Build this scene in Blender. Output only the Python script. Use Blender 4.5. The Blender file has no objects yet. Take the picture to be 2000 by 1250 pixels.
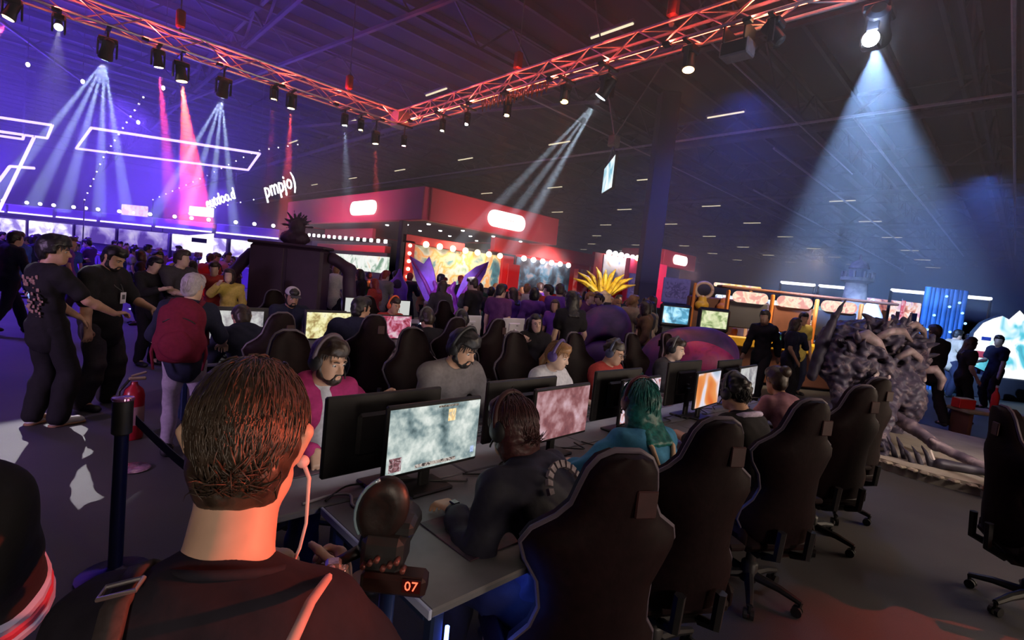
import bpy, bmesh, math, random
import numpy as np
from mathutils import Vector, Matrix, Euler

SC = bpy.context.scene
COL = SC.collection
RND = random.Random(7)

# ------------------------------------------------------------------ camera
cam_d = bpy.data.cameras.new('camera')
cam_d.lens = 17.53
cam_d.sensor_width = 36.0
cam_d.clip_start = 0.05
cam_d.clip_end = 300
cam = bpy.data.objects.new('camera', cam_d)
COL.objects.link(cam)
cam.matrix_world = Matrix(((0.71862, -0.02404, -0.69499, 0.0),
                           (-0.68754, 0.12536, -0.71525, 0.0),
                           (0.10432, 0.99182, 0.07356, 1.78),
                           (0, 0, 0, 1)))
SC.camera = cam

# ------------------------------------------------------------------ world, big lights, exposure
world = bpy.data.worlds.new('hall_ambience')
SC.world = world
world.use_nodes = True
world.node_tree.nodes['Background'].inputs[0].default_value = (0.55, 0.5, 0.75, 1)
world.node_tree.nodes['Background'].inputs[1].default_value = 0.012
SC.view_settings.view_transform = 'Standard'
SC.view_settings.look = 'None'
SC.view_settings.gamma = 1.0
SC.view_settings.use_curve_mapping = False
SC.view_settings.exposure = 0.0
cy = SC.cycles
cy.use_denoising = True
cy.denoiser = 'OPENIMAGEDENOISE'
cy.max_bounces = 4
cy.diffuse_bounces = 2
cy.glossy_bounces = 2
cy.transmission_bounces = 2
cy.volume_bounces = 0
cy.transparent_max_bounces = 6
cy.caustics_reflective = False
cy.caustics_refractive = False
cy.sample_clamp_indirect = 4.0
cy.use_light_tree = True


def area_light(name, loc, aim, size, power, color):
    d = bpy.data.lights.new(name, 'AREA')
    d.shape = 'RECTANGLE'
    d.size, d.size_y = size
    d.spread = math.radians(115)
    d.energy = power
    d.color = color
    o = bpy.data.objects.new(name, d)
    COL.objects.link(o)
    o.location = loc
    o.rotation_euler = (Vector(aim) - Vector(loc)).to_track_quat('-Z', 'Y').to_euler()
    return o


def spot_light(name, loc, aim, power, color, cone, blend=0.3, radius=0.05, parent=None):
    d = bpy.data.lights.new(name, 'SPOT')
    d.energy = power
    d.color = color
    d.spot_size = math.radians(cone)
    d.spot_blend = blend
    d.shadow_soft_size = radius
    o = bpy.data.objects.new(name, d)
    COL.objects.link(o)
    o.location = loc
    o.rotation_euler = (Vector(aim) - Vector(loc)).to_track_quat('-Z', 'Y').to_euler()
    if parent:
        o.parent = parent
    return o


# unseen fill lights added for desks and aisle; purple stage wash far left
area_light('hall_fill', (4.5, 5.0, 5.7), (4.5, 4.5, 0), (8, 8), 48, (1.0, 0.78, 0.70))
area_light('aisle_fill', (7.6, -5.0, 2.25), (5.2, 0.8, 0.2), (3, 2), 85, (1.0, 0.78, 0.58))
spot_light('front_fill', (2.2, -5.2, 2.25), (3.2, 3.2, 0.9), 430, (1.0, 0.78, 0.64), 62, 0.8, 0.4)  # added from behind the camera to light desks and faces
spot_light('front_fill', (-1.6, -2.6, 2.25), (0.2, 0.7, 1.4), 210, (1.0, 0.80, 0.64), 34, 0.8, 0.3)  # added fill on the foreground man's back
spot_light('front_fill', (9.0, -3.6, 2.25), (4.2, 3.2, 1.0), 360, (1.0, 0.78, 0.62), 50, 0.8, 0.4)
spot_light('side_fill', (-4.5, 3.5, 2.25), (1.0, 6.0, 1.0), 620, (0.80, 0.50, 1.0), 50, 0.8, 0.4)  # added violet fill on the standing men at the left, no fixture
for x, y, z, p in ((-4, 20, 8.3, 9000), (3, 31, 8.5, 12000), (-5, 40, 8.3, 12000), (7, 46, 8.5, 9000), (-14, 28, 8.3, 9000), (14, 60, 8.5, 12000)):
    spot_light('stage_wash', (x, y, z), (x + 0.5, y, 0), p * 1.0, (0.15, 0.055, 1.0), 130, 0.8, 0.8)
for x, y, p in ((-5, 17, 5000), (-2, 28, 9000), (-12, 36, 9000), (4, 40, 9000), (-14, 20, 6000), (3.5, 19, 3500)):
    spot_light('stage_haze_fill', (x, y, 2.8), (x, y, 9), p * 1.0, (0.12, 0.05, 1.0), 150, 0.8, 0.5)  # added and unseen, fills the haze with purple from below
spot_light('blue_haze_fill', (30, 2, 8.6), (30, 3, 0), 2600, (0.08, 0.2, 1.0), 140, 0.8, 0.6)  # added without a fixture, tints the haze on the right navy
spot_light('blue_haze_fill', (16, 7, 8.4), (16, 7, 0), 1300, (0.08, 0.13, 1.0), 140, 0.8, 0.6)
spot_light('crowd_fill', (9.3, 8.6, 2.3), (12.2, 13.2, 1.4), 240, (1.0, 0.72, 0.80), 85, 0.8, 0.3)  # added unseen fill on the crowd before the booth

# ------------------------------------------------------------------ helpers
def link(o, parent=None):
    COL.objects.link(o)
    if parent is not None:
        o.parent = parent
    return o


def tag(o, label=None, cat=None, group=None, kind=None):
    if label:
        o['label'] = label
    if cat:
        o['category'] = cat
    if group:
        o['group'] = group
    if kind:
        o['kind'] = kind
    return o


def thing(name, label, cat, loc=(0, 0, 0), rz=0.0, group=None):
    o = bpy.data.objects.new(name, None)
    o.empty_display_size = 0.1
    COL.objects.link(o)
    o.location = loc
    o.rotation_euler = (0, 0, rz)
    return tag(o, label, cat, group)


def copy_tree(o, parent=None):
    c = o.copy()
    COL.objects.link(c)
    c.parent = parent
    for ch in list(o.children):
        copy_tree(ch, c)
    return c


_M = {}


def mat(name, col=(0.5, 0.5, 0.5), rough=0.6, metal=0.0, emit=None, strength=1.0, vary=0.15, scale=8.0, bump=0.0, spec=0.5):
    """plain procedural material: noise varies the colour and the relief"""
    if name in _M:
        return _M[name]
    m = bpy.data.materials.new(name)
    m.use_nodes = True
    nt = m.node_tree
    b = nt.nodes['Principled BSDF']
    b.inputs['Base Color'].default_value = (*col, 1)
    b.inputs['Roughness'].default_value = rough
    b.inputs['Metallic'].default_value = metal
    b.inputs['Specular IOR Level'].default_value = spec
    if emit:
        b.inputs['Emission Color'].default_value = (*emit, 1)
        b.inputs['Emission Strength'].default_value = strength
    if vary or bump:
        tc = nt.nodes.new('ShaderNodeTexCoord')
        no = nt.nodes.new('ShaderNodeTexNoise')
        no.inputs['Scale'].default_value = scale
        no.inputs['Detail'].default_value = 3
        nt.links.new(tc.outputs['Object'], no.inputs['Vector'])
        if vary:
            r = nt.nodes.new('ShaderNodeValToRGB')
            r.color_ramp.elements[0].position = 0.3
            r.color_ramp.elements[1].position = 0.7
            r.color_ramp.elements[0].color = (*[max(0, c * (1 - vary)) for c in col], 1)
            r.color_ramp.elements[1].color = (*[min(1, c * (1 + vary)) for c in col], 1)
            nt.links.new(no.outputs['Fac'], r.inputs['Fac'])
            nt.links.new(r.outputs['Color'], b.inputs['Base Color'])
        if bump:
            bu = nt.nodes.new('ShaderNodeBump')
            bu.inputs['Strength'].default_value = bump
            bu.inputs['Distance'].default_value = 0.01
            nt.links.new(no.outputs['Fac'], bu.inputs['Height'])
            nt.links.new(bu.outputs['Normal'], b.inputs['Normal'])
    _M[name] = m
    return m


def glow(name, col, strength):
    """something that gives off light: a lamp lens, a tube, a lit sign"""
    if name in _M:
        return _M[name]
    m = bpy.data.materials.new(name)
    m.use_nodes = True
    nt = m.node_tree
    nt.nodes.remove(nt.nodes['Principled BSDF'])
    e = nt.nodes.new('ShaderNodeEmission')
    e.inputs[0].default_value = (*col, 1)
    e.inputs[1].default_value = strength
    nt.links.new(e.outputs[0], nt.nodes['Material Output'].inputs['Surface'])
    _M[name] = m
    return m


def print_mat(name, stops, scale=4.0, detail=4.0, strength=0.0, warp=1.5, kind='noise', rough=0.5):
    """a printed or lit picture: a warped noise through a colour ramp; strength > 0 = a lit screen"""
    if name in _M:
        return _M[name]
    m = bpy.data.materials.new(name)
    m.use_nodes = True
    nt = m.node_tree
    b = nt.nodes['Principled BSDF']
    tc = nt.nodes.new('ShaderNodeTexCoord')
    mp = nt.nodes.new('ShaderNodeMapping')
    nt.links.new(tc.outputs['Object'], mp.inputs['Vector'])
    h = sum(ord(c) for c in name)
    mp.inputs['Location'].default_value = (h % 17, h % 11, h % 7)
    if kind == 'game':
        n1 = nt.nodes.new('ShaderNodeTexNoise')
        n1.inputs['Scale'].default_value = scale
        n1.inputs['Detail'].default_value = 2
        n1.inputs['Distortion'].default_value = .4
        no = nt.nodes.new('ShaderNodeTexNoise')
        no.inputs['Scale'].default_value = scale * 5
        no.inputs['Detail'].default_value = detail
        nt.links.new(mp.outputs['Vector'], n1.inputs['Vector'])
        mxx = nt.nodes.new('ShaderNodeMix')
        mxx.inputs[0].default_value = .27
        nt.links.new(n1.outputs['Fac'], mxx.inputs[2])
        nt.links.new(no.outputs['Fac'], mxx.inputs[3])
        out = mxx.outputs[0]
    elif kind == 'voronoi':
        no = nt.nodes.new('ShaderNodeTexVoronoi')
        no.inputs['Scale'].default_value = scale
        out = no.outputs['Distance']
    else:
        no = nt.nodes.new('ShaderNodeTexNoise')
        no.inputs['Scale'].default_value = scale
        no.inputs['Detail'].default_value = detail
        no.inputs['Distortion'].default_value = warp
        out = no.outputs['Fac']
    nt.links.new(mp.outputs['Vector'], no.inputs['Vector'])
    r = nt.nodes.new('ShaderNodeValToRGB')
    el = r.color_ramp.elements
    while len(el) < len(stops):
        el.new(0.5)
    for i, (p, c) in enumerate(stops):
        el[i].position = p
        el[i].color = (*c, 1)
    nt.links.new(out, r.inputs['Fac'])
    if strength:
        b.inputs['Base Color'].default_value = (0.01, 0.01, 0.01, 1)
        nt.links.new(r.outputs['Color'], b.inputs['Emission Color'])
        b.inputs['Emission Strength'].default_value = strength
        b.inputs['Roughness'].default_value = 0.3
    else:
        nt.links.new(r.outputs['Color'], b.inputs['Base Color'])
        b.inputs['Roughness'].default_value = rough
    _M[name] = m
    return m


class MB:
    """collects simple solids and links them as ONE mesh object"""

    def __init__(s):
        s.v, s.f, s.m = [], [], []

    def add(s, vs, fs, mi=0):
        o = len(s.v)
        s.v.extend([tuple(p) for p in vs])
        s.f.extend([tuple(i + o for i in f) for f in fs])
        s.m.extend([mi] * len(fs))
        return s

    def box(s, c, d, mi=0, rz=0.0, mtx=None):
        x, y, z = d[0] / 2, d[1] / 2, d[2] / 2
        vs = [Vector((a * x, b * y, e * z)) for e in (-1, 1) for b in (-1, 1) for a in (-1, 1)]
        R = mtx if mtx else Matrix.Rotation(rz, 3, 'Z')
        vs = [R @ p + Vector(c) for p in vs]
        return s.add(vs, [(0, 2, 3, 1), (4, 5, 7, 6), (0, 1, 5, 4), (2, 6, 7, 3), (0, 4, 6, 2), (1, 3, 7, 5)], mi)

    def rbox(s, c, d, r=0.02, mi=0, rz=0.0, mtx=None):
        """box with chamfered edges"""
        x, y, z = d[0] / 2, d[1] / 2, d[2] / 2
        r = min(r, x * .9, y * .9, z * .9)
        vs, idx = [], {}
        for a in (-1, 1):
            for b in (-1, 1):
                for e in (-1, 1):
                    for k in range(3):
                        p = [a * (x - r), b * (y - r), e * (z - r)]
                        p[k] += (a, b, e)[k] * r
                        idx[(a, b, e, k)] = len(vs)
                        vs.append(Vector(p))
        fs = []
        for k in range(3):
            i, j = (k + 1) % 3, (k + 2) % 3
            for sg in (-1, 1):
                q = []
                for (u, w) in ((-1, -1), (1, -1), (1, 1), (-1, 1)):
                    t = [0, 0, 0]
                    t[k], t[i], t[j] = sg, u, w
                    q.append(idx[(*t, k)])
                fs.append(tuple(q) if sg > 0 else tuple(q[::-1]))
        for k in range(3):
            i, j = (k + 1) % 3, (k + 2) % 3
            for u in (-1, 1):
                for w in (-1, 1):
                    q = []
                    for (sg, wh) in ((-1, i), (1, i), (1, j), (-1, j)):
                        t = [0, 0, 0]
                        t[k], t[i], t[j] = sg, u, w
                        q.append(idx[(*t, wh)])
                    fs.append(tuple(q) if u * w < 0 else tuple(q[::-1]))
        for a in (-1, 1):
            for b in (-1, 1):
                for e in (-1, 1):
                    q = (idx[(a, b, e, 0)], idx[(a, b, e, 1)], idx[(a, b, e, 2)])
                    fs.append(q if a * b * e > 0 else q[::-1])
        R = mtx if mtx else Matrix.Rotation(rz, 3, 'Z')
        return s.add([R @ p + Vector(c) for p in vs], fs, mi)

    def tube(s, pts, rad, n=8, mi=0, cap=True):
        pts = [Vector(p) for p in pts]
        rad = [rad] * len(pts) if not hasattr(rad, '__len__') else list(rad)
        vs, fs = [], []
        nrm = None
        for i, p in enumerate(pts):
            t = (pts[min(i + 1, len(pts) - 1)] - pts[max(i - 1, 0)])
            t = t.normalized() if t.length > 1e-9 else Vector((0, 0, 1))
            if nrm is None:
                nrm = t.orthogonal().normalized()
            else:
                nrm = (nrm - t * nrm.dot(t))
                nrm = nrm.normalized() if nrm.length > 1e-6 else t.orthogonal().normalized()
            b = t.cross(nrm)
            for k in range(n):
                a = 2 * math.pi * k / n
                vs.append(p + (nrm * math.cos(a) + b * math.sin(a)) * rad[i])
        for i in range(len(pts) - 1):
            for k in range(n):
                k2 = (k + 1) % n
                fs.append((i * n + k, i * n + k2, (i + 1) * n + k2, (i + 1) * n + k))
        if cap:
            fs.append(tuple(range(n))[::-1])
            fs.append(tuple(range((len(pts) - 1) * n, len(pts) * n)))
        return s.add(vs, fs, mi)

    def lathe(s, prof, c=(0, 0, 0), n=16, mi=0, mtx=None):
        """prof = [(radius, z)...] bottom to top"""
        vs, fs = [], []
        R = mtx if mtx else Matrix.Identity(3)
        for r, z in prof:
            for k in range(n):
                a = 2 * math.pi * k / n
                vs.append(R @ Vector((max(r, 1e-4) * math.cos(a), max(r, 1e-4) * math.sin(a), z)) + Vector(c))
        for i in range(len(prof) - 1):
            for k in range(n):
                k2 = (k + 1) % n
                fs.append((i * n + k, i * n + k2, (i + 1) * n + k2, (i + 1) * n + k))
        fs.append(tuple(range(n))[::-1])
        fs.append(tuple(range((len(prof) - 1) * n, len(prof) * n)))
        return s.add(vs, fs, mi)

    def ball(s, c, r, n=10, m=6, mi=0, mtx=None):
        r = (r, r, r) if not hasattr(r, '__len__') else r
        prof = [(math.sin(math.pi * i / m), -math.cos(math.pi * i / m)) for i in range(m + 1)]
        R = (mtx if mtx else Matrix.Identity(3)) @ Matrix.Diagonal(r)
        return s.lathe(prof, c, n, mi, R)

    def prism(s, poly, a, b, axis='z', mi=0):
        """polygon (u,v) pushed from a to b along an axis"""
        n = len(poly)
        mk = {'z': lambda u, v, w: (u, v, w), 'y': lambda u, v, w: (u, w, v), 'x': lambda u, v, w: (w, u, v)}[axis]
        vs = [mk(u, v, a) for u, v in poly] + [mk(u, v, b) for u, v in poly]
        fs = [tuple(range(n))[::-1], tuple(range(n, 2 * n))] + [(i, (i + 1) % n, n + (i + 1) % n, n + i) for i in range(n)]
        return s.add(vs, fs, mi)

    def mesh(s, name, mats, smooth=False):
        me = bpy.data.meshes.new(name)
        me.from_pydata(s.v, [], s.f)
        for m in (mats if isinstance(mats, (list, tuple)) else [mats]):
            me.materials.append(m)
        if any(s.m):
            me.polygons.foreach_set('material_index', s.m)
        if smooth:
            me.polygons.foreach_set('use_smooth', [True] * len(s.f))
            if smooth != 'all':
                me.set_sharp_from_angle(angle=math.radians(40))
        bm = bmesh.new()
        bm.from_mesh(me)
        bmesh.ops.recalc_face_normals(bm, faces=bm.faces)
        bm.to_mesh(me)
        bm.free()
        return me

    def build(s, name, mats, parent=None, smooth=False, loc=None):
        o = bpy.data.objects.new(name, s.mesh(name, mats, smooth))
        link(o, parent)
        if loc:
            o.location = loc
        return o


def text_obj(name, txt, size, m, parent=None, loc=(0, 0, 0), rot=(0, 0, 0), depth=0.01, shear=0.0):
    cu = bpy.data.curves.new(name, 'FONT')
    cu.body = txt
    cu.size = size
    cu.extrude = depth
    cu.align_x = 'CENTER'
    cu.align_y = 'CENTER'
    cu.resolution_u = 2
    cu.materials.append(m)
    o = bpy.data.objects.new('lettering', cu)
    COL.objects.link(o)
    me = bpy.data.meshes.new_from_object(o.evaluated_get(bpy.context.evaluated_depsgraph_get()))
    bpy.data.objects.remove(o)
    if shear:
        for v in me.vertices:
            v.co.x += v.co.y * shear
    if not len(me.materials):
        me.materials.append(m)
    o = bpy.data.objects.new(name, me)
    link(o, parent)
    o.location = loc
    o.rotation_euler = rot
    return o


def structure(name, mb, m, smooth=False):
    o = mb.build(name, m, None, smooth)
    o['kind'] = 'structure'
    return o


# ------------------------------------------------------------------ the hall
def carpet_mat():
    m = bpy.data.materials.new('carpet')
    m.use_nodes = True
    nt = m.node_tree
    b = nt.nodes['Principled BSDF']
    tc = nt.nodes.new('ShaderNodeTexCoord')
    n1 = nt.nodes.new('ShaderNodeTexNoise')
    n1.inputs['Scale'].default_value = 0.7
    n1.inputs['Detail'].default_value = 5
    n2 = nt.nodes.new('ShaderNodeTexNoise')
    n2.inputs['Scale'].default_value = 160
    mx = nt.nodes.new('ShaderNodeMath')
    mx.operation = 'MULTIPLY_ADD'
    mx.inputs[1].default_value = 0.35
    r = nt.nodes.new('ShaderNodeValToRGB')
    r.color_ramp.elements[0].position = 0.45
    r.color_ramp.elements[1].position = 0.95
    r.color_ramp.elements[0].color = (0.050, 0.048, 0.052, 1)
    r.color_ramp.elements[1].color = (0.105, 0.10, 0.10, 1)
    nt.links.new(tc.outputs['Object'], n1.inputs['Vector'])
    nt.links.new(tc.outputs['Object'], n2.inputs['Vector'])
    nt.links.new(n2.outputs['Fac'], mx.inputs[0])
    nt.links.new(n1.outputs['Fac'], mx.inputs[2])
    nt.links.new(mx.outputs[0], r.inputs['Fac'])
    nt.links.new(r.outputs['Color'], b.inputs['Base Color'])
    b.inputs['Roughness'].default_value = 0.62
    bu = nt.nodes.new('ShaderNodeBump')
    bu.inputs['Strength'].default_value = 0.25
    bu.inputs['Distance'].default_value = 0.004
    nt.links.new(n2.outputs['Fac'], bu.inputs['Height'])
    nt.links.new(bu.outputs['Normal'], b.inputs['Normal'])
    return m


X0, X1, Y0, Y1, ZC = -24.0, 92.0, -20.0, 74.0, 10.6
structure('floor', MB().box(((X0 + X1) / 2, (Y0 + Y1) / 2, -0.1), (X1 - X0, Y1 - Y0, 0.2)), carpet_mat())
roof_m = mat('roof_sheet', (0.030, 0.030, 0.038), 0.8, vary=0.3, scale=0.5)
steel_m = mat('roof_steel', (0.11, 0.10, 0.11), 0.6, 0.3, vary=0.2, scale=2)
duct_m = mat('duct_steel', (0.16, 0.15, 0.17), 0.5, 0.4, vary=0.2, scale=2)
wall_m = mat('hall_wall', (0.05, 0.05, 0.065), 0.85, vary=0.2, scale=0.4)
structure('ceiling', MB().box(((X0 + X1) / 2, (Y0 + Y1) / 2, ZC + 0.1), (X1 - X0, Y1 - Y0, 0.2)), roof_m)
structure('wall_far', MB().box(((X0 + X1) / 2, Y1 + .1, ZC / 2), (X1 - X0, .2, ZC)), wall_m)
structure('wall_right', MB().box((X1 + .1, (Y0 + Y1) / 2, ZC / 2), (.2, Y1 - Y0, ZC)), wall_m)
structure('wall_left', MB().box((X0 - .1, (Y0 + Y1) / 2, ZC / 2), (.2, Y1 - Y0, ZC)), wall_m)
structure('wall_near', MB().box(((X0 + X1) / 2, Y0 - .1, ZC / 2), (X1 - X0, .2, ZC)), wall_m)


def lattice_girder(mb, a, b, depth=1.1, w=0.14, n=10):
    a, b = Vector(a), Vector(b)
    up = Vector((0, 0, depth))
    mb.tube([a, b], w / 2, 4)
    mb.tube([a + up, b + up], w / 2, 4)
    for i in range(n):
        p, q = a.lerp(b, i / n), a.lerp(b, (i + 1) / n)
        mid = (p + q) / 2 + up
        mb.tube([p, mid], w * .3, 4)
        mb.tube([mid, q], w * .3, 4)


# roof girders along the hall, purlins across, as pieces of the ceiling
ceil_o = bpy.data.objects['ceiling']


def ceiling_part(name, mb, m):
    o = mb.build(name, m)
    o.parent = ceil_o
    return o


for i, x in enumerate((-20, -12, -4, 5.5, 14.6, 23, 31, 39.5, 48, 56, 64.5, 73, 82)):
    mb = MB()
    lattice_girder(mb, (x, Y0, 9.45), (x, Y1, 9.45), 1.0, 0.16, 36)
    ceiling_part('roof_girder', mb, steel_m)
for j, y in enumerate((-14, -6, 2, 7.0, 13.4, 21, 29, 36.5, 44, 52, 60)):
    mb = MB()
    lattice_girder(mb, (X0, y, 9.2), (X1, y, 9.2), 1.2, 0.14, 44)
    ceiling_part('roof_girder', mb, steel_m)
mb = MB()
y = Y0 + 1
while y < Y1:
    mb.box(((X0 + X1) / 2, y, 10.46), (X1 - X0, .12, .24))
    y += 1.55
pl = ceiling_part('roof_purlins', mb, steel_m)
pl['kind'] = 'stuff'
for k, (x, z, r) in enumerate(((12.9, 8.85, .32), (21.5, 8.85, .32), (33.5, 8.85, .36), (46, 8.85, .36))):
    mb = MB().tube([(x, Y0, z), (x, Y1, z)], r * .35, 12)
    ceiling_part('sprinkler_pipe', mb, duct_m)
for (a, b) in (((4.5, 30, 8.4), (8.5, 5, 8.9)), ((9, 26, 8.2), (15, 12, 8.8)), ((-3, 20, 8.6), (5, 38, 8.6))):
    ceiling_part('cable_tray', MB().tube([a, b], .07, 4), duct_m)

# ------------------------------------------------------------------ haze of the show (thin smoke filling the hall under the roof)
def haze_mat():
    m = bpy.data.materials.new('haze')
    m.use_nodes = True
    nt = m.node_tree
    nt.nodes.remove(nt.nodes['Principled BSDF'])
    v = nt.nodes.new('ShaderNodeVolumeScatter')
    v.inputs['Color'].default_value = (1, 1, 1, 1)
    v.inputs['Density'].default_value = 0.013
    v.inputs['Anisotropy'].default_value = 0.0
    nt.links.new(v.outputs[0], nt.nodes['Material Output'].inputs['Volume'])
    return m


hz = MB().box(((X0 + X1) / 2, (Y0 + Y1) / 2, 6.4), (X1 - X0 - .1, Y1 - Y0 - .1, 8.2)).build('haze', haze_mat())
tag(hz, 'thin stage smoke hanging under the roof of the whole hall', 'haze', kind='stuff')

# ------------------------------------------------------------------ lighting truss with its fixtures
truss_m = mat('truss_alloy', (0.62, 0.60, 0.60), 0.35, 0.75, vary=0.1, scale=10)
black_m = mat('black_plastic', (0.018, 0.018, 0.02), 0.45, vary=0.2, scale=20)
grey_box = mat('speaker_grey', (.20, .17, .19), .6)
cable_m = mat('steel_cable', (0.25, 0.25, 0.27), 0.4, 0.6)


def truss_run(a, b, label, s=0.34, bay=0.5):
    a, b = Vector(a), Vector(b)
    L = (b - a).length
    d = (b - a) / L
    side = Vector((-d.y, d.x, 0))
    t = thing('lighting_truss', label, 'truss', a)
    cor = [side * (s / 2) * u + Vector((0, 0, s / 2 * w)) for u, w in ((-1, -1), (1, -1), (1, 1), (-1, 1))]
    for c in cor:
        MB().tube([c, c + d * L], .026, 6).build('chord', truss_m, t, True)
    n = int(L / bay)
    first = [None] * 4
    for f in range(4):
        c0, c1 = cor[f], cor[(f + 1) % 4]
        for i in range(n):
            p, q = (c0, c1) if (i + f) % 2 == 0 else (c1, c0)
            if first[f] is None or True:
                key = (f, i % 2)
            pa = p
            qb = q + d * (L / n)
            if i < 2:
                me = MB().tube([pa, qb], .013, 5).mesh('brace', truss_m, True)
                _BR[(label, f, i)] = me
            o = link(bpy.data.objects.new('brace', _BR[(label, f, i % 2)]), t)
            o.location = d * (L / n) * i
    return t


_BR = {}
TRUSS_FILL = glow('truss_fill_red', (1.0, .10, .045), 30)
ORDINAL = ['first', 'second', 'third', 'fourth', 'fifth', 'sixth', 'seventh', 'eighth', 'ninth', 'tenth', 'eleventh', 'twelfth', 'thirteenth', 'fourteenth', 'fifteenth', 'sixteenth', 'seventeenth', 'eighteenth', 'nineteenth', 'twentieth']
TZ = 6.0
T1 = truss_run((-3.2, 12.9, TZ), (7.2, 12.9, TZ), 'long aluminium lighting truss lit red running along the left to the corner')
T2 = truss_run((7.35, 12.7, TZ), (7.35, -4.5, TZ), 'long aluminium lighting truss lit red running overhead from the corner to the right')
for t_, L_, dv_ in ((T1, 10.3, Vector((1, 0, 0))), (T2, 17.1, Vector((0, -1, 0)))):
    MB().tube([dv_ * .05 - Vector((0, 0, .10)), dv_ * L_ - Vector((0, 0, .10))], .011, 6).build('truss_fill_tube', TRUSS_FILL, t_)  # added glowing tubes inside the truss, redden it evenly
cb = MB().box((7.35, 12.9, TZ), (.36, .42, .40)).build('truss_corner_block', truss_m)
tag(cb, 'aluminium corner block joining the two red lit truss runs', 'truss corner')
for k, (x, y, lab) in enumerate(((2.1, 12.9, 'left truss above the orange lamp'), (5.8, 12.9, 'left truss close to the corner block'), (7.35, 8.2, 'right truss midway from the corner'), (7.35, 4.6, 'right truss before the two orange lamps'))):
    hc = thing('chain_hoist', 'chain hoist with red body holding up the ' + lab, 'hoist', (x, y, TZ + .17), 0, 'chain hoists on the truss')
    MB().tube([(0, 0, .1), (0, 0, 3.2)], .014, 5).build('chain', cable_m, hc)
    MB().rbox((0, 0, .32), (.16, .16, .36), .03).build('hoist_body', mat('hoist_red', (.35, .05, .04), .5), hc)
    MB().lathe([(.03, .0), (.05, .04), (.03, .12)], n=8).build('hook', cable_m, hc)


def fixture(name, loc, aim, label, cat, col, body=.16, rays=None, power=800, cone=12, lens=None, group=None):
    """moving head or par can: clamp, yoke, tilting head, lens that glows, and its own spot lights"""
    loc = Vector(loc)
    t = thing(name, label, cat, loc, 0, group)
    d = (Vector(aim) - loc).normalized()
    q = d.to_track_quat('-Z', 'Y').to_matrix()
    zt = TZ - .17 - .026 - loc.z
    MB().tube([(0, 0, .12), (0, 0, zt - .03)], .02, 6).build('clamp', black_m, t)
    ax = abs(loc.x - 7.35) < .3
    MB().box((7.35 - loc.x if ax else 0, 0, zt - .015), (.46, .07, .03) if ax else (.07, .46, .03)).build('clamp_bar', black_m, t)
    MB().rbox((0, 0, .14), (body * 1.5, body * 1.1, .1), .02).build('base_box', black_m, t)
    for s in (-1, 1):
        MB().rbox((s * body * .72, 0, .0), (.03, body * .5, .3), .01).build('yoke_arm', black_m, t)
    hd = MB().lathe([(body * .3, body * .95), (body * .48, body * .8), (body * .5, -.2 * body), (body * .6, -body * .75), (body * .6, -body)], n=14, mtx=q)
    hd.build('head', black_m, t, True)
    MB().lathe([(body * .5, -body * 1.0), (body * .52, -body * 1.03), (.25 * body, -body * 1.08), (.0, -body * 1.1)], n=14, mtx=q).build('lens', glow('lens_' + name + str(lens or col), lens or col, 30), t)
    front = loc + d * (body * 1.2)
    rays = rays or [(0, 0)]
    for (u, w) in rays:
        dd = (q @ Vector((math.tan(math.radians(u)), math.tan(math.radians(w)), -1)))
        spot_light('beam_lamp', d * (body * 1.25), d * (body * 1.25) + dd, power, col, cone, .35 if cone < 20 else .75, .02, t)
    return t


WB = (.55, .72, 1.0)
RED = (1.0, .07, .04)
PINK = (1.0, .06, .16)
ORG = (1.0, .16, .03)
fixture('moving_head', (.95, 12.9, 5.45), (.3, 16.5, 0), 'black moving head on the left truss throwing five white blue rays', 'stage light', WB, .2,
        [(-19, 0), (-10, 0), (-1, 3), (8, -2), (17, 0)], 90000, 5)
fixture('moving_head', (2.95, 12.9, 5.4), (3.2, 16.5, 0), 'black moving head on the left truss nearer the corner throwing four white rays', 'stage light', WB, .2,
        [(-17, 0), (-6, 2), (3, -2), (13, 0)], 80000, 5)
fixture('par_can', (1.75, 12.9, 5.55), (2.6, 13.6, 0), 'small par can beside the left hoist throwing a red beam', 'stage light', PINK, .15, None, 90000, 8, (1, .75, .5))
fixture('par_can', (2.15, 12.9, 5.45), (2.95, 13.0, 0), 'larger amber lit lamp under the left hoist throwing a red beam', 'stage light', RED, .19, None, 240000, 15, (1, .6, .2))
fixture('par_can', (-.35, 12.9, 5.6), (-2.2, 13.1, 0), 'par can at the far left of the truss with a pink red beam', 'stage light', PINK, .17, None, 140000, 9, (1, .6, .3))
fixture('par_can', (4.0, 12.9, 5.6), (4.2, 13.4, 0), 'small amber par can alone on the left truss after the second ray lamp', 'stage light', RED, .11, None, 6000, 9, (1, .7, .3))
fixture('par_can', (4.4, 12.9, 5.55), (4.6, 13.2, 0), 'amber par can on the left truss throwing a faint red beam', 'stage light', RED, .15, None, 40000, 9, (1, .7, .3))
fixture('par_can', (5.75, 12.9, 5.5), (6.3, 12.6, 0), 'tiny white lamp on the left truss near the corner', 'stage light', WB, .11, None, 6000, 12, (1, 1, 1))
fixture('moving_head', (7.35, 5.75, 5.45), (6.4, 9.3, 0), 'black moving head on the right truss throwing four pale rays back to the left', 'stage light', (.62, .8, 1.0), .2,
        [(-13, 4), (-5, 0), (3, -3), (11, 0)], 42000, 4.5)
fixture('blinder', (7.4, 1.75, 5.4), (21, 4.2, 0), 'dazzling white blue beam lamp at the top right of the right truss', 'stage light', (.30, .52, 1.0), .26,
        [(-6, 0), (8, 2)], 22000, 24, (.9, .95, 1.0))
st_ = thing('glare', 'dazzling white strobe of the beam lamp, an added glowing ball at the top right', 'stage light', (7.3, 1.78, 5.12))
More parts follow.
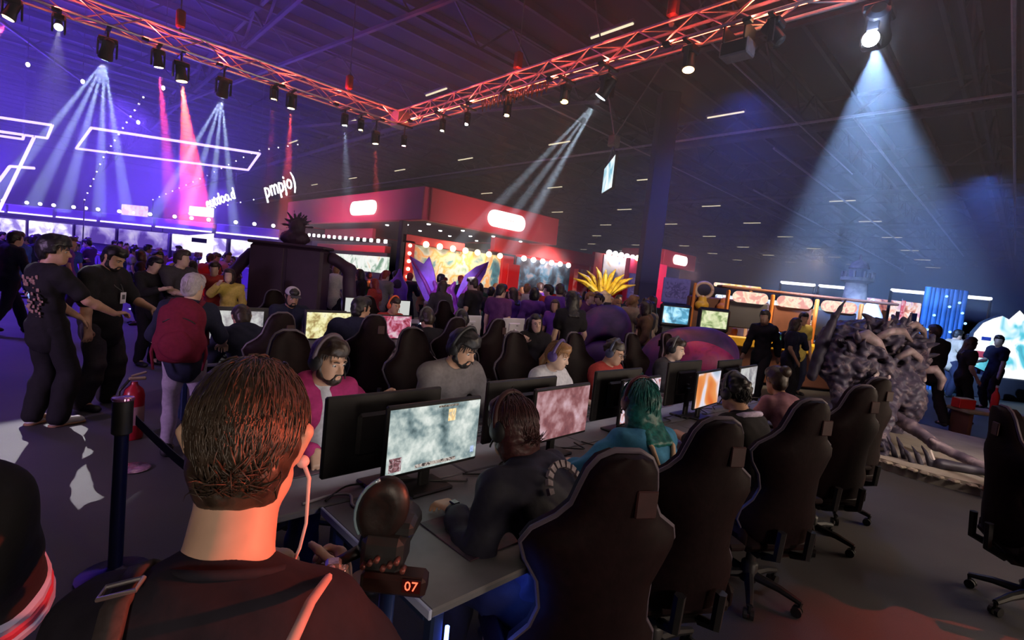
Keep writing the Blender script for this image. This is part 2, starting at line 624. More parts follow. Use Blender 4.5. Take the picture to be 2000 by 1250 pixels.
MB().rbox((.05, 0, .06), (.16, .2, .16), .02).build('lamp_body', black_m, st_)  # housing of the added ball that gives the beam lamp its glare
MB().tube([(.05, 0, .1), (.1, -.03, .3)], .02, 6).build('bracket', black_m, st_)
MB().ball((-.06, -.02, .05), (.09, .09, .09), 14, 10).build('lens', glow('glare_white', (.9, .94, 1.0), 60), st_, 'all')
pl_ = bpy.data.lights.new('glare_halo', 'POINT')
pl_.energy = 42  # added point light, puts a halo into the haze
pl_.color = (.40, .55, 1.0)
pl_.shadow_soft_size = .08
link(bpy.data.objects.new('glare_halo', pl_), st_).location = (-.22, -.06, .05)
fixture('par_can', (7.35, 2.95, 5.6), (6.2, 6.0, 9.5), 'orange lamp on the right truss flooding the roof with red', 'stage light', ORG, .17, None, 350, 40, (1, .55, .25))
fixture('par_can', (7.35, 4.2, 5.55), (6.5, 3.6, 0), 'orange lamp on the right truss next to the roof flood lamp', 'stage light', ORG, .17, None, 300, 30, (1, .5, .2))
fixture('par_can', (7.35, 6.75, 5.5), (6.4, 6.0, 0), 'amber lamp with blue body under the middle of the right truss', 'stage light', ORG, .14, None, 200, 30, (1, .6, .1))
fixture('par_can', (7.35, 8.4, 5.5), (6.6, 8.0, 0), 'amber lamp below the fringe of cables on the right truss', 'stage light', ORG, .12, None, 200, 30, (1, .6, .2))
fixture('par_can', (7.35, 9.8, 5.5), (6.0, 9.3, 0), 'small white lamp on the right truss left of the cable fringe', 'stage light', WB, .1, None, 150, 14, (1, 1, 1))
fixture('par_can', (7.35, 10.8, 5.5), (6.9, 10.5, 0), 'small cream lamp on the right truss close to the corner', 'stage light', ORG, .1, None, 120, 20, (1, .85, .6))
fixture('par_can', (7.35, 12.6, 5.35), (7.6, 12.2, 0), 'pink lamp hanging right below the corner block', 'stage light', PINK, .1, None, 120, 20, (1, .4, .5))
fixture('par_can', (6.65, 12.9, 5.3), (7.2, 12.8, 0), 'amber lamp hanging just left of the corner block', 'stage light', RED, .14, None, 9000, 10, (1, .75, .35))
fixture('par_can', (6.2, 12.9, 5.5), (6.3, 12.6, 0), 'small amber lamp left of the corner and right of the tiny white lamp', 'stage light', ORG, .1, None, 80, 20, (1, .8, .4))
fixture('par_can', (7.35, -.6, 5.5), (9.5, -1.2, 0), 'lamp on the right truss past the dazzling lamp throwing an orange red shaft', 'stage light', (1, .1, .03), .2, None, 22000, 14, (1, .5, .2))
fixture('par_can', (-1.55, 12.9, 5.55), (-1.35, 7.9, 0), 'white par can at the far left of the truss lighting an oval on the floor', 'stage light', (1, .93, 1), .12, None, 4200, 9, (1, 1, 1))
fixture('par_can', (.25, 12.9, 5.6), (.05, 5.35, 0), 'white par can left of the first ray lamp aimed at the near floor', 'stage light', (1, .95, 1), .12, None, 2600, 10, (1, 1, 1))
# red wash aimed along the truss and down on the near players from the truss end behind
fixture('par_can', (7.35, -3.2, 5.5), (3.7, -.45, 0), 'red wash lamp at the end of the right truss pooling red on the aisle floor', 'stage light', (1, .07, .03), .2, None, 1500, 20, (1, .4, .2))
for k, (x, y) in enumerate([(-2.4 + 1.3 * i, 12.68) for i in range(8)] + [(7.13, 12.0 - 1.25 * i) for i in range(9)]):
    ax, ay = (x + .5, 12.95) if y > 12.65 else (7.4, y - .5)
    tw = thing('truss_warmer', 'little red lamp under the truss lighting its tubes, %s from the left end' % ORDINAL[k], 'stage light', (x, y, 5.775), 0, 'red truss warmers')
    MB().rbox((0, 0, 0), (.12, .12, .06), .01).build('lamp_body', black_m, tw)
    MB().lathe([(.04, .03), (.04, .035)], n=10).build('lens', glow('warm_lens', (1, .1, .04), 6), tw)
    d = bpy.data.lights.new('warmer_glow', 'SPOT')
    d.energy = 90
    d.color = (1, .07, .045)
    d.spot_size = math.radians(105)
    d.shadow_soft_size = .05
    o = link(bpy.data.objects.new('warmer_glow', d), tw)
    o.location = (0, 0, .06)
    o.rotation_euler = (Vector((ax, ay, 6.3)) - Vector((x, y, 5.78))).to_track_quat('-Z', 'Y').to_euler()
cf = thing('cable_fringe', 'fringe of short orange cable loops hanging under the right truss', 'cables', (7.35, 8.0, 5.80))
fr_m = mat('cable_orange', (.55, .22, .05), .5, vary=.2)
for k in range(16):
    yy = -.9 + .13 * k
    MB().tube([(-.12, yy, .02), (-.14, yy + .02, -.16 - .05 * (k % 3)), (-.10, yy + .07, -.20 - .04 * (k % 2)), (-.12, yy + .11, .02)], .012, 5).build('cable_loop', fr_m, cf, 'all')
sbx = thing('speaker_box', 'small grey speaker box under the right truss between the orange lamps', 'speaker', (7.35, 3.45, 5.5))
MB().rbox((0, 0, 0), (.28, .42, .22), .02).build('cabinet', grey_box, sbx)
MB().rbox((-.143, 0, 0), (.01, .36, .17), .003).build('grille', black_m, sbx)
for s in (-1, 1):
    MB().rbox((0, s * .15, .2), (.36, .03, .24), .005).build('bracket', black_m, sbx)
# fluorescent tubes under the roof, on a grid
tube_g = glow('tube_light', (1.0, .86, .58), 1.2)
tube_proto = None
rows = ((11.4, '1st'), (18.9, '2nd'), (27.2, '3rd'), (36.2, '4th'), (44.1, '5th'), (52.5, '6th'), (61.7, '7th'), (70.2, '8th'), (79, '9th'))
cols = (9.0, 17.4, 25.0, 32.6, 40.0, 47.8, 56)
for i, (x, on) in enumerate(rows):
    for j, y in enumerate(cols):
        if (i, j) in ((2, 0),) or (i == 0 and j > 3):
            continue
        lab = 'long fluorescent tube light under the dark roof, %s row away, %s from the right' % (on, ('first', 'second', 'third', 'fourth', 'fifth', 'sixth', 'seventh')[j])
        if tube_proto is None:
            tube_proto = thing('tube_light', lab, 'ceiling light', (x, y, 9.0), 0, 'fluorescent tubes under the roof')
            MB().rbox((0, 0, .06), (.16, 1.5, .08), .02).build('housing', duct_m, tube_proto)
            MB().tube([(0, -.7, 0), (0, .7, 0)], .035, 8).build('tube', tube_g, tube_proto)
            o = tube_proto
            hg = MB()
            for s in (-.5, .5):
                hg.tube([(0, s, .1), (0, s, .3)], .008, 4)
            hg.build('hanger', cable_m, tube_proto)
        else:
            o = copy_tree(tube_proto)
            o.location = (x, y, 9.0)
            o['label'] = lab

# ------------------------------------------------------------------ smooth blended bodies: signed distance fields meshed by surface nets
def _np(v):
    return np.array(v, dtype=np.float32)


class SDF:
    def __init__(s, h=.012, noise=0.0, nscale=30.0, seed=0):
        s.p, s.h, s.noise, s.ns, s.seed = [], h, noise, nscale, seed

    def cap(s, a, b, ra, rb=None, k=.02, sub=False):
        """tapered limb from a to b"""
        rb = ra if rb is None else rb
        s.p.append(('c', _np(a), _np(b), float(ra), float(rb), k, sub))
        return s

    def ell(s, c, r, R=None, k=.02, sub=False):
        R = np.eye(3, dtype=np.float32) if R is None else np.array(R, dtype=np.float32)
        s.p.append(('e', _np(c), _np(r), R, None, k, sub))
        return s

    def cut(s, pt, n):
        """keep what lies behind the plane"""
        s.p.append(('x', _np(pt), _np(n), None, None, 0, True))
        return s

    def box(s, c, r, R=None, k=.01, rnd=.01, sub=False):
        R = np.eye(3, dtype=np.float32) if R is None else np.array(R, dtype=np.float32)
        s.p.append(('b', _np(c), _np(r), R, rnd, k, sub))
        return s

    def bounds(s, q):
        if q[0] == 'c':
            return np.minimum(q[1] - q[3], q[2] - q[4]), np.maximum(q[1] + q[3], q[2] + q[4])
        if q[0] == 'e':
            e = np.sqrt(((q[3] * q[2][None, :]) ** 2).sum(1))
            return q[1] - e, q[1] + e
        if q[0] == 'b':
            e = np.abs(q[3]) @ (q[2] + q[4])
            return q[1] - e, q[1] + e
        return None

    def dist(s, q, P):
        if q[0] == 'c':
            a, b, ra, rb = q[1:5]
            ba = b - a
            l2 = max(float(ba @ ba), 1e-9)
            t = np.clip(((P - a) @ ba) / l2, 0, 1)
            d = P - a - t[..., None] * ba
            return np.sqrt((d * d).sum(-1)) - (ra + (rb - ra) * t)
        if q[0] == 'e':
            L = (P - q[1]) @ q[3]
            k0 = np.sqrt(((L / q[2]) ** 2).sum(-1))
            k1 = np.sqrt(((L / (q[2] ** 2)) ** 2).sum(-1)) + 1e-6
            return k0 * (k0 - 1) / k1
        if q[0] == 'b':
            L = np.abs((P - q[1]) @ q[3]) - q[2]
            return np.sqrt((np.maximum(L, 0) ** 2).sum(-1)) + np.minimum(L.max(-1), 0) - q[4]
        return (P - q[1]) @ q[2]

    def comb(s, F, d, q):
        k = q[5]
        if q[6]:
            if q[0] == 'x' or k <= 0:
                return np.maximum(F, d if q[0] == 'x' else -d)
            hh = np.maximum(k - np.abs(F + d), 0) / k
            return np.maximum(F, -d) + hh * hh * k * .25
        if k <= 0:
            return np.minimum(F, d)
        hh = np.maximum(k - np.abs(F - d), 0) / k
        return np.minimum(F, d) - hh * hh * k * .25

    def wob(s, P):
        n = s.ns
        return s.noise * (np.sin(P[..., 0] * n + s.seed + 2 * np.sin(P[..., 2] * n * .7)) * np.sin(P[..., 1] * n * 1.1 + 1.3 * s.seed) +
                          .6 * np.sin(P[..., 2] * n * 1.7 + 1.5 * np.sin(P[..., 0] * n * .9 + s.seed)) + .4 * np.sin((P[..., 0] + P[..., 1]) * n * 2.3 + P[..., 2] * n))

    def value(s, P):
        F = np.full(P.shape[:-1], 1.0, np.float32)
        for q in s.p:
            F = s.comb(F, s.dist(q, P), q)
        if s.noise:
            F = F + s.wob(P)
        return F

    def mesh(s):
        h = s.h
        bs = [s.bounds(q) for q in s.p if not q[6]]
        lo = np.min([b[0] for b in bs], 0) - 2.5 * h - s.noise * 2
        hi = np.max([b[1] for b in bs], 0) + 2.5 * h + s.noise * 2
        n = np.ceil((hi - lo) / h).astype(int) + 1
        F = np.full(n, 1.0, np.float32)
        ax = [lo[i] + h * np.arange(n[i], dtype=np.float32) for i in range(3)]
        for q in s.p:
            b = s.bounds(q)
            if b is None:
                i0, i1 = np.zeros(3, int), n
            else:
                mg = 2.5 * h + q[5] + s.noise * 2.2
                i0 = np.clip(np.floor((b[0] - mg - lo) / h).astype(int), 0, n)
                i1 = np.clip(np.ceil((b[1] + mg - lo) / h).astype(int) + 1, 0, n)
            if (i1 <= i0).any():
                continue
            sl = tuple(slice(a, c) for a, c in zip(i0, i1))
            P = np.stack(np.meshgrid(*[ax[i][sl[i]] for i in range(3)], indexing='ij'), -1)
            F[sl] = s.comb(F[sl], s.dist(q, P), q)
        if s.noise:
            near = np.abs(F) < .12
            ii = np.nonzero(near)
            P = np.stack([ax[k][ii[k]] for k in range(3)], -1)
            F[ii] += s.wob(P)
        S = F < 0
        c = np.zeros(n - 1, np.int8)
        for dx in (0, 1):
            for dy in (0, 1):
                for dz in (0, 1):
                    c += S[dx:n[0] - 1 + dx, dy:n[1] - 1 + dy, dz:n[2] - 1 + dz]
        mixed = np.nonzero((c > 0) & (c < 8))
        m = len(mixed[0])
        if m == 0:
            return np.zeros((0, 3)), np.zeros((0, 4), int)
        base = np.stack(mixed, -1)
        acc = np.zeros((m, 3), np.float32)
        cnt = np.zeros(m, np.float32)
        cor = [(a, b2, d) for a in (0, 1) for b2 in (0, 1) for d in (0, 1)]
        for p0 in cor:
            for a in range(3):
                if p0[a] == 0:
                    p1 = list(p0)
                    p1[a] = 1
                    f0 = F[tuple((base + p0).T)]
                    f1 = F[tuple((base + p1).T)]
                    cr = (f0 < 0) != (f1 < 0)
                    t = np.where(cr, f0 / np.where(cr, f0 - f1, 1), 0)
                    pt = np.tile(np.array(p0, np.float32), (m, 1))
                    pt[:, a] = t
                    acc += np.where(cr[:, None], pt, 0)
                    cnt += cr
        V = lo + (base + acc / cnt[:, None]) * h
        idx = np.full(n - 1, -1, np.int32)
        idx[mixed] = np.arange(m)
        Q = []
        for a in range(3):
            b2, d = (a + 1) % 3, (a + 2) % 3
            sl0 = [slice(None)] * 3
            sl1 = [slice(None)] * 3
            sl0[a] = slice(0, n[a] - 1)
            sl1[a] = slice(1, n[a])
            e0, e1 = S[tuple(sl0)], S[tuple(sl1)]
            ch = np.nonzero(e0 != e1)
            E = np.stack(ch, -1)
            ok = (E[:, b2] > 0) & (E[:, d] > 0) & (E[:, b2] < n[b2] - 1) & (E[:, d] < n[d] - 1)
            E = E[ok]
            fl = e0[ch][ok]
            q4 = []
            for ob, od in ((-1, -1), (0, -1), (0, 0), (-1, 0)):
                G = E.copy()
                G[:, b2] += ob
                G[:, d] += od
                q4.append(idx[tuple(G.T)])
            q4 = np.stack(q4, -1)
            q4[~fl] = q4[~fl][:, ::-1]
            Q.append(q4)
        Q = np.concatenate(Q)
        Q = Q[(Q >= 0).all(1)]
        return V, Q

    def build(s, name, mats, parent=None, pick=None):
        V, Q = s.mesh()
        me = bpy.data.meshes.new(name)
        me.vertices.add(len(V))
        me.vertices.foreach_set('co', V.astype(np.float32).ravel())
        me.loops.add(len(Q) * 4)
        me.loops.foreach_set('vertex_index', Q.astype(np.int32).ravel())
        me.polygons.add(len(Q))
        me.polygons.foreach_set('loop_start', np.arange(0, len(Q) * 4, 4, dtype=np.int32))
        mats = mats if isinstance(mats, (list, tuple)) else [mats]
        for m in mats:
            me.materials.append(m)
        if pick is not None and len(mats) > 1:
            me.polygons.foreach_set('material_index', pick(V[Q].mean(1)).astype(np.int32))
        me.polygons.foreach_set('use_smooth', np.ones(len(Q), bool))
        me.update(calc_edges=True)
        me.validate()
        o = bpy.data.objects.new(name, me)
        return link(o, parent)


def vn(v):
    v = np.array(v, float)
    return v / max(np.linalg.norm(v), 1e-9)


def ik(a, b, l1, l2, pole):
    """two bone joint between a and b bending towards pole; returns the joint and the reachable end"""
    a, b = np.array(a, float), np.array(b, float)
    d = b - a
    L = np.linalg.norm(d)
    if L > (l1 + l2) * .995:
        b = a + d / L * (l1 + l2) * .995
        d = b - a
        L = np.linalg.norm(d)
    u = d / L
    x = (l1 * l1 - l2 * l2 + L * L) / (2 * L)
    hgt = math.sqrt(max(l1 * l1 - x * x, 0))
    p = np.array(pole, float)
    p = p - u * (p @ u)
    return a + u * x + vn(p) * hgt, b


def rotm(yaw=0, pitch=0, roll=0):
    """columns: right, forward, up; pitch > 0 looks down, yaw > 0 turns to the left"""
    return np.array((Matrix.Rotation(math.radians(yaw), 3, 'Z') @ Matrix.Rotation(math.radians(-pitch), 3, 'X') @ Matrix.Rotation(math.radians(roll), 3, 'Y')))


class Pose:
    """joints of a figure that faces +Y; x to its right; the ground is z = 0 (sit: thighs level, seat at seat height)"""

    def __init__(s, S=1.75, sit=False, lean=0, twist=0, side=0, head=(0, 0, 0), lh=None, rh=None, feet=None, seat=.47, width=1.0, hunch=0.0, offset=(0, 0), lpole=None, rpole=None, knees=None, neck=0, hk=1.0, drop=0):
        k = S / 1.75
        s.k, s.sit, s.w, s.hk = k, sit, width, hk
        hip = np.array([offset[0], offset[1], (seat + .10) if sit else .93 * k])
        s.hip = hip
        T = rotm(twist * .5, lean * .7, side)
        s.T = rotm(twist, lean + hunch * 25, side)
        s.waist = hip + T @ _np([0, 0, .16 * k])
        s.chest = s.waist + s.T @ _np([0, .0, .20 * k])
        s.neck = s.chest + s.T @ _np([0, .0 + .03 * hunch, .165 * k])
        sw = .165 * k * width
        dz = .115 * k - drop
        s.sh = [s.chest + s.T @ _np([-sw, .01 + .03 * hunch, dz]), s.chest + s.T @ _np([sw, .01 + .03 * hunch, dz])]
        hy, hp, hr = head
        s.H = rotm(twist * .6 + hy, hp, hr)
        nb = .5 * (s.T + s.H)
        s.head = s.neck + nb @ _np([0, .015 * k, .085 * k + neck]) + s.H @ _np([0, .025 * k, .075 * k])
        ua, fa = .29 * k, .255 * k
        dl = hip + _np([-.25 * width, .08, -.06]) if not sit else hip + _np([-.17, .3, .03])
        dr = hip + _np([.25 * width, .08, -.06]) if not sit else hip + _np([.17, .3, .03])
        s.el, s.wr = [None, None], [None, None]
        for i, (t, df, sg, pl) in enumerate(((lh, dl, -1, lpole), (rh, dr, 1, rpole))):
            t = df if t is None else np.array(t, float)
            pole = np.array(pl if pl is not None else (sg * .5, -.7, -.6), float)
            s.el[i], s.wr[i] = ik(s.sh[i], t, ua, fa, pole)
        th, sn = .43 * k, .42 * k
        s.hj = [hip + _np([-.09 * k * width, 0, -.02]), hip + _np([.09 * k * width, 0, -.02])]
        feet = feet or (((-.14, .42, 0), (.14, .45, 0)) if sit else ((-.12, .0, 0), (.12, .03, 0)))
        s.kn, s.an, s.ft = [None, None], [None, None], feet
        for i in (0, 1):
            ft = np.array(feet[i], float)
            ank = ft + _np([0, -.03, .085 * k])
            pole = (knees[i] if knees else ((-.15 if i == 0 else .15), 1.0, .4 if sit else .0))
            s.kn[i], s.an[i] = ik(s.hj[i], ank, th, sn, pole)


def add_head(B, P, h, male=True, beard=False):
    H, c, k = P.H, P.head, P.k * P.hk

    def W(x, y, z):
        return c + H @ (_np([x, y, z]) * k)
    B.ell(W(0, -.012, .035), _np([.076, .097, .092]) * k, H, .02)
    B.ell(W(0, .028, -.03), _np([.064, .068, .072]) * k, H, .03)
    B.ell(W(0, .052, -.083), _np([.036 if male else .030, .036, .030]) * k, H, .035)
    B.cap(W(-.045, .0, -.055), W(-.022, .055, -.088), .022 * k, .018 * k, .03)
    B.cap(W(.045, .0, -.055), W(.022, .055, -.088), .022 * k, .018 * k, .03)
    if h < .013:
        B.ell(W(-.032, .098, .008), _np([.021, .016, .013]) * k, H, .012, True)
        B.ell(W(.032, .098, .008), _np([.021, .016, .013]) * k, H, .012, True)
        B.cap(W(-.048, .078, .026), W(-.014, .090, .024), .008 * k, .009 * k, .014)
        B.cap(W(.048, .078, .026), W(.014, .090, .024), .008 * k, .009 * k, .014)
        B.cap(W(0, .090, .014), W(0, .112, -.026), .008 * k, .0125 * k, .012)
        B.cap(W(-.013, .098, -.028), W(.013, .098, -.028), .009 * k, .009 * k, .008)
        B.cap(W(-.016, .088, -.054), W(.016, .088, -.054), .008 * k, .008 * k, .008)
        B.cap(W(-.014, .086, -.066), W(.014, .086, -.066), .009 * k, .009 * k, .008)
        for sg in (-1, 1):
            B.cap(W(sg * .072, -.012, -.022), W(sg * .086, -.026, .022), .009 * k, .014 * k, .008)
            B.cap(W(sg * .073, -.006, .012), W(sg * .084, -.022, .026), .010 * k, .010 * k, .006)
    else:
        B.cap(W(0, .088, .012), W(0, .106, -.022), .010 * k, .016 * k, .012)
        for sg in (-1, 1):
            B.cap(W(sg * .074, -.012, -.02), W(sg * .082, -.022, .02), .014 * k, .016 * k, .006)
    B.cap(P.neck - P.T @ _np([0, .012, .04]) * k, W(0, -.018, -.045), (.066 if male else .052) * k, (.056 if male else .047) * k, .03)


def hand_frame(P, i, hd=None, pn=None):
    d = vn(P.wr[i] - P.el[i]) if hd is None else vn(hd)
    sg = -1 if i == 0 else 1
    n = np.array((0, 0, -1.0) if pn is None else pn, float)
    n = n - d * (n @ d)
    if np.linalg.norm(n) < 1e-3:
        n = np.array((0, 1.0, 0)) - d * d[1]
    n = vn(n)
    thumb = np.cross(d, n) * 1.0
    # thumb side: for the right hand palm down, pointing forward, the thumb is on the left
    if i == 1:
        thumb = np.cross(n, d) * -1.0 if False else np.cross(d, n)
        thumb = thumb * (1 if thumb @ np.cross(n, d) < 0 else -1)
        thumb = -np.cross(n, d) if (np.cross(n, d) @ thumb) < 0 else np.cross(n, d)
    t = np.cross(d, n) if i == 0 else -np.cross(d, n)
    return d, n, t


def add_hand(B, P, i, h, curl=.35, hd=None, pn=None):
    """palm, four fingers of different lengths bent at two joints, a thumb from the side of the palm"""
    k = P.k
    w = P.wr[i]
    d, n, _ = hand_frame(P, i, hd, pn)
    # right hand: palm normal n down (-z), fingers d forward (+y): thumb points to -x ; cross(d,n)=(y x -z)=-x
    t = np.cross(d, n) if i == 1 else -np.cross(d, n)
    kn = w + d * .085 * k
    if h > .016:
        B.cap(w, w + d * .07 * k + n * .005, .03 * k, .034 * k, .02)
        B.cap(w + d * .07 * k, w + d * .13 * k + n * .05 * curl, .028 * k, .018 * k, .02)
        B.cap(w + d * .03 * k + t * .02, w + d * .08 * k + t * .045 + n * .02, .014 * k, .011 * k, .01)
        return
    fr = max(.0088 * k, h * 1.0)
    for u, r in ((-.03, .014), (-.01, .015), (.012, .015), (.03, .014)):
        B.cap(w + t * u * .6 * k, kn + t * u * 1.0 * k, r * k * 1.1, r * k * .95, .012)
    for u, L in ((.033, .072), (.0115, .080), (-.0105, .075), (-.032, .060)):
        a = kn + t * u * k * 1.08 + t * 0
        ang = .25 + curl * .9
        p = a
        for seg, (fl, da) in enumerate(((.42, ang), (.32, ang + curl * 1.3), (.26, ang + curl * 2.1))):
            q = p + (d * math.cos(da) + n * math.sin(da) + t * u * 1.6 * (1 - curl)) * L * fl * k
            B.cap(p, q, fr * (1.08 - .1 * seg), fr * (1.0 - .1 * seg), .003)
            p = q
    a = w + d * .022 * k + t * .026 * k
    b = a + (d * .55 + t * .75 + n * .35) * .042 * k
    c = b + (d * .85 + t * .30 + n * (.3 + curl * .5)) * .034 * k
    e = c + (d * .9 + n * (.25 + curl * .6)) * .024 * k
    B.cap(a, b, fr * 1.7, fr * 1.25, .01)
    B.cap(b, c, fr * 1.2, fr * 1.1, .004)
    B.cap(c, e, fr * 1.1, fr * .9, .004)


def add_trunk(B, P, g=0.0, belly=0.0, female=False, hip=True):
    k, w = P.k, P.w
    T = P.T
    B.ell(P.chest + T @ _np([0, .0, .03]) * k, _np([.150 * w, .098 + belly * .2, .165]) * k + g, T, .05)
    B.ell(P.waist + T @ _np([0, .005 + belly * .3, .02]) * k, _np([.128 * w, .092 + belly, .15]) * k + g, T, .06)
    if hip:
        B.ell(P.hip + _np([0, -.005, .0]) * k, _np([.148 * w, .105 + belly * .4, .115]) * k + g, None, .05)
    for i in (0, 1):
        B.cap(P.neck - T @ _np([0, .01, .035]) * k, P.sh[i] + T @ _np([0, -.005, .0]), .052 * k + g, .058 * k * (.5 + .5 * w) + g, .05)
        B.ell(P.chest + T @ _np([(-1, 1)[i] * .07 * w, .055, .05]) * k, _np([.075, .055, .07]) * k + g, T, .04)
        B.ell(P.chest + T @ _np([(-1, 1)[i] * .075 * w, -.055, .05]) * k, _np([.085, .05, .11]) * k + g, T, .04)


def add_arm(B, P, i, g=0.0, t0=0.0, t1=2.0, k_=.02):
    """t 0..1 upper arm, 1..2 forearm"""
    k = P.k * (.55 + .45 * P.w)
    R = lambda t: np.interp(t, [0, .35, 1.0, 1.3, 2.0], [.056, .050, .042, .043, .028]) * k + g
    pos = lambda t: P.sh[i] + (P.el[i] - P.sh[i]) * t if t <= 1 else P.el[i] + (P.wr[i] - P.el[i]) * (t - 1)
    ts = sorted(set([t0, t1] + [t for t in (.35, 1.0, 1.3) if t0 < t < t1]))
    for a, b in zip(ts[:-1], ts[1:]):
        B.cap(pos(a), pos(b), R(a), R(b), k_ if a > .01 else .04)


def add_leg(B, P, i, g=0.0, flare=0.0, k_=.02, upto=1.0):
    k = P.k * (.5 + .5 * P.w)
    B.cap(P.hj[i], P.hj[i] + (P.kn[i] - P.hj[i]) * .5, .088 * k + g, .072 * k + g + flare * .3, .03)
    B.cap(P.hj[i] + (P.kn[i] - P.hj[i]) * .5, P.kn[i], .072 * k + g + flare * .3, .056 * k + g + flare * .6, k_)
    m = P.kn[i] + (P.an[i] - P.kn[i]) * .35
    B.cap(P.kn[i], m, .056 * k + g + flare * .6, .056 * k + g + flare, k_)
    e = P.kn[i] + (P.an[i] - P.kn[i]) * upto
    B.cap(m, e, .056 * k + g + flare, .038 * k + g + flare, k_)


def shoe(P, i, m, parent, sole=None, yaw=0):
    f = np.array(P.ft[i], float)
    d = vn(rotm(yaw) @ _np([(-.15, .15)[i], 1, 0]))
    z = np.array((0, 0, f[2]))
    k = P.k
    B = SDF(.011)
    f0 = f.copy()
    B.cap(f0 + _np([0, 0, .045]) - d * .05, f0 + _np([0, 0, .036]) + d * .13 * k, .040, .036, .03)
    B.cap(f0 + _np([0, 0, .05]) - d * .04, P.an[i] + _np([0, 0, .02]), .042, .045, .03)
    B.ell(f0 + _np([0, 0, .03]) + d * .14 * k, (.043, .05, .03), None, .02)
    B.cut(f0 + _np([0, 0, .004]), (0, 0, -1))
    s = B.build('shoe', m, parent)
    if sole:
        o = SDF(.011).cap(f0 + _np([0, 0, .014]) - d * .055, f0 + _np([0, 0, .012]) + d * .15 * k, .046, .047, .02).cut(f0, (0, 0, -1)).cut(f0 + _np([0, 0, .022]), (0, 0, 1)).build('sole', sole, s)
    return s


SKIN = {}


def skin(name, col):
    if name not in SKIN:
        m = mat('skin_' + name, col, .5, vary=.10, scale=18, bump=.05)
        b = m.node_tree.nodes['Principled BSDF']
        b.inputs['Subsurface Weight'].default_value = .0
        SKIN[name] = m
    return SKIN[name]


def hair_m(name, col, rough=.42):
    """streaky hair: strongly stretched noise"""
    key = 'hair_' + name
    if key in _M:
        return _M[key]
    m = mat(key, col, rough, vary=.18 if max(col) > .2 else .45, scale=45, bump=.3)
    return m


def cloth(name, col, rough=.85, vary=.12, scale=40):
    return mat('cloth_' + name, col, rough, vary=vary, scale=scale, bump=.15, spec=.25)


def scalp_hair(P, m, parent, h=.008, style='short', th=.014, seed=1, noise=.0022):
    """hair cap over the skull with a hair line; long styles fall behind"""
    H, c, k = P.H, P.head, P.k * P.hk

    def W(x, y, z):
        return c + H @ (_np([x, y, z]) * k)
    B = SDF(h, noise, 70, seed)
    B.ell(W(0, -.012, .04), _np([.076 + th, .098 + th, .092 + th]) * k, H, 0)
    if style == 'short':
        B.ell(W(0, -.045, -.02), _np([.068 + th * .5, .06 + th, .085]) * k, H, .02)
        B.ell(W(0, .055, .095), _np([.062, .05, .035 + th]) * k, H, .03)
        B.box(W(0, .115, -.035), _np([.15, .075, .082]) * k, H, .012, .012, True)
        B.box(W(0, .02, -.10), _np([.15, .05, .07]) * k, H, .01, .01, True)
        B.box(W(0, -.09, -.155), _np([.15, .12, .05]) * k, H, .01, .01, True)
    elif style == 'bob':
        B.ell(W(0, -.03, -.04), _np([.085 + th, .085 + th, .13]) * k, H, .04)
        B.ell(W(0, .055, .095), _np([.062, .05, .035 + th]) * k, H, .03)
        B.box(W(0, .115, -.06), _np([.054, .08, .115]) * k, H, .02, .012, True)
    elif style == 'long':
        B.ell(W(0, -.045, -.06), _np([.088 + th, .072 + th, .15]) * k, H, .05)
        dn = P.T
        for u in (-.06, -.02, .02, .06):
            B.cap(W(u, -.06, -.08), P.chest + dn @ _np([u * 1.2, -.115, .10]) * k, .036, .022, .03)
        B.box(W(0, .115, -.06), _np([.054, .08, .115]) * k, H, .02, .012, True)
    elif style == 'curly':
        rr = random.Random(seed)
        for q in range(46):
            a, e = rr.uniform(0, 6.28), rr.uniform(-.35, 1.45)
            x, y, z = math.cos(a) * math.cos(e), math.sin(a) * math.cos(e), math.sin(e)
            if y > .5 and z < .55:
                continue
            B.ell(W(x * .08, -.015 + y * .10, .045 + z * .09), _np([.026, .026, .026]) * k, H, .012)
        B.box(W(0, .115, -.04), _np([.15, .07, .082]) * k, H, .012, .012, True)
    return B.build('hair', m, parent)


def hair_locks(P, m, parent, n=900, seed=3, L=.06, r=.004, down=-.62, front=.4, lift=.12):
    """tapered locks rooted on the skull, combed from the crown outwards and down"""
    rr = random.Random(seed)
    H, c, k = P.H, P.head, P.k * P.hk
    mb = MB()
    tries = 0
    while n > 0 and tries < 20000:
        tries += 1
        z = rr.uniform(down, 1)
        a = rr.uniform(0, 2 * math.pi)
        s = math.sqrt(1 - z * z)
        x, y = s * math.cos(a), s * math.sin(a)
        if y > front and z < .35:
            continue
        if z < .12 and y > -.30:
            continue
        n -= 1
        nn = _np([x, y, z])
        base = _np([0, -.014, .04]) + nn * _np([.084, .106 + .05 * max(0.0, .15 - z), .100 + .03 * max(0.0, -z)])
        t = _np([x, y * 1.0 - .25, -1.0 if z < .8 else -.3])
        t = vn(t - nn * (t @ nn) + _np([rr.gauss(0, .28), rr.gauss(0, .28), rr.gauss(0, .12)]) * (1.0 if z > .1 else .45))
        ll = L * rr.uniform(.7, 1.25)
        pts, rad = [], []
        p, dr = base.astype(float), t + nn * lift
        rad0 = r * rr.uniform(.7, 1.3)
        for j in range(5):
            pts.append(tuple(c + H @ (p * k)))
            rad.append(rad0 * (1.0, 1.1, .9, .6, .12)[j])
            p = p + vn(dr) * ll / 4
            q = vn((p - _np([0, -.014, .04])) / _np([.084, .12, .11]))
            dr = dr - q * max(0.0, float(dr @ q)) * .8 + _np([0, 0, -.16])
        mb.tube(pts, rad, 4, 0, False)
    o = mb.build('hair_locks', m, parent, 'all')
    o['kind'] = 'stuff'
    return o


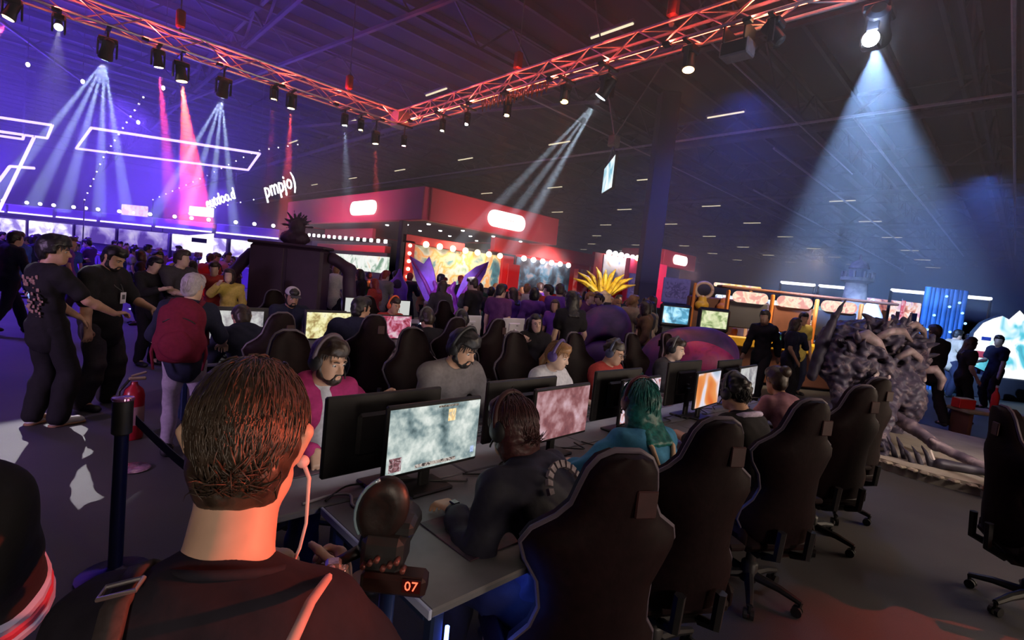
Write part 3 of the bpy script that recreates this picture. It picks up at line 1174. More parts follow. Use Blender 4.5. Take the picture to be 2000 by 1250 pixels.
def eyes_and_brows(P, parent, brow, male=True):
    H, c, k = P.H, P.head, P.k * P.hk

    def W(x, y, z):
        return c + H @ (_np([x, y, z]) * k)
    eye_m = mat('eye_white', (.55, .52, .5), .2, vary=0)
    iris_m = mat('eye_iris', (.02, .012, .008), .2, vary=0)
    for sg in (-1, 1):
        e = MB().ball(W(sg * .031, .0775, .008), .0118 * k, 10, 8).build('eye', eye_m, parent, 'all')
        MB().ball(W(sg * .031, .0835, .0065), .0075 * k, 8, 6).build('iris', iris_m, e, 'all')
        MB().tube([W(sg * .014, .0965, .026), W(sg * .032, .0945, .031), W(sg * .05, .080, .026)], [.0045 * k, .005 * k, .003 * k], 5).build('eyebrow', brow, parent, 'all')
    if True:
        MB().tube([W(-.021, .0905, -.0595), W(0, .0965, -.0585), W(.021, .0905, -.0595)], [.002, .004 * k, .002], 5).build('lips', mat('lips', (.36, .13, .11), .4), parent, 'all')


def person(name, label, loc, rz, pose, sk, top, bottom=None, shoes_m=None, sleeve=.6, female=False, h=.012, hair=None, hands=((.35, None, None), (.35, None, None)), beard=None, belly=0.0, flare=.012, wrinkle=.004, cat='person', group=None, top_name='t_shirt', face=True, legs=True, hood=None, sole=None, hem=.0, top_g=.012, foot_yaw=0, seed=0):
    """a figure: one continuous body, with clothes, hair, eyes as its children"""
    root = thing(name, label, cat, loc, rz, group)
    P = pose
    B = SDF(h)
    add_trunk(B, P, -.004, belly * .8, female)
    for i in (0, 1):
        add_arm(B, P, i)
        cu, hd, pn = hands[i]
        add_hand(B, P, i, h, cu, hd, pn)
        if legs:
            add_leg(B, P, i)
            f = np.array(P.ft[i], float)
            B.cap(P.an[i], f + rotm(foot_yaw) @ _np([0, .10, .035]), .036, .03, .02)
    add_head(B, P, h, not female)
    B.build('body', sk, root)
    G = SDF(max(h, .010), wrinkle, 26, seed)
    add_trunk(G, P, top_g, belly, female, hip=not P.sit or True)
    if hem:
        G.cap(P.hip + _np([0, 0, .0]), P.hip + _np([0, .01 + (.1 if P.sit else 0), -hem]), .15 * P.w, .155 * P.w, .06)
    for i in (0, 1):
        add_arm(G, P, i, top_g + (.006 if sleeve < 1 else .004), 0, sleeve)
    up = P.T[:, 2]
    G.ell(P.neck + P.T @ _np([0, .035, .055]), (.066 * P.k, .075 * P.k, .05 * P.k), P.T, .012, True)
    if hood:
        G.cap(P.neck + P.T @ _np([-.07, -.05, .02]), P.neck + P.T @ _np([.07, -.05, .02]), .05, .05, .04)
        G.cap(P.neck + P.T @ _np([-.06, -.08, -.03]), P.neck + P.T @ _np([.06, -.08, -.03]), .05, .05, .04)
    G.build(top_name, top, root)
    if legs and bottom:
        L = SDF(max(h, .012), wrinkle * .8, 22, seed + 3)
        L.ell(P.hip + _np([0, -.005, -.01]), _np([.152 * P.w, .11 + belly * .3, .11]) * P.k + .006, None, .05)
        for i in (0, 1):
            add_leg(L, P, i, .010, flare)
        L.build('trousers', bottom, root)
        for i in (0, 1):
            shoe(P, i, shoes_m or black_m, root, sole, foot_yaw)
    if hair:
        hm, st, th = hair
        scalp_hair(P, hm, root, min(h, .010), st, th, seed + 1)
    if face:
        eyes_and_brows(P, root, hair[0] if hair else sk)
    if beard:
        H, c, k = P.H, P.head, P.k * P.hk
        W = lambda x, y, z: c + H @ (_np([x, y, z]) * k)
        D = SDF(.006, .0012, 160, seed)
        D.ell(W(0, .052, -.086), _np([.044, .044, .038]) * k, H, 0)
        for sg in (-1, 1):
            D.cap(W(sg * .066, .006, -.02), W(sg * .046, .012, -.066), .017 * k, .026 * k, .02)
            D.cap(W(sg * .046, .012, -.066), W(sg * .02, .062, -.088), .027 * k, .023 * k, .02)
            D.cap(W(sg * .022, .094, -.055), W(sg * .026, .086, -.075), .006 * k, .008 * k, .01)
        D.cap(W(-.02, .096, -.0455), W(.02, .096, -.0455), .0065 * k, .0065 * k, .006)
        D.ell(W(0, .10, -.0605), _np([.018, .02, .006]) * k, H, .003, True)
        D.build('beard', beard, root)
    return root, P

# ------------------------------------------------------------------ furniture of the play area
_CM = {}


def piece(name, key, make, mats, parent, smooth=False, loc=None, rot=None):
    """an object whose mesh is shared between alike pieces"""
    if key not in _CM:
        _CM[key] = make().mesh(name, mats, smooth)
    o = link(bpy.data.objects.new(name, _CM[key]), parent)
    if loc is not None:
        o.location = loc
    if rot is not None:
        o.rotation_euler = rot
    return o


leather_m = mat('chair_leather', (.010, .0035, .0045), .58, vary=.25, scale=30, bump=.12, spec=.14)
leather_red = mat('chair_red_trim', (.035, .006, .008), .6, vary=.2, scale=30)
pipe_m = mat('chair_piping', (.10, .08, .11), .5, vary=.1)
chrome_m = mat('chrome', (.5, .5, .52), .2, 1.0, vary=0)
grey_m = mat('grey_plastic', (.09, .09, .10), .5, vary=.1)
white_m = mat('white_plastic', (.7, .7, .72), .4, vary=.05)


def chair_back(front=True):
    prof = [(.46, .20), (.50, .235), (.56, .262), (.62, .255), (.69, .205), (.77, .188), (.85, .200), (.92, .245), (.98, .268), (1.03, .245), (1.08, .175), (1.13, .140), (1.19, .128), (1.25, .112), (1.29, .085), (1.31, .04)]
    wing = lambda z: np.interp(z, [.46, .58, .75, .95, 1.05, 1.15, 1.31], [.05, .10, .05, .10, .07, .035, .015])
    N = 14
    vs, fs = [], []
    for z, hw in prof:
        yb = -.235 - (z - .46) * .10
        ring = []
        for j in range(N + 1):
            u = -1 + 2 * j / N
            ring.append((hw * u, yb + wing(z) * abs(u) ** 2.6 - .035 * (1 - u * u) ** .5, z))
        for j in range(N + 1):
            u = 1 - 2 * j / N
            ring.append((hw * u * .985, yb + wing(z) * abs(u) ** 2.6 + .055 - .015 * (1 - u * u), z))
        vs += ring
    M = 2 * (N + 1)
    for i in range(len(prof) - 1):
        for j in range(M):
            fs.append((i * M + j, i * M + (j + 1) % M, (i + 1) * M + (j + 1) % M, (i + 1) * M + j))
    fs.append(tuple(range(M))[::-1])
    fs.append(tuple(range((len(prof) - 1) * M, len(prof) * M)))
    mb = MB()
    mb.add(vs, fs)
    return mb


def chair_piping():
    prof = [(.50, .235), (.56, .262), (.62, .255), (.69, .205), (.77, .188), (.85, .200), (.92, .245), (.98, .268), (1.03, .245), (1.08, .175), (1.13, .140), (1.19, .128), (1.25, .112), (1.29, .085), (1.315, .04)]
    wing = lambda z: np.interp(z, [.46, .58, .75, .95, 1.05, 1.15, 1.31], [.05, .10, .05, .10, .07, .035, .015])
    P = [(-hw * 1.0, -.235 - (z - .46) * .10 + wing(z) + .012, z) for z, hw in prof]
    P += [(-x, y, z) for x, y, z in P[::-1]]
    return MB().tube(P, .011, 6)


def gaming_chair(label, loc, rz, arms=True, group='gaming chairs', base=True, trim=None):
    t = thing('gaming_chair', label, 'chair', loc, rz, group)
    b = piece('backrest', 'cb', chair_back, leather_m, t, True)
    piece('piping', 'cp', chair_piping, pipe_m, b, True)
    piece('logo_patch', 'clp', lambda: MB().rbox((.055, -.345, 1.17), (.07, .012, .085), .004), trim or leather_red, b)
    piece('seat', 'cs', lambda: MB().rbox((0, .03, .43), (.50, .52, .10), .04).rbox((-.24, .03, .455), (.07, .48, .12), .03).rbox((.24, .03, .455), (.07, .48, .12), .03), leather_m, t, True)
    if arms:
        for s in (-1, 1):
            a = piece('armrest', 'ca%d' % s, lambda: MB().tube([(s * .25, -.03, .38), (s * .31, -.03, .40), (s * .315, -.02, .62)], [.025, .03, .024], 8), black_m, t, True)
            piece('arm_pad', 'cap%d' % s, lambda: MB().rbox((s * .315, .01, .645), (.095, .27, .035), .012), leather_m, a)
    piece('tilt_plate', 'ctp', lambda: MB().rbox((0, -.02, .355), (.26, .34, .05), .015).tube([(-.1, -.2, .36), (-.1, -.30, .40), (-.1, -.31, .56)], .025, 6).tube([(.1, -.2, .36), (.1, -.30, .40), (.1, -.31, .56)], .025, 6), black_m, t)
    if base:
        piece('gas_column', 'cgc', lambda: MB().lathe([(.05, .09), (.05, .2), (.042, .21), (.028, .22), (.028, .335)], n=12), black_m, t, True)
        for k in range(5):
            a = 2 * math.pi * k / 5 + .3
            g = piece('leg', 'cl', lambda: MB().tube([(.03, 0, .13), (.18, 0, .115), (.30, 0, .085)], [.030, .024, .018], 8), chrome_m if base == 'chrome' else black_m, t, True, rot=(0, 0, a))
            piece('caster', 'ccs', lambda: MB().tube([(.285, -.028, .03), (.285, -.008, .03)], .03, 12).tube([(.285, .008, .03), (.285, .028, .03)], .03, 12).tube([(.29, 0, .04), (.30, 0, .09)], .012, 6), black_m, g)
    return t


# near chairs stand with their backs to the aisle
gaming_chair('nearest dark racing chair, at the end of the desk, lit blue low down', (1.45, 1.04, 0), math.radians(-30), arms=False)
gaming_chair('dark racing chair behind the teal haired player', (2.22, 1.08, 0), math.radians(-30), base='chrome')
gaming_chair('dark racing chair behind the player with black hair and headband', (3.28, 1.02, 0), math.radians(-30), base='chrome')
gaming_chair('dark racing chair pulled back, fourth along the near side of the desk', (4.48, 1.0, 0), math.radians(-34), base='chrome')
gaming_chair('dark racing chair last along the near side beside the creature statue', (5.3, 1.05, 0), math.radians(-32), base='chrome')
gaming_chair('black racing chair with red lit edge standing at the right of the aisle', (4.72, -.22, 0), math.radians(205), base='chrome')
gaming_chair('black racing chair nearest on the right with only its star base in view', (4.02, -.72, 0), math.radians(190), base='chrome')
for x, y, r, l in ((1.22, 3.08, 176, 'behind the man in the pink hoodie'), (2.28, 3.30, 170, 'behind the man in the grey jacket'), (3.32, 3.12, 172, 'behind the woman with fair hair'),
                   (4.25, 3.12, 176, 'behind the player with glasses in a red top'), (5.36, 3.1, 178, 'behind the player hidden by the black monitor'), (6.35, 3.15, 186, 'last on the far side of the near desk, empty')):
    gaming_chair('dark racing chair with pale piping ' + l, (x, y, 0), math.radians(r), base=None if False else True)
for x, y, r, l in ((1.55, 4.78, 6, 'in front of the grey map screen of the second desk'), (2.58, 4.86, -12, 'under the person in the dark hooded coat'), (3.62, 4.9, -4, 'empty before the pink lit screen of the second desk'),
                   (4.22, 4.88, 3, 'just left of the white all in one computer'), (5.1, 4.62, 168, 'under the smiling woman with black hair')):
    gaming_chair('dark racing chair ' + l, (x, y, 0), math.radians(r))
for x, y, r, l in ((2.55, 7.38, 178, 'behind the man with the pale cap'), (4.05, 7.35, 182, 'behind the player with the orange headset'), (5.6, 7.4, 175, 'empty on the far side of the second desk')):
    gaming_chair('dark racing chair ' + l, (x, y, 0), math.radians(r))

# ---- desks
desk_m = mat('desk_top', (.16, .16, .175), .42, vary=.08, scale=14)
desk_leg_m = mat('desk_frame', (.03, .05, .12), .35, .3, vary=.1)
edge_m = mat('desk_edge', (.55, .62, .85), .4, vary=.05)


def desk(label, x0, x1, y0, y1, z=.74, end=False, cloth_m=None, led=0):
    t = thing('gaming_desk', label, 'desk', ((x0 + x1) / 2, (y0 + y1) / 2, 0), 0, 'joined tables of the play area')
    w, d = x1 - x0, y1 - y0
    MB().rbox((0, 0, z - .015), (w, d, .03), .006).build('tabletop', cloth_m or desk_m, t)
    for sx in (-1, 1):
        for sy in (-1, 1):
            MB().rbox((sx * (w / 2 - .05), sy * (d / 2 - .05), (z - .03) / 2), (.05, .05, z - .03), .008).build('leg', desk_leg_m, t)
        MB().rbox((sx * (w / 2 - .05), 0, z - .07), (.04, d - .15, .06), .008).build('side_rail', desk_leg_m, t)
    MB().rbox((0, 0, z - .07), (w - .15, .04, .06), .008).build('cross_rail', desk_leg_m, t)
    if led:
        MB().rbox((0, led * (d / 2 - .06), z - .042), (w - .2, .02, .014), .003).build('led_strip', glow('led_blue', (.08, .16, 1.0), 18), t)
    if led < 0 and end:
        MB().tube([(-w / 2 + .085, -d / 2 + .02, .12), (-w / 2 + .085, -d / 2 + .02, .64)], .008, 6).build('led_strip', glow('led_blue', (.08, .16, 1.0), 18), t)
    if end:
        MB().rbox((-w / 2 - .004, 0, z - .015), (.012, d, .034), .003).build('edge_band', edge_m, t)
    return t


near_x = [.92, 1.94, 2.94, 3.94, 4.94, 5.96]
for i in range(5):
    desk('grey table %s, near side of the first row' % ('with pale blue edge at the end' if i == 0 else ('under the teal haired player' if i == 1 else ('under the player with black hair' if i == 2 else ('fourth along', 'last along')[i - 3]))), near_x[i] + .004, near_x[i + 1] - .004, 1.17, 1.99, end=i == 0, led=-1 if i < 2 else 0)
far_x = [.66, 1.72, 2.76, 3.78, 4.80, 5.96]
for i in range(5):
    desk('grey table %s, far side of the first row' % ('by the pink hoodie', 'before the man in grey', 'before the fair haired woman', 'before the player with glasses', 'last along')[i], far_x[i] + .004, far_x[i + 1] - .004, 2.0, 2.78, end=i == 0, led=1 if i < 1 else 0)
for i in range(5):
    desk('dark table of the second row, near side, %s from the left end' % ('first', 'second', 'third', 'fourth', 'fifth')[i], 1.12 + i * 1.06, 2.17 + i * 1.06, 5.2, 6.0)
    desk('dark table of the second row, far side, %s from the left end' % ('first', 'second', 'third', 'fourth', 'fifth')[i], 1.12 + i * 1.06, 2.17 + i * 1.06, 6.01, 6.8)
for i in range(4):
    desk('dark table of the third row, %s from the left end' % ('first', 'second', 'third', 'fourth')[i], 3.3 + i * 1.06, 4.35 + i * 1.06, 8.8, 9.6)

# ---- screens: lit game pictures
S_BATTLE = print_mat('screen_grey_battle', [(.30, (.05, .09, .10)), (.42, (.22, .30, .31)), (.52, (.50, .58, .55)), (.62, (.78, .83, .78)), (.75, (.30, .38, .40))], 8, 6, 1.0, .5, 'game')
S_GOLD = print_mat('screen_gold_map', [(.3, (.20, .05, .04)), (.42, (.42, .32, .12)), (.52, (.85, .80, .40)), (.62, (.95, .92, .62)), (.75, (.25, .2, .12))], 8, 5, 1.0, .6, 'game')
S_PINK = print_mat('screen_rose_arena', [(.3, (.10, .03, .05)), (.45, (.32, .12, .13)), (.56, (.58, .33, .36)), (.7, (.85, .62, .72)), (.8, (.3, .06, .05))], 6, 5, .8, .7, 'game')
S_MIX = print_mat('screen_white_red', [(.3, (.25, .04, .05)), (.45, (.55, .25, .25)), (.55, (.8, .75, .9)), (.65, (.9, .55, .55)), (.78, (.2, .05, .06))], 13, 6, .9, .6)
S_BAND = print_mat('screen_orange_white', [(.30, (.75, .15, .03)), (.42, (.9, .35, .1)), (.5, (.9, .85, .95)), (.6, (.5, .6, .75)), (.75, (.2, .3, .45))], 3.2, 1, .9, .4)
S_GREY = print_mat('screen_pale_map', [(.32, (.16, .17, .2)), (.45, (.45, .42, .44)), (.55, (.62, .62, .62)), (.68, (.75, .77, .72)), (.8, (.35, .15, .2))], 9, 5, .85, .6, 'game')
S_RED = print_mat('screen_red_fight', [(.3, (.06, .02, .03)), (.45, (.45, .05, .1)), (.56, (.75, .3, .45)), (.68, (.9, .7, .75)), (.8, (.2, .04, .05))], 8, 5, .8, 1.2)
S_BLUE = print_mat('screen_blue_sky', [(.3, (.02, .10, .2)), (.45, (.08, .35, .55)), (.56, (.35, .72, .9)), (.7, (.85, .95, 1)), (.82, (.05, .15, .2))], 5, 4, 1.1, .8)
S_GREEN = print_mat('screen_green_field', [(.3, (.1, .16, .05)), (.45, (.35, .45, .2)), (.56, (.65, .72, .4)), (.7, (.85, .85, .6)), (.82, (.15, .2, .08))], 6, 4, 1.0, .8)
S_FACE = print_mat('screen_bright_map', [(.32, (.3, .3, .32)), (.5, (.75, .70, .72)), (.68, (.9, .9, .85))], 9, 5, 3.2, .6, 'game')
S_IDLE = glow('screen_white', (.8, .82, .78), .75)


def monitor(label, x, y, rz, screen, w=.53, hgt=.30, z=.74, lift=.13, tilt=0, group='monitors on the desks', face=+1, badge=True, case=None, hud=False):
    """face the screen towards local -Y"""
    t = thing('monitor', label, 'monitor', (x, y, z), math.radians(rz), group)
    k = '%.2f%.2f%.2f' % (w, hgt, lift)
    cm = case or black_m
    zc = lift + hgt / 2
    p = piece('casing', 'mp' + k + cm.name, lambda: MB().rbox((0, 0, zc), (w + .025, .028, hgt + .035), .008).rbox((0, .022, zc), (w * .55, .035, hgt * .6), .015), cm, t)
    piece('screen', 'ms' + k + screen.name, lambda: MB().box((0, -.0145, zc), (w, .003, hgt)), screen, t)
    piece('stand', 'mn' + k + cm.name, lambda: MB().rbox((0, .055, lift / 2 + .06), (.06, .03, lift + .16), .008).rbox((0, .035, zc - .03), (.05, .05, .05), .008), cm, t)
    piece('foot', 'mf' + cm.name, lambda: MB().rbox((0, .05, .008), (.24, .18, .016), .007), cm, t)
    if badge:
        piece('badge', 'mb' + k, lambda: MB().rbox((-.05, .041, zc + .05), (.05, .003, .012), .001), grey_m, p)
    if hud:
        # printed overlay of the game: panels along the lower edge and a bright gate at the top
        hx = [('map_panel', (-w / 2 + .045, -.0165, lift + .045), (.065, .001, .065), print_mat('hud_map', [(.4, (.08, .05, .05)), (.5, (.30, .12, .14)), (.6, (.5, .42, .44))], 40, 3, .9)),
              ('bar_panel', (0.01, -.0165, lift + .018), (.24, .001, .016), print_mat('hud_bar', [(.42, (.06, .05, .05)), (.5, (.42, .32, .28)), (.6, (.6, .55, .5))], 60, 2, .9)),
              ('orb_panel', (w / 2 - .028, -.0165, lift + .045), (.022, .001, .032), print_mat('hud_orb', [(.4, (.2, .3, .7)), (.55, (.6, .75, 1)), (.7, (.3, .4, .8))], 50, 2, .9)),
              ('gate_panel', (.085, -.0165, lift + hgt - .058), (.045, .001, .06), print_mat('hud_gate', [(.38, (.55, .5, .4)), (.48, (.95, .62, .25)), (.58, (1, .85, .5)), (.7, (.6, .5, .35))], 24, 4, 1.0)),
              ('score_panel', (.06, -.0166, lift + hgt - .010), (.12, .001, .010), print_mat('hud_score', [(.45, (.1, .08, .06)), (.55, (.35, .3, .25))], 60, 2, .8))]
        sc_o = [c for c in t.children if c.name.startswith('screen')][0]
        for n_, c_, d_, m_ in hx:
            MB().box(c_, d_).build(n_, m_, sc_o)
    return t


monitor('lit monitor with a grey battle map at the near end of the first desk', 1.41, 1.90, 2, S_BATTLE, hud=True)
monitor('lit monitor with a rose coloured arena beside the man in the dark jacket', 2.38, 1.93, 3, S_PINK)
monitor('lit monitor with a white and red fight in front of the teal haired player', 3.28, 1.93, 2, S_MIX)
monitor('lit monitor with orange and white bands past the teal haired player', 4.40, 1.93, 4, S_BAND)
monitor('lit monitor, last one of the near side, pale and half hidden', 5.36, 1.95, 4, S_GREY)
monitor('black back of the wide monitor facing the man in the pink hoodie', 1.28, 2.13, 182, S_FACE, w=.62, hgt=.345, lift=.085)
monitor('black back of the monitor facing the man in grey', 2.23, 2.13, 181, S_FACE, w=.60, hgt=.34, lift=.10)
monitor('black back of the monitor below the fair haired woman to her right', 3.28, 2.13, 180, S_FACE, w=.60, hgt=.34, lift=.11)
monitor('black back of the monitor hiding the bearded player with glasses', 4.34, 2.13, 180, S_FACE, w=.60, hgt=.36, lift=.12)
monitor('black back of the last monitor on the far side', 5.34, 2.13, 180, S_FACE, w=.56, hgt=.34, lift=.12)
monitor('lit monitor with a pale map on the second desk beside the grey haired woman', 1.62, 5.93, 2, S_GREY)
monitor('lit monitor with a golden map on the second desk', 2.64, 5.93, 2, S_GOLD, w=.56, hgt=.315)
monitor('lit monitor with a red fight on the second desk', 3.55, 5.93, 2, S_RED)
monitor('white all in one computer seen from behind on the second desk', 4.85, 5.95, 184, S_GREY, w=.52, hgt=.33, case=white_m)
monitor('white computer back at the end of the second desk', 5.85, 5.97, 182, S_GREY, w=.5, hgt=.31, case=white_m)
monitor('white blank screen on the third desk, left one', 4.60, 9.1, 4, S_IDLE)
monitor('white blank screen on the third desk, right one', 5.55, 9.1, 4, S_IDLE, w=.48)
monitor('monitor with a dim picture on the far side of the second desk at the left', 1.75, 6.2, 182, S_GREY)
monitor('monitor on the far side of the second desk facing the man with the pale cap', 2.72, 6.2, 182, S_GREY)

# ---- keyboards, mice, pads, cables, phone
key_m = mat('key_caps', (.05, .05, .06), .5, vary=.2, scale=60)
pad_m = print_mat('mouse_pad', [(.35, (.015, .015, .02)), (.5, (.05, .03, .045)), (.65, (.10, .04, .06)), (.8, (.16, .12, .12))], 9, 3, 0, 1)
key_mb = MB()
for r in range(5):
    for c in range(15):
        key_mb.rbox((-.2 + c * .0285, -.045 + r * .0225, .022), (.024, .019, .009), .002)
_CM['kc'] = key_mb.mesh('keys', key_m)


def station(x, y, side, lab, glow_c=None):
    """keyboard, mouse and pad of a seat; side +1 = player sits at smaller y"""
    rz = 0 if side > 0 else math.pi
    g = 'keyboards at the seats'
    k = thing('keyboard', 'black keyboard ' + lab, 'keyboard', (x - .05 * side, y - .0 * side, .747), rz + .05, g)
    piece('case', 'kb', lambda: MB().rbox((0, 0, .009), (.455, .15, .018), .005), black_m, k)
    o = link(bpy.data.objects.new('keys', _CM['kc']), k)
    o['kind'] = 'stuff'
    p = MB().rbox((0, 0, .0035), (.78, .34, .005), .002).build('mouse_pad', pad_m)
    p.location = (x + .06 * side, y, .7405)
    p.rotation_euler = (0, 0, rz)
    tag(p, 'wide printed mouse pad under the keyboard ' + lab, 'mouse pad', 'mouse pads at the seats')
    m = thing('mouse', 'black mouse ' + lab, 'mouse', (x + .30 * side, y - .02 * side, .747), rz, 'mice at the seats')
    piece('shell', 'msh', lambda: MB().ball((0, 0, .014), (.031, .058, .022), 12, 8), black_m, m, 'all')
    piece('wheel', 'mwh', lambda: MB().tube([(-.004, .03, .032), (.004, .03, .032)], .008, 8), grey_m, m)


station(1.52, 1.48, 1, 'of the man in the dark jacket')
station(2.46, 1.5, 1, 'of the teal haired player')
station(3.42, 1.5, 1, 'of the player with black hair')
station(4.45, 1.5, 1, 'at the fourth near seat')
station(5.40, 1.5, 1, 'at the last near seat')
station(1.22, 2.5, -1, 'of the man in the pink hoodie')
station(2.24, 2.5, -1, 'of the man in grey')
station(3.28, 2.5, -1, 'of the fair haired woman')
station(4.28, 2.5, -1, 'of the player with glasses')
station(5.34, 2.5, -1, 'at the last far seat')
station(1.66, 5.5, 1, 'before the pale map screen of the second desk')
station(2.66, 5.5, 1, 'before the golden map screen of the second desk')
station(3.6, 5.5, 1, 'before the red screen of the second desk')
station(4.8, 5.5, 1, 'before the white computer of the second desk')


def cable(name, pts, r, m, label):
    P = [Vector(p) for p in pts]
    out = []
    for i in range(len(P) - 1):
        p0, p1, p2, p3 = P[max(i - 1, 0)], P[i], P[i + 1], P[min(i + 2, len(P) - 1)]
        for s in range(5):
            t = s / 5
            out.append(.5 * ((2 * p1) + (p2 - p0) * t + (2 * p0 - 5 * p1 + 4 * p2 - p3) * t * t + (3 * p1 - p0 - 3 * p2 + p3) * t ** 3))
    out.append(P[-1])
    o = MB().tube(out, r, 6).build(name, m, None, 'all')
    return tag(o, label, 'cable')


cable('headset_cable', [(.86, 2.05, .746), (.98, 2.06, .75), (1.06, 2.02, .752), (1.03, 1.92, .748), (1.10, 1.86, .748), (1.16, 1.90, .748)], .0065, mat('cable_grey', (.45, .42, .48), .5), 'pale wavy cable lying on the table end beside the black monitor')
RC = random.Random(5)
for k in range(14):
    x = .95 + .36 * k
    pts = [(x, 2.02 + RC.uniform(-.05, .04), .748)]
    for j in range(4):
        pts.append((pts[-1][0] + RC.uniform(.03, .16), min(2.1, max(1.78, pts[-1][1] + RC.uniform(-.12, .12))), .748 + RC.uniform(0, .012)))
    cable('power_cable', pts, .005, black_m, 'thin dark cable tangled behind the monitors, %s from the near end' % ORDINAL[k])
ph = thing('smartphone', 'dark smartphone lying on the table end beside the mouse pad', 'phone', (.93, 1.60, .7425), math.radians(-35))
MB().rbox((0, 0, .004), (.075, .155, .008), .003).build('phone_case', mat('phone_blue', (.02, .03, .07), .3), ph)
MB().box((0, 0, .0085), (.068, .145, .001)).build('phone_screen', mat('phone_glass', (.008, .01, .02), .08, vary=0), ph)

# ------------------------------------------------------------------ people at and around the desks
sk_light = skin('light', (.60, .40, .30))
sk_tan = skin('tan', (.50, .29, .19))
sk_brown = skin('brown', (.36, .20, .13))
hair_black = hair_m('black', (.012, .010, .011))
hair_dark = hair_m('dark', (.030, .018, .013))
hair_brown = hair_m('brown', (.042, .028, .020))
hair_ginger = hair_m('fair', (.30, .15, .06))
hair_teal = hair_m('teal', (.010, .135, .125))
hair_grey = hair_m('grey', (.42, .38, .42))
hair_maroon = hair_m('maroon', (.045, .014, .016))
c_black = cloth('black', (.016, .015, .018))
c_navy = cloth('navy', (.018, .020, .045))
c_char = cloth('charcoal', (.05, .045, .052))
c_grey = cloth('grey', (.17, .15, .15))
c_white = cloth('white', (.62, .60, .62))
c_red = cloth('red', (.42, .05, .04))
c_magenta = cloth('magenta', (.40, .03, .14))
c_denim = cloth('denim_blue', (.06, .24, .42))
c_purple = cloth('purple', (.12, .04, .30))
c_plum = cloth('plum', (.016, .014, .024))
shoe_white = mat('shoe_white', (.65, .63, .66), .6)
shoe_brown = mat('shoe_brown', (.20, .10, .06), .6)
shoe_black = mat('shoe_black', (.02, .02, .022), .55)
gum_m = mat('gum_sole', (.40, .22, .12), .7)
D = math.radians


def headset(P, root_loc, rz, label, band_m, cup_m=None, mic=True, r=1.0):
    """over-ear headset worn on a head: padded band, two cups, microphone"""
    t = thing('headset', label, 'headset', root_loc, rz, 'headsets worn by the players')
    H, c, k = P.H, P.head, P.k

    def W(x, y, z):
        return Vector(c + H @ (_np([x, y, z]) * k))
    pts, pts2 = [], []
    for a in range(-92, 93, 12):
        s, co = math.sin(D(a)), math.cos(D(a))
        pts.append(W(.101 * s * r, -.012, .018 + .138 * co * r))
    MB().tube(pts, .0135, 8).build('headband', band_m, t, 'all')
    MB().tube([W(.092 * math.sin(D(a)), -.012, .022 + .126 * math.cos(D(a))) for a in range(-50, 51, 10)], .013, 6).build('band_pad', black_m, t, 'all')
    for sg in (-1, 1):
        q = Matrix(H.tolist())
        m = q @ Matrix.Rotation(math.pi / 2 * sg, 3, 'Y')
        cu = MB().lathe([(.030, -.016), (.044, -.010), (.046, .004), (.036, .014), (.012, .018)], W(sg * .094, -.012, -.002), 16, 0, m).build('ear_cup', cup_m or band_m, t, True)
        MB().lathe([(.034, -.026), (.042, -.018), (.040, -.010)], W(sg * .094, -.012, -.002), 14, 0, m).build('ear_cushion', black_m, cu, True)
    if mic:
        MB().tube([W(-.098, .0, -.02), W(-.085, .05, -.06), W(-.05, .095, -.072)], .0045, 6).build('microphone', black_m, t, 'all')
    return t


# ---- the man at the near seat, dark jacket, smart watch
LOC = (1.50, 1.12, 0)
P = Pose(1.74, True, lean=20, twist=4, head=(-4, 16, 0), lh=(-.19, .47, .805), rh=(.20, .33, .98), hunch=.5, seat=.48, width=1.02, lpole=(-.25, -.6, -1), rpole=(.8, -.3, -.6), feet=((-.16, .48, 0), (.16, .42, 0)))
jacket_m = cloth('jacket_night', (.022, .022, .038), .6)
r_, _ = person('person', 'player in a dark jacket with a black smartwatch at the first lit screen', LOC, 0, P, sk_tan, jacket_m, c_black, shoe_black, 1.76, h=.0075, hair=(hair_maroon, 'bob', .010),
       hands=((.3, (.1, 1, -.12), None), (.9, (-.35, .5, .6), (-.6, .6, 0))), top_name='jacket', top_g=.018, wrinkle=.006, face=False, hem=.05, seed=2)
hair_locks(P, hair_maroon, r_, 1500, 4, .07, .0024, -.85, .3)
headset(P, LOC, 0, 'dark maroon headset on the player in the dark jacket', leather_red, black_m)
wt = thing('smartwatch', 'black smartwatch on the wrist of the player in the dark jacket', 'watch', LOC)
wd = Vector(vn(P.wr[0] - P.el[0]))
wm = wd.to_track_quat('Z', 'Y').to_matrix()
wp = Vector(P.wr[0]) - wd * .015
MB().lathe([(.034, -.014), (.0365, -.010), (.0365, .010), (.034, .014)], wp, 16, 0, wm).build('strap', black_m, wt, True)
MB().rbox(wp + Vector((0, 0, .037)), (.034, .038, .010), .004).build('watch_case', mat('watch_face', (.01, .01, .015), .1, vary=0), wt)
# jacket back print: a pale ring of letters round a dark disc
jp = [o for o in bpy.data.objects if o.name == 'jacket'][0]
back = Vector(P.chest) + Matrix(P.T.tolist()) @ Vector((.02, -.150, .03))
qb = Matrix(P.T.tolist()) @ Matrix.Rotation(math.pi / 2, 3, 'X')
mb = MB()
for k in range(10):
    a0, a1 = D(-5 + 19 * k), D(8 + 19 * k)
    ring = [(r_ * math.cos(a), r_ * math.sin(a), zz) for zz in (-.012, .004) for r_, a in ((.085, a0), (.112, a0), (.112, a1), (.085, a1))]
    mb.add([qb @ Vector(v) + back for v in ring], [(0, 1, 2, 3), (4, 7, 6, 5), (0, 4, 5, 1), (1, 5, 6, 2), (2, 6, 7, 3), (3, 7, 4, 0)])
bp = mb.build('back_print', mat('print_pale', (.26, .22, .24), .8, vary=.3, scale=60), jp.parent)
bp['kind'] = 'stuff'

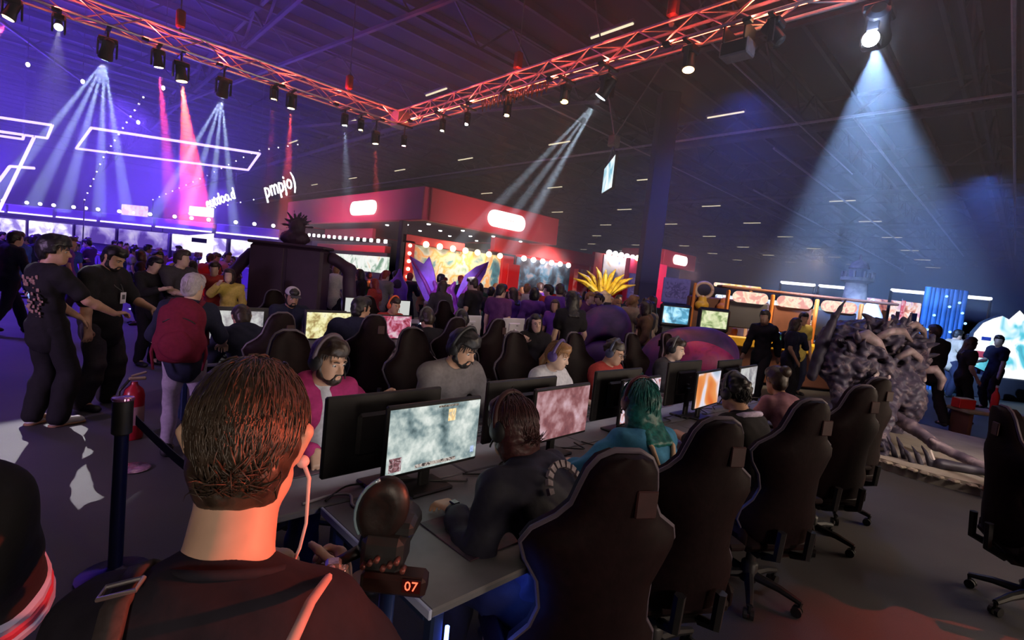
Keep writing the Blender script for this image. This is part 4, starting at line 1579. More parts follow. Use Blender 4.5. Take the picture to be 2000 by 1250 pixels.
# ---- teal haired player
LOC = (2.36, 1.22, 0)
P = Pose(1.66, True, lean=14, twist=-6, head=(-14, 8, 4), lh=(-.18, .44, .80), rh=(.24, .44, .80), hunch=.25, seat=.48, width=.94, lpole=(-1, -.3, -.3), feet=((-.16, .42, 0), (.14, .40, 0)))
r_, _ = person('person', 'player with teal hair and a blue denim shirt, seen from behind', LOC, D(-8), P, sk_light, c_denim, c_navy, shoe_white, 1.45, True, h=.0085, hair=(hair_teal, 'long', .016), hands=((.6, (.1, 1, -.1), None), (.4, (0, 1, -.1), None)), top_name='shirt', top_g=.016, wrinkle=.006, face=False, hem=.05, seed=5)
hair_locks(P, hair_teal, r_, 1300, 5, .11, .0030, -.35, .1, .04)
for sg in (-1, 1):
    T = Matrix(P.T.tolist())
    pts = [Vector(P.chest) + T @ Vector((sg * x, y, z)) for x, y, z in ((.075, .085, .10), (.085, .02, .158), (.085, -.06, .155), (.075, -.125, .08), (.05, -.132, -.03))]
    MB().tube(pts, .013, 6).build('shoulder_strap', mat('strap_tan', (.55, .38, .26), .8), r_, 'all')
headset(P, LOC, D(-8), 'dark red headset on the teal haired player', mat('headset_wine', (.10, .012, .03), .4), mat('headset_cup', (.04, .012, .02), .4))

# ---- black haired player with white collar
LOC = (3.46, 1.12, 0)
P = Pose(1.68, True, lean=14, head=(-8, 14, 0), lh=(-.12, .58, .80), rh=(.34, .52, .80), hunch=.3, seat=.47, width=.98, feet=((-.16, .42, 0), (.14, .40, 0)))
r_, _ = person('person', 'player with black hair, black top and a white and purple collar, seen from behind', LOC, D(-14), P, sk_tan, c_black, c_black, shoe_black, 1.3, h=.009, hair=(hair_black, 'curly', .014), hands=((.5, (-.1, 1, -.1), None), (.5, (.1, 1, -.1), None)), wrinkle=.005, face=False, hem=.05, seed=8, hood=False)
T = Matrix(P.T.tolist())
hair_locks(P, hair_black, r_, 900, 9, .05, .0026, -.8, .4)
col_pts = [Vector(P.neck) + T @ Vector(v) for v in ((-.095, .07, -.03), (-.125, -.01, -.012), (-.09, -.085, .0), (0, -.115, .0), (.09, -.085, .0), (.125, -.01, -.012), (.095, .07, -.03))]
MB().tube(col_pts, .020, 8).build('collar', mat('collar_pale', (.50, .42, .58), .8, vary=.4, scale=25), r_, 'all')
headset(P, LOC, D(-14), 'grey and black headset on the player with black hair', grey_m, black_m)

# ---- player at the fourth near seat
LOC = (4.62, 1.24, 0)
P = Pose(1.66, True, lean=16, head=(-20, 16, 0), lh=(-.14, .46, .80), rh=(.26, .42, .82), hunch=.3, width=.95)
r_, _ = person('person', 'small player in pink with dark tied up hair at the fourth near seat', LOC, D(-20), P, sk_tan, cloth('dusty_pink', (.32, .16, .20)), c_navy, shoe_black, 1.5, True, h=.011, hair=(hair_dark, 'short', .014), hands=((.5, None, None), (.5, None, None)), face=False)
MB().ball(Vector(P.head) + Vector((0, -.075, .10)), (.055, .05, .055), 12, 8).build('hair_bun', hair_dark, r_, 'all')

# ---- far side: the man in the pink hoodie
LOC = (1.20, 2.86, 0)
P = Pose(1.74, True, lean=12, twist=4, head=(14, 10, 0), rh=(.12, .40, .80), lh=(-.40, .18, .98), seat=.47, width=1.0, lpole=(-.6, -.6, -.5), feet=((-.16, .42, 0), (.16, .40, 0)))
r_, _ = person('person', 'bearded player in a magenta hoodie over a white shirt behind the first monitor', LOC, D(180), P, sk_tan, c_magenta, c_navy, shoe_black, 1.86, h=.007, hair=(hair_dark, 'short', .016), hands=((.7, (.3, .5, .7), (0, 1, 0)), (.30, (.1, 1, -.55), None)), beard=hair_dark, top_name='hoodie', top_g=.018, hem=.05, hood=True, seed=11)
T = P.T
hair_locks(P, hair_dark, r_, 700, 6, .035, .0024, -.3, .75)
G = SDF(.009)
G.ell(P.chest + T @ _np([0, .040, .05]), (.062, .098, .14), T, .03)
G.ell(P.waist + T @ _np([0, .050, .02]), (.066, .098, .18), T, .05)
G.cap(P.neck + T @ _np([-.05, .02, -.01]), P.neck + T @ _np([.05, .02, -.01]), .045, .045, .03)
G.build('t_shirt', c_white, r_)
headset(P, LOC, D(180), 'dark headset on the bearded player in the magenta hoodie', mat('headset_plum', (.10, .07, .10), .45), black_m)

# ---- the man in grey
LOC = (2.27, 3.0, 0)
P = Pose(1.80, True, lean=10, head=(16, 22, 0), rh=(.2, .44, .82), lh=(-.2, .46, .82), seat=.49, width=1.08)
r_, _ = person('person', 'bearded player with black hair in a grey jacket looking down behind the first lit screen', LOC, D(176), P, sk_tan, c_grey, c_navy, shoe_black, 1.84, h=.009, hair=(hair_black, 'short', .024), hands=((.4, None, None), (.4, None, None)), beard=hair_black, top_name='jacket', top_g=.020, wrinkle=.005, hem=.05, hood=False, seed=14)
hair_locks(P, hair_black, r_, 700, 7, .06, .003, -.5, .7)
headset(P, LOC, D(176), 'black headset on the bearded player in grey', black_m, black_m, r=1.12)

# ---- fair haired woman
LOC = (3.28, 2.92, 0)
P = Pose(1.64, True, lean=10, head=(18, 14, 0), rh=(.2, .42, .82), lh=(-.24, .42, .82), seat=.47, width=.92)
r_, _ = person('person', 'woman with fair hair tied back, white top and purple headset facing the rose screen monitor', LOC, D(178), P, sk_light, c_white, c_navy, shoe_white, .7, True, h=.009, hair=(hair_ginger, 'short', .010), hands=((.4, None, None), (.4, None, None)), hem=.05, seed=17)
hair_locks(P, hair_ginger, r_, 600, 8, .06, .0026, -.5, .7, .03)
MB().tube([Vector(P.head) + Vector((0, -.10, .03)), Vector(P.head) + Vector((.03, -.15, -.06)), Vector(P.head) + Vector((.05, -.13, -.20))], [.03, .035, .012], 8).build('ponytail', hair_ginger, r_, 'all')
headset(P, LOC, D(178), 'purple headset on the fair haired woman', mat('headset_violet', (.10, .06, .22), .4), None)

# ---- glasses, red top
LOC = (4.18, 2.94, 0)
P = Pose(1.66, True, lean=8, head=(12, 14, 0), rh=(.2, .42, .82), lh=(-.2, .42, .82), seat=.46)
r_, _ = person('person', 'player with short brown hair, glasses and a red top behind the third monitor', LOC, D(178), P, sk_tan, c_red, c_navy, shoe_black, .6, h=.010, hair=(hair_brown, 'curly', .012), hem=.05, seed=19)
H, c = P.H, P.head
for sg in (-1, 1):
    MB().tube([Vector(c + H @ _np([sg * .032 + .022 * math.cos(a), .107 - .006 * abs(math.cos(a)), .006 + .018 * math.sin(a)])) for a in [i * math.pi / 6 for i in range(13)]], .0025, 5).build('glasses_rim', black_m, r_, 'all')
headset(P, LOC, D(178), 'blue grey headset on the player with glasses', mat('headset_slate', (.06, .07, .13), .4), None)

# ---- last visible player
LOC = (5.42, 2.95, 0)
P = Pose(1.70, True, lean=10, head=(14, 8, 0), rh=(.2, .42, .82), lh=(-.2, .42, .82), seat=.46)
person('person', 'player with dark hair and pale face looking over the black monitor before the magenta pod', LOC, D(178), P, sk_light, c_char, c_navy, shoe_black, 1.3, h=.012, hair=(hair_dark, 'short', .012), hem=.05, seed=21)
headset(P, LOC, D(178), 'grey headset on the pale player behind the black monitor', grey_m, black_m)

# ---- second row
LOC = (1.52, 5.10, 0)
P = Pose(1.72, True, lean=16, head=(0, 24, 0), lh=(-.22, .42, .80), rh=(.22, .42, .80), hunch=.6, seat=.47, width=1.1)
person('person', 'player in a navy hooded top bent towards the pale map screen, seen from behind', LOC, 0, P, sk_tan, c_navy, c_black, shoe_black, 1.86, h=.012, hair=(hair_dark, 'short', .014), top_name='hoodie', top_g=.03, hem=.06, hood=True, face=False, seed=24)
LOC = (2.62, 5.14, 0)
P = Pose(1.82, True, lean=6, twist=-14, head=(-62, 4, 0), lh=(-.2, .4, .8), rh=(.26, .38, .8), seat=.50, width=1.15)
person('person', 'person in a big dark hooded coat turning away from the golden map', LOC, D(-8), P, sk_tan, c_navy, c_black, shoe_black, 1.86, h=.011, hair=(hair_black, 'short', .014), top_name='coat', top_g=.035, hem=.10, hood=True, seed=25)
LOC = (2.56, 7.12, 0)
P = Pose(1.78, True, lean=10, head=(-8, 18, 0), rh=(.2, .42, .82), lh=(-.2, .42, .82), seat=.5, width=1.1)
r_, _ = person('person', 'bearded man in navy with a pale cap between the two map screens', LOC, D(184), P, sk_brown, c_navy, c_black, shoe_black, 1.86, h=.012, hair=(hair_black, 'short', .012), beard=hair_black, top_g=.02, hem=.06, seed=26)
H, c = P.H, P.head
cp = SDF(.010)
cp.ell(c + H @ _np([0, -.012, .062]), (.096, .118, .088), H, 0)
cp.cut(c + H @ _np([0, 0, .055]), H @ _np([0, 0, -1.0]))
cp.build('cap', mat('cap_pale', (.5, .46, .5), .8), r_)
MB().rbox(Vector(c + H @ _np([0, .125, .066])), (.13, .10, .012), .005, mtx=Matrix(H.tolist())).build('cap_brim', mat('cap_brim', (.05, .05, .06), .8), r_)
LOC = (4.08, 7.02, 0)
P = Pose(1.70, True, lean=10, head=(10, 10, 0), rh=(.2, .42, .82), lh=(-.2, .42, .82), seat=.48)
person('person', 'player in red with an orange headset on the far side of the second desk', LOC, D(180), P, sk_tan, c_red, c_black, shoe_black, .7, h=.013, hair=(hair_dark, 'short', .012), hem=.05, seed=27)
headset(P, LOC, D(180), 'bright orange headset on the player in red', mat('headset_orange', (.75, .12, .03), .4), None, r=1.08)
LOC = (5.02, 4.70, 0)
P = Pose(1.70, True, lean=4, head=(4, 2, 6), rh=(.20, .26, 1.02), lh=(-.2, .36, .72), seat=.50, width=.96, rpole=(.8, -.2, -.6))
person('person', 'smiling woman with long black hair in a dark hooded jacket facing the camera', LOC, D(146), P, sk_light, c_black, c_black, shoe_black, 1.84, True, h=.010, hair=(hair_black, 'long', .014), hands=((.4, None, None), (.8, (-.3, .3, .8), (0, 1, 0))), top_name='jacket', top_g=.022, hem=.06, hood=True, seed=28)
LOC = (3.65, 5.15, 0)
P = Pose(1.70, True, lean=14, head=(0, 12, 0), lh=(-.2, .42, .8), rh=(.24, .42, .8), seat=.47)
person('person', 'player in black leaning to the red screen of the second desk', LOC, D(-4), P, sk_tan, c_black, c_black, shoe_black, 1.3, h=.013, hair=(hair_dark, 'short', .014), hem=.06, face=False, seed=29)
headset(P, LOC, D(-4), 'black headset on the player before the red screen', grey_m, black_m)
LOC = (4.25, 5.18, 0)
P = Pose(1.68, True, lean=14, head=(-6, 12, 0), lh=(-.2, .40, .8), rh=(.24, .40, .8), seat=.47)
person('person', 'player with a dark round headset silhouette before the white computer, seen from behind', LOC, D(2), P, sk_tan, c_char, c_black, shoe_black, 1.3, h=.013, hair=(hair_black, 'short', .014), hem=.06, face=False, seed=30)
headset(P, LOC, D(2), 'pale rimmed headset on the player before the white computer', grey_m, black_m)

# ------------------------------------------------------------------ the man with the camera in the foreground
LOC = (.140, .682, 0)
RZ = -24
P = Pose(1.588, False, lean=5, twist=0, head=(-2, 20, 0), hunch=.5, neck=.045, hk=1.12, width=.90, drop=.025, side=4, lh=(.04, .38, 1.14), rh=(.215, .29, 1.14), lpole=(-.7, -.2, -.8), rpole=(.75, -.25, -.8), feet=((-.12, .0, 0), (.12, .03, 0)))
fg_root, _ = person('person', 'big foreground man with short brown hair seen from behind, holding a camera rig', LOC, D(RZ), P, sk_light, c_plum, c_navy, shoe_black, .85, h=.0062, hair=(hair_brown, 'short', .010), hands=((.7, (.5, .8, .1), (.2, .1, -1)), (.8, (.0, .9, .35), (-.8, .4, -.1))), face=False, hem=.10, top_g=.016, wrinkle=.0035, seed=33)
hair_locks(P, hair_brown, fg_root, 5600, 11, .038, .0017, -.90, .42)
H, T = P.H, Matrix(P.T.tolist())
nk = Vector(P.neck)
MB().tube([nk + T @ Vector((.075 * math.cos(a), -.012 + .072 * math.sin(a), .005 - .02 * math.sin(a))) for a in [2 * math.pi * i / 20 for i in range(21)]], .0022, 6).build('neck_cord', mat('neck_cord', (.06, .04, .04), .6), fg_root, 'all')
MB().tube([nk + T @ Vector((.086 * math.cos(a), .0 + .090 * math.sin(a), .012 + .012 * math.sin(-a))) for a in [2 * math.pi * i / 24 for i in range(25)]], .0075, 6).build('collar', c_plum, fg_root, 'all')
# camera strap over the left shoulder with its buckle
st = thing('camera_strap', 'dark webbing camera strap with a metal buckle over the left shoulder', 'strap', LOC, D(RZ))
prof = [(-.080, .105, .085), (-.092, .055, .135), (-.098, -.01, .158), (-.100, -.075, .132), (-.088, -.128, .06), (-.062, -.148, -.06), (-.03, -.142, -.2)]
pts = [Vector(P.chest) + T @ Vector(v) for v in prof]
mb = MB()
vs, fs = [], []
fine = []
for i in range(len(pts) - 1):
    for s_ in range(4):
        fine.append(pts[i].lerp(pts[i + 1], s_ / 4))
fine.append(pts[-1])
for i, p in enumerate(fine):
    t_ = (fine[min(i + 1, len(fine) - 1)] - fine[max(i - 1, 0)]).normalized()
    out = (p - (Vector(P.chest) + T @ Vector((-.06, 0, min(.06, (T.inverted() @ (p - Vector(P.chest))).z - .02))))).normalized()
    sd = t_.cross(out).normalized()
    o2 = out * .005
    vs += [p - sd * .0145 - o2 + out * .016, p + sd * .0145 - o2 + out * .016, p + sd * .0145 + o2 + out * .016, p - sd * .0145 + o2 + out * .016]
for i in range(len(fine) - 1):
    for j in range(4):
        fs.append((i * 4 + j, i * 4 + (j + 1) % 4, i * 4 + 4 + (j + 1) % 4, i * 4 + 4 + j))
mb.add(vs, fs)
mb.build('webbing', mat('webbing', (.055, .042, .045), .8, vary=.2, scale=120), st, 'all')
i = 11
p = fine[i]
t_ = (fine[i + 1] - fine[i - 1]).normalized()
out = (p - (Vector(P.chest) + T @ Vector((-.06, 0, .03)))).normalized()
sd = t_.cross(out).normalized()
fr = [p + out * .026 + sd * a * .021 + t_ * b * .012 for a, b in ((-1, -1), (1, -1), (1, 1), (-1, 1), (-1, -1))]
MB().tube(fr, .0032, 8).build('buckle', mat('buckle_steel', (.55, .52, .55), .3, .9, vary=.05), st)
# earphone with its cord
R3 = Matrix.Rotation(D(RZ), 3, 'Z')


def fgw(v):
    return R3.inverted() @ (Vector(v) - Vector(LOC))


ear = Vector(P.head) + Matrix(H.tolist()) @ Vector((.086, .004, -.026))
ep = thing('earphone', 'pale pink wired earphone in the right ear of the man with the camera', 'earphone', LOC, D(RZ))
MB().ball(ear, (.011, .011, .011), 10, 8).build('earbud', mat('ear_pink', (.75, .5, .5), .4), ep, 'all')
cpts = [ear, ear + Vector((.012, .0, -.03)), fgw((.325, .755, 1.365)), fgw((.322, .765, 1.32)), fgw((.312, .775, 1.28)), fgw((.320, .80, 1.24))]
MB().tube(cpts, [.004, .0035, .0027, .0027, .0027, .0027], 8).build('cord', mat('ear_pink', (.75, .5, .5)), ep, 'all')
cc = thing('cord', 'thick pale pink cord running over the right shoulder to the camera plug', 'cable', LOC, D(RZ))
MB().tube([fgw(v) for v in ((.170, .47, 1.275), (.222, .533, 1.345), (.268, .592, 1.345), (.318, .660, 1.318), (.362, .730, 1.280), (.392, .790, 1.250))], [.0075, .0075, .007, .0065, .006, .006], 8).build('sheath', mat('cord_pink', (.62, .42, .40), .5), cc, 'all')
cn = MB()
pl = thing('cord_plug', 'bright shiny plug with coiled pins beside the right hand', 'plug', LOC, D(RZ))
MB().rbox(fgw((.402, .805, 1.242)), (.028, .03, .022), .005).build('plug_body', mat('plug_chrome', (.8, .75, .85), .15, .8, vary=.4, scale=90), pl)
for k in range(4):
    MB().tube([fgw((.398 + .006 * k, .800, 1.232 - .003 * k)), fgw((.410 + .007 * k, .812, 1.236 - .002 * k))], .0045, 8).build('ring', mat('plug_chrome', (.8, .75, .85)), pl, 'all')

# ---- the camera rig he holds, on a monopod
RIGX = (.525, .84)
rg = thing('camera_rig', 'black video camera rig with an oval hood and red lit digits', 'camera', (RIGX[0], RIGX[1], 0), D(-45))
hood_m = mat('hood_leather', (.012, .008, .008), .45, vary=.25, scale=60, bump=.1)
# local x to the camera right, local y away
B = SDF(.005)
B.ell((-.012, .01, 1.298), (.052, .030, .072), rotm(0, 0, 16), .01)
B.ell((-.012, -.028, 1.298), (.041, .018, .060), rotm(0, 0, 16), .008, True)
B.build('oval_hood', hood_m, rg)
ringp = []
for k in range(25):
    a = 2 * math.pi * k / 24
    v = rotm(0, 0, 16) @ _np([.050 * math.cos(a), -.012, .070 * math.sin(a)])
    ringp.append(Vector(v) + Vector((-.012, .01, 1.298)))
MB().tube(ringp[8:17], .0035, 6).build('rim_glint', mat('rim_glint_blue', (.35, .55, .65), .15, .5, vary=0), rg, 'all')  # pale blue tube painted as the glint on the hood's left edge
MB().rbox((0, .02, 1.215), (.085, .09, .075), .012).rbox((.03, .03, 1.26), (.05, .06, .03), .008).build('camera_body', black_m, rg)
MB().tube([(.01, .07, 1.22), (.01, .15, 1.22)], [.034, .038], 14).build('lens', black_m, rg, 'all')
for k in range(7):
    MB().tube([(-.03 + .013 * k, -.02, 1.20 + .008 * (k % 3)), (-.03 + .013 * k, -.038, 1.20 + .008 * (k % 3))], .0055, 8).build('dial', mat('dial_copper', (.20, .07, .06), .35, .4), rg, 'all')
MB().rbox((.03, -.01, 1.165), (.13, .05, .042), .008).build('battery_box', mat('battery_wine', (.022, .006, .006), .45), rg)
MB().box((.068, -.0365, 1.172), (.036, .003, .026)).build('display', mat('display_dark', (.05, .004, .004), .3, vary=0), rg)
tx = text_obj('digits', '07', .027, glow('digit_red', (1.0, .13, .06), 2.2), rg, (.068, -.0385, 1.172), (math.pi / 2, 0, 0), .0006)
MB().tube([(-.05, -.0, 1.21), (-.082, -.005, 1.19), (-.086, -.005, 1.13)], .013, 8).build('grip_handle', black_m, rg, 'all')
MB().tube([(.015, .0, 1.145), (.015, .0, .5), (.015, 0, .02)], [.016, .014, .011], 10).build('monopod', mat('monopod_lit_blue', (.03, .06, .22), .3, .4), rg, 'all')  # blue light on the post is put into its colour
MB().lathe([(.03, .0), (.03, .012), (.014, .03)], (.015, 0, 0), 12).build('foot', black_m, rg)

# ---- person at the left edge, only the sleeve shows
LOC = (-.235, 1.06, 0)
P = Pose(1.70, False, lean=4, head=(0, 0, 0), rh=(.02, .36, .92), lh=(-.26, .1, .85), width=1.0, rpole=(.8, -.1, -.5))
r_, _ = person('person', 'person in a black jersey with pink and white sleeve stripes, cut off', LOC, D(-30), P, sk_tan, c_black, c_black, shoe_black, .92, h=.010, hair=(hair_dark, 'short', .014), hem=.10, top_g=.03, seed=36, face=False)
ud = vn(P.el[1] - P.sh[1])
um = Vector(ud).to_track_quat('Z', 'Y').to_matrix()
for f_, c_, n_ in ((.98, (.50, .50, .85), 'white'), (.885, (.62, .07, .16), 'pink'), (.79, (.50, .50, .85), 'white')):
    ce = P.sh[1] + (P.el[1] - P.sh[1]) * f_
    MB().lathe([(.082, -.012), (.088, -.008), (.087, .008), (.080, .012)], Vector(ce), 20, 0, um).build('sleeve_stripe', mat('stripe_' + n_, c_, .7), r_, True)

# ------------------------------------------------------------------ standing people on the left
LOC = (.12, 6.24, 0)
P = Pose(1.77, False, lean=-2, twist=-8, head=(-42, 4, 0), rh=(.34, .34, 1.08), lh=(-.10, .34, 1.0), width=1.0, rpole=(.4, -.8, -.3), feet=((-.10, .0, 0), (.12, .06, 0)))
r_, _ = person('person', 'young standing man in a black t-shirt with a printed back', LOC, D(-56), P, sk_tan, c_black, c_black, shoe_white, .72, h=.010, hair=(hair_black, 'short', .030), hem=.11, top_g=.020, flare=.032, sole=gum_m, hands=((.4, None, None), (.4, (.1, 1, .1), None)), seed=40)
T = Matrix(P.T.tolist())
RP = random.Random(3)
hair_locks(P, hair_black, r_, 700, 10, .05, .0028, -.4, .8, .3)
mb = MB()
for k in range(60):
    u, v = RP.uniform(-.12, .12), RP.uniform(-.30, .10)
    y = -.118 - .008 + (.02 if v < -.1 else 0) + abs(u) * .18
    mb.rbox(Vector(P.chest) + T @ Vector((u, y - .014, v)), (RP.uniform(.015, .04), .006, RP.uniform(.012, .035)), .002, mtx=T)
o = mb.build('back_print', mat('print_sand', (.36, .22, .17), .8, vary=.5, scale=40), r_)
o['kind'] = 'stuff'
LOC = (.54, 6.78, 0)
P = Pose(1.76, False, lean=2, head=(-6, 26, 0), rh=(.27, .06, .84), lh=(-.2, .40, 1.08), width=1.2, feet=((-.17, .0, 0), (.17, -.02, 0)))
r_, _ = person('person', 'heavier bearded man in a black t-shirt with a badge and tattooed forearms looking down', LOC, D(-128), P, sk_tan, c_black, c_char, shoe_black, .9, h=.010, hair=(hair_black, 'short', .012), beard=hair_black, belly=.035, hem=.13, top_g=.026, flare=.035, seed=42)
bd = thing('badge', 'white visitor badge hanging on the chest of the bearded man in black', 'badge', LOC, D(-128))
T = Matrix(P.T.tolist())
b0 = Vector(P.waist) + T @ Vector((-.03, .185, .10))
MB().rbox(b0, (.085, .006, .12), .002, mtx=T).build('card', mat('badge_card', (.75, .72, .8), .5, vary=.1), bd)
MB().rbox(b0 + T @ Vector((0, .0035, .01)), (.045, .002, .05), .0005, mtx=T).build('card_print', grey_m, bd)
for sg in (-1, 1):
    MB().tube([b0 + T @ Vector((0, 0, .06)), Vector(P.chest) + T @ Vector((sg * .05, .15, .02)), Vector(P.neck) + T @ Vector((sg * .075, .03, .0))], .004, 5).build('lanyard', grey_m, bd, 'all')
# woman with the maroon backpack
LOC = (.96, 4.92, 0)
P = Pose(1.58, False, lean=3, head=(-22, 10, 0), rh=(.24, .26, .95), lh=(-.22, .22, .92), width=.96, feet=((-.10, .02, 0), (.11, .05, 0)))
r_, _ = person('person', 'short haired grey blonde woman with pale leggings and a maroon backpack, seen from behind', LOC, D(-22), P, sk_light, c_navy, cloth('pale_legging', (.36, .31, .38)), shoe_black, .95, True, h=.010, hair=(hair_grey, 'short', .016), hem=.05, flare=.0, top_g=.016, seed=44)
hair_locks(P, hair_grey, r_, 900, 12, .045, .0026, -.8, .5)
bk = thing('backpack', 'maroon backpack on the grey haired woman', 'backpack', LOC, D(-22))
T = Matrix(P.T.tolist())
bm_ = cloth('maroon_canvas', (.15, .010, .030))
B = SDF(.011, .005, 20, 4)
cb_ = Vector(P.chest) + T @ Vector((0, -.205, -.02))
B.ell(cb_ + T @ Vector((0, .01, .06)), (.155, .095, .17), P.T, .06)
B.ell(cb_ + T @ Vector((0, -.01, -.13)), (.19, .125, .17), P.T, .08)
B.box(cb_ + T @ Vector((0, .02, -.07)), (.11, .05, .18), P.T, .04, .04)
B.build('pack_body', bm_, bk)
B = SDF(.011, .004, 24, 6)
B.ell(cb_ + T @ Vector((0, -.105, -.15)), (.125, .055, .12), P.T, .02)
B.build('front_pocket', bm_, bk)
MB().tube([cb_ + T @ Vector((-.04, .02, .18)), cb_ + T @ Vector((0, .01, .225)), cb_ + T @ Vector((.04, .02, .18))], .010, 6).build('top_handle', bm_, bk, 'all')
for sg in (-1, 1):
    MB().tube([cb_ + T @ Vector((sg * .10, .05, .16)), Vector(P.chest) + T @ Vector((sg * .11, -.03, .175)), Vector(P.chest) + T @ Vector((sg * .115, .07, .13)), Vector(P.chest) + T @ Vector((sg * .12, .12, .0)), Vector(P.chest) + T @ Vector((sg * .15, .02, -.18)), cb_ + T @ Vector((sg * .13, .03, -.2))], .020, 8).build('shoulder_strap', bm_, bk, 'all')
    MB().tube([cb_ + T @ Vector((sg * .165, -.01, -.10)), cb_ + T @ Vector((sg * .19, -.02, -.22)), cb_ + T @ Vector((sg * .17, -.02, -.36))], [.02, .014, .01], 6).build('loose_strap', bm_, bk, 'all')
MB().tube([cb_ + T @ Vector((u * .8, -.088, .07 - 2.2 * u * u)) for u in (-.14, -.1, -.05, 0, .05, .1, .14)], .005, 5).build('zip', black_m, bk, 'all')

# ------------------------------------------------------------------ the red booth
CA = -D(43.73)           # heading of things that face back along the aisle (towards where visitors look from)
fascia_m = mat('fascia_red', (.46, .028, .05), .55, vary=.08, scale=.6)
fascia_b = mat('fascia_pink', (.60, .05, .13), .55, vary=.06, scale=.6)
red_m = mat('booth_red', (.62, .018, .02), .5, vary=.08, scale=1)
dark_m = mat('booth_dark', (.03, .028, .04), .7, vary=.2, scale=1)
lamp_warm = glow('bulb_warm', (1.0, .78, .42), 7)
lamp_white = glow('bulb_white', (1.0, .95, .95), 6)
rb = thing('exhibition_booth', 'big red exhibition booth with a high red band, lit pill signs and poster niches', 'booth', (10.15, 15.5, 0))
MB().rbox((-.0, 6.6, 4.3), (.3, 13.3, 1.2), .03).build('fascia', fascia_b, rb)
MB().rbox((3.6, 0, 4.3), (7.0, .3, 1.2), .03).build('fascia', fascia_m, rb)
MB().rbox((3.6, 13.2, 4.3), (7.0, .3, 1.2), .03).build('fascia', fascia_m, rb)
MB().rbox((7.0, 6.6, 4.3), (.3, 12.9, 1.2), .03).build('fascia', fascia_m, rb)
MB().box((3.5, 6.6, 3.78), (6.7, 12.9, .08)).build('canopy_panel', dark_m, rb)
for i in range(4):
    for j in range(3):
        MB().lathe([(.06, -.02), (.075, 0), (.075, .02)], (1.0 + 1.7 * i, 1.2 + 1.6 * j, 3.72), 10).build('downlight', lamp_white, rb)
pill = lambda w, h: [(w * .5 * 0 + (w / 2 - h / 2) * sx + h / 2 * math.cos(a), h / 2 * math.sin(a)) for sx, a in [(1, D(x)) for x in range(-90, 91, 18)] + [(-1, D(x)) for x in range(90, 271, 18)]]
sign_g = glow('sign_glow', (1.0, .86, .80), 2.6)
sign_rim = glow('sign_rim', (1.0, .25, .25), 1.2)
p1 = MB().prism([(u + 4.4, v + 4.26) for u, v in pill(2.2, .58)], -.24, -.15, 'x').build('pill_sign', sign_g, rb)
p2 = MB().prism([(u + 3.85, v + 4.29) for u, v in pill(2.05, .66)], -.24, -.15, 'y').build('pill_sign', sign_g, rb)
text_obj('sign_letters', '- - - -', .22, mat('sign_letter', (.55, .12, .10), .5), p2, (3.95, -.245, 4.33), (math.pi / 2, 0, 0), .004)
# inner walls: right hand row along x, frame and niches
art1 = print_mat('poster_fantasy', [(.30, (.03, .10, .14)), (.40, (.10, .34, .42)), (.47, (.75, .70, .45)), (.53, (.85, .45, .10)), (.60, (.62, .80, .72)), (.72, (.12, .30, .12))], 1.1, 4, 0, .5)
art2 = print_mat('poster_dark_figures', [(.32, (.025, .03, .045)), (.45, (.07, .09, .12)), (.52, (.10, .22, .32)), (.60, (.38, .33, .34)), (.75, (.05, .05, .08))], 1.6, 4, 0, .4)
art3 = print_mat('poster_white_blue', [(.35, (.08, .22, .55)), (.48, (.75, .78, .85)), (.6, (.9, .88, .85)), (.72, (.65, .35, .12))], .8, 3, 0, 1.2)
art4 = print_mat('poster_green_white', [(.35, (.10, .25, .15)), (.47, (.65, .72, .58)), (.58, (.85, .85, .75)), (.7, (.55, .35, .18))], 1.4, 4, 0, 1)
Y = 1.5
MB().rbox((3.2, Y + .2, 1.55), (6.2, .2, 3.1), .02).build('back_wall', dark_m, rb)
MB().box((3.05, Y + .06, 2.2), (4.9, .06, 1.5)).build('poster', art1, rb)
MB().rbox((1.45, Y - .05, 3.05), (3.0, .35, .34), .02).build('header_beam', red_m, rb)
MB().rbox((.28, Y - .05, 1.5), (.5, .35, 3.0), .02).build('side_post', red_m, rb)
MB().rbox((5.95, Y - .05, 1.45), (.75, .35, 2.4), .02).build('side_post', red_m, rb)
for k in range(7):
    bq = MB().ball((.99 + .66 * k, Y - .26, 2.93), .125, 12, 8).build('bulb', lamp_warm, rb, 'all')
    MB().tube([(.99 + .66 * k, Y - .05, 3.02), (.99 + .66 * k, Y - .2, 3.0)], .03, 6).build('bulb_arm', black_m, bq)
for k in range(6):
    z = 1.3 + .3 * k
    MB().ball((.28, Y - .26, z), .07, 10, 6).build('bulb', lamp_warm, rb, 'all')
# left hand row along y
X = 1.4
MB().rbox((X + .1, 9.2, 1.5), (.2, 8.6, 3.0), .02).build('back_wall', dark_m, rb)
MB().box((X - .02, 7.8, 1.98), (.05, 6.3, .75)).build('lit_shelf_panel', print_mat('lit_shop_panel', [(.35, (.2, .35, .22)), (.47, (.8, .85, .75)), (.58, (.95, .95, .88)), (.7, (.8, .6, .35))], 1.6, 4, 1.0, 1), rb)
MB().rbox((X - .1, 8.4, 2.68), (.3, 7.4, .3), .02).build('header_beam', red_m, rb)
MB().rbox((X + .6, 10.2, 3.5), (.2, 5.6, .5), .02).build('low_fascia', fascia_b, rb)
for k in range(16):
    MB().rbox((X - .3, 4.6 + .66 * k, 3.02 + .02 * k), (.08, .2, .16), .02).build('lamp_panel', lamp_white, rb)
MB().rbox((.0, 1.4, 1.85), (.25, .25, 3.7), .02).build('corner_post', dark_m, rb)

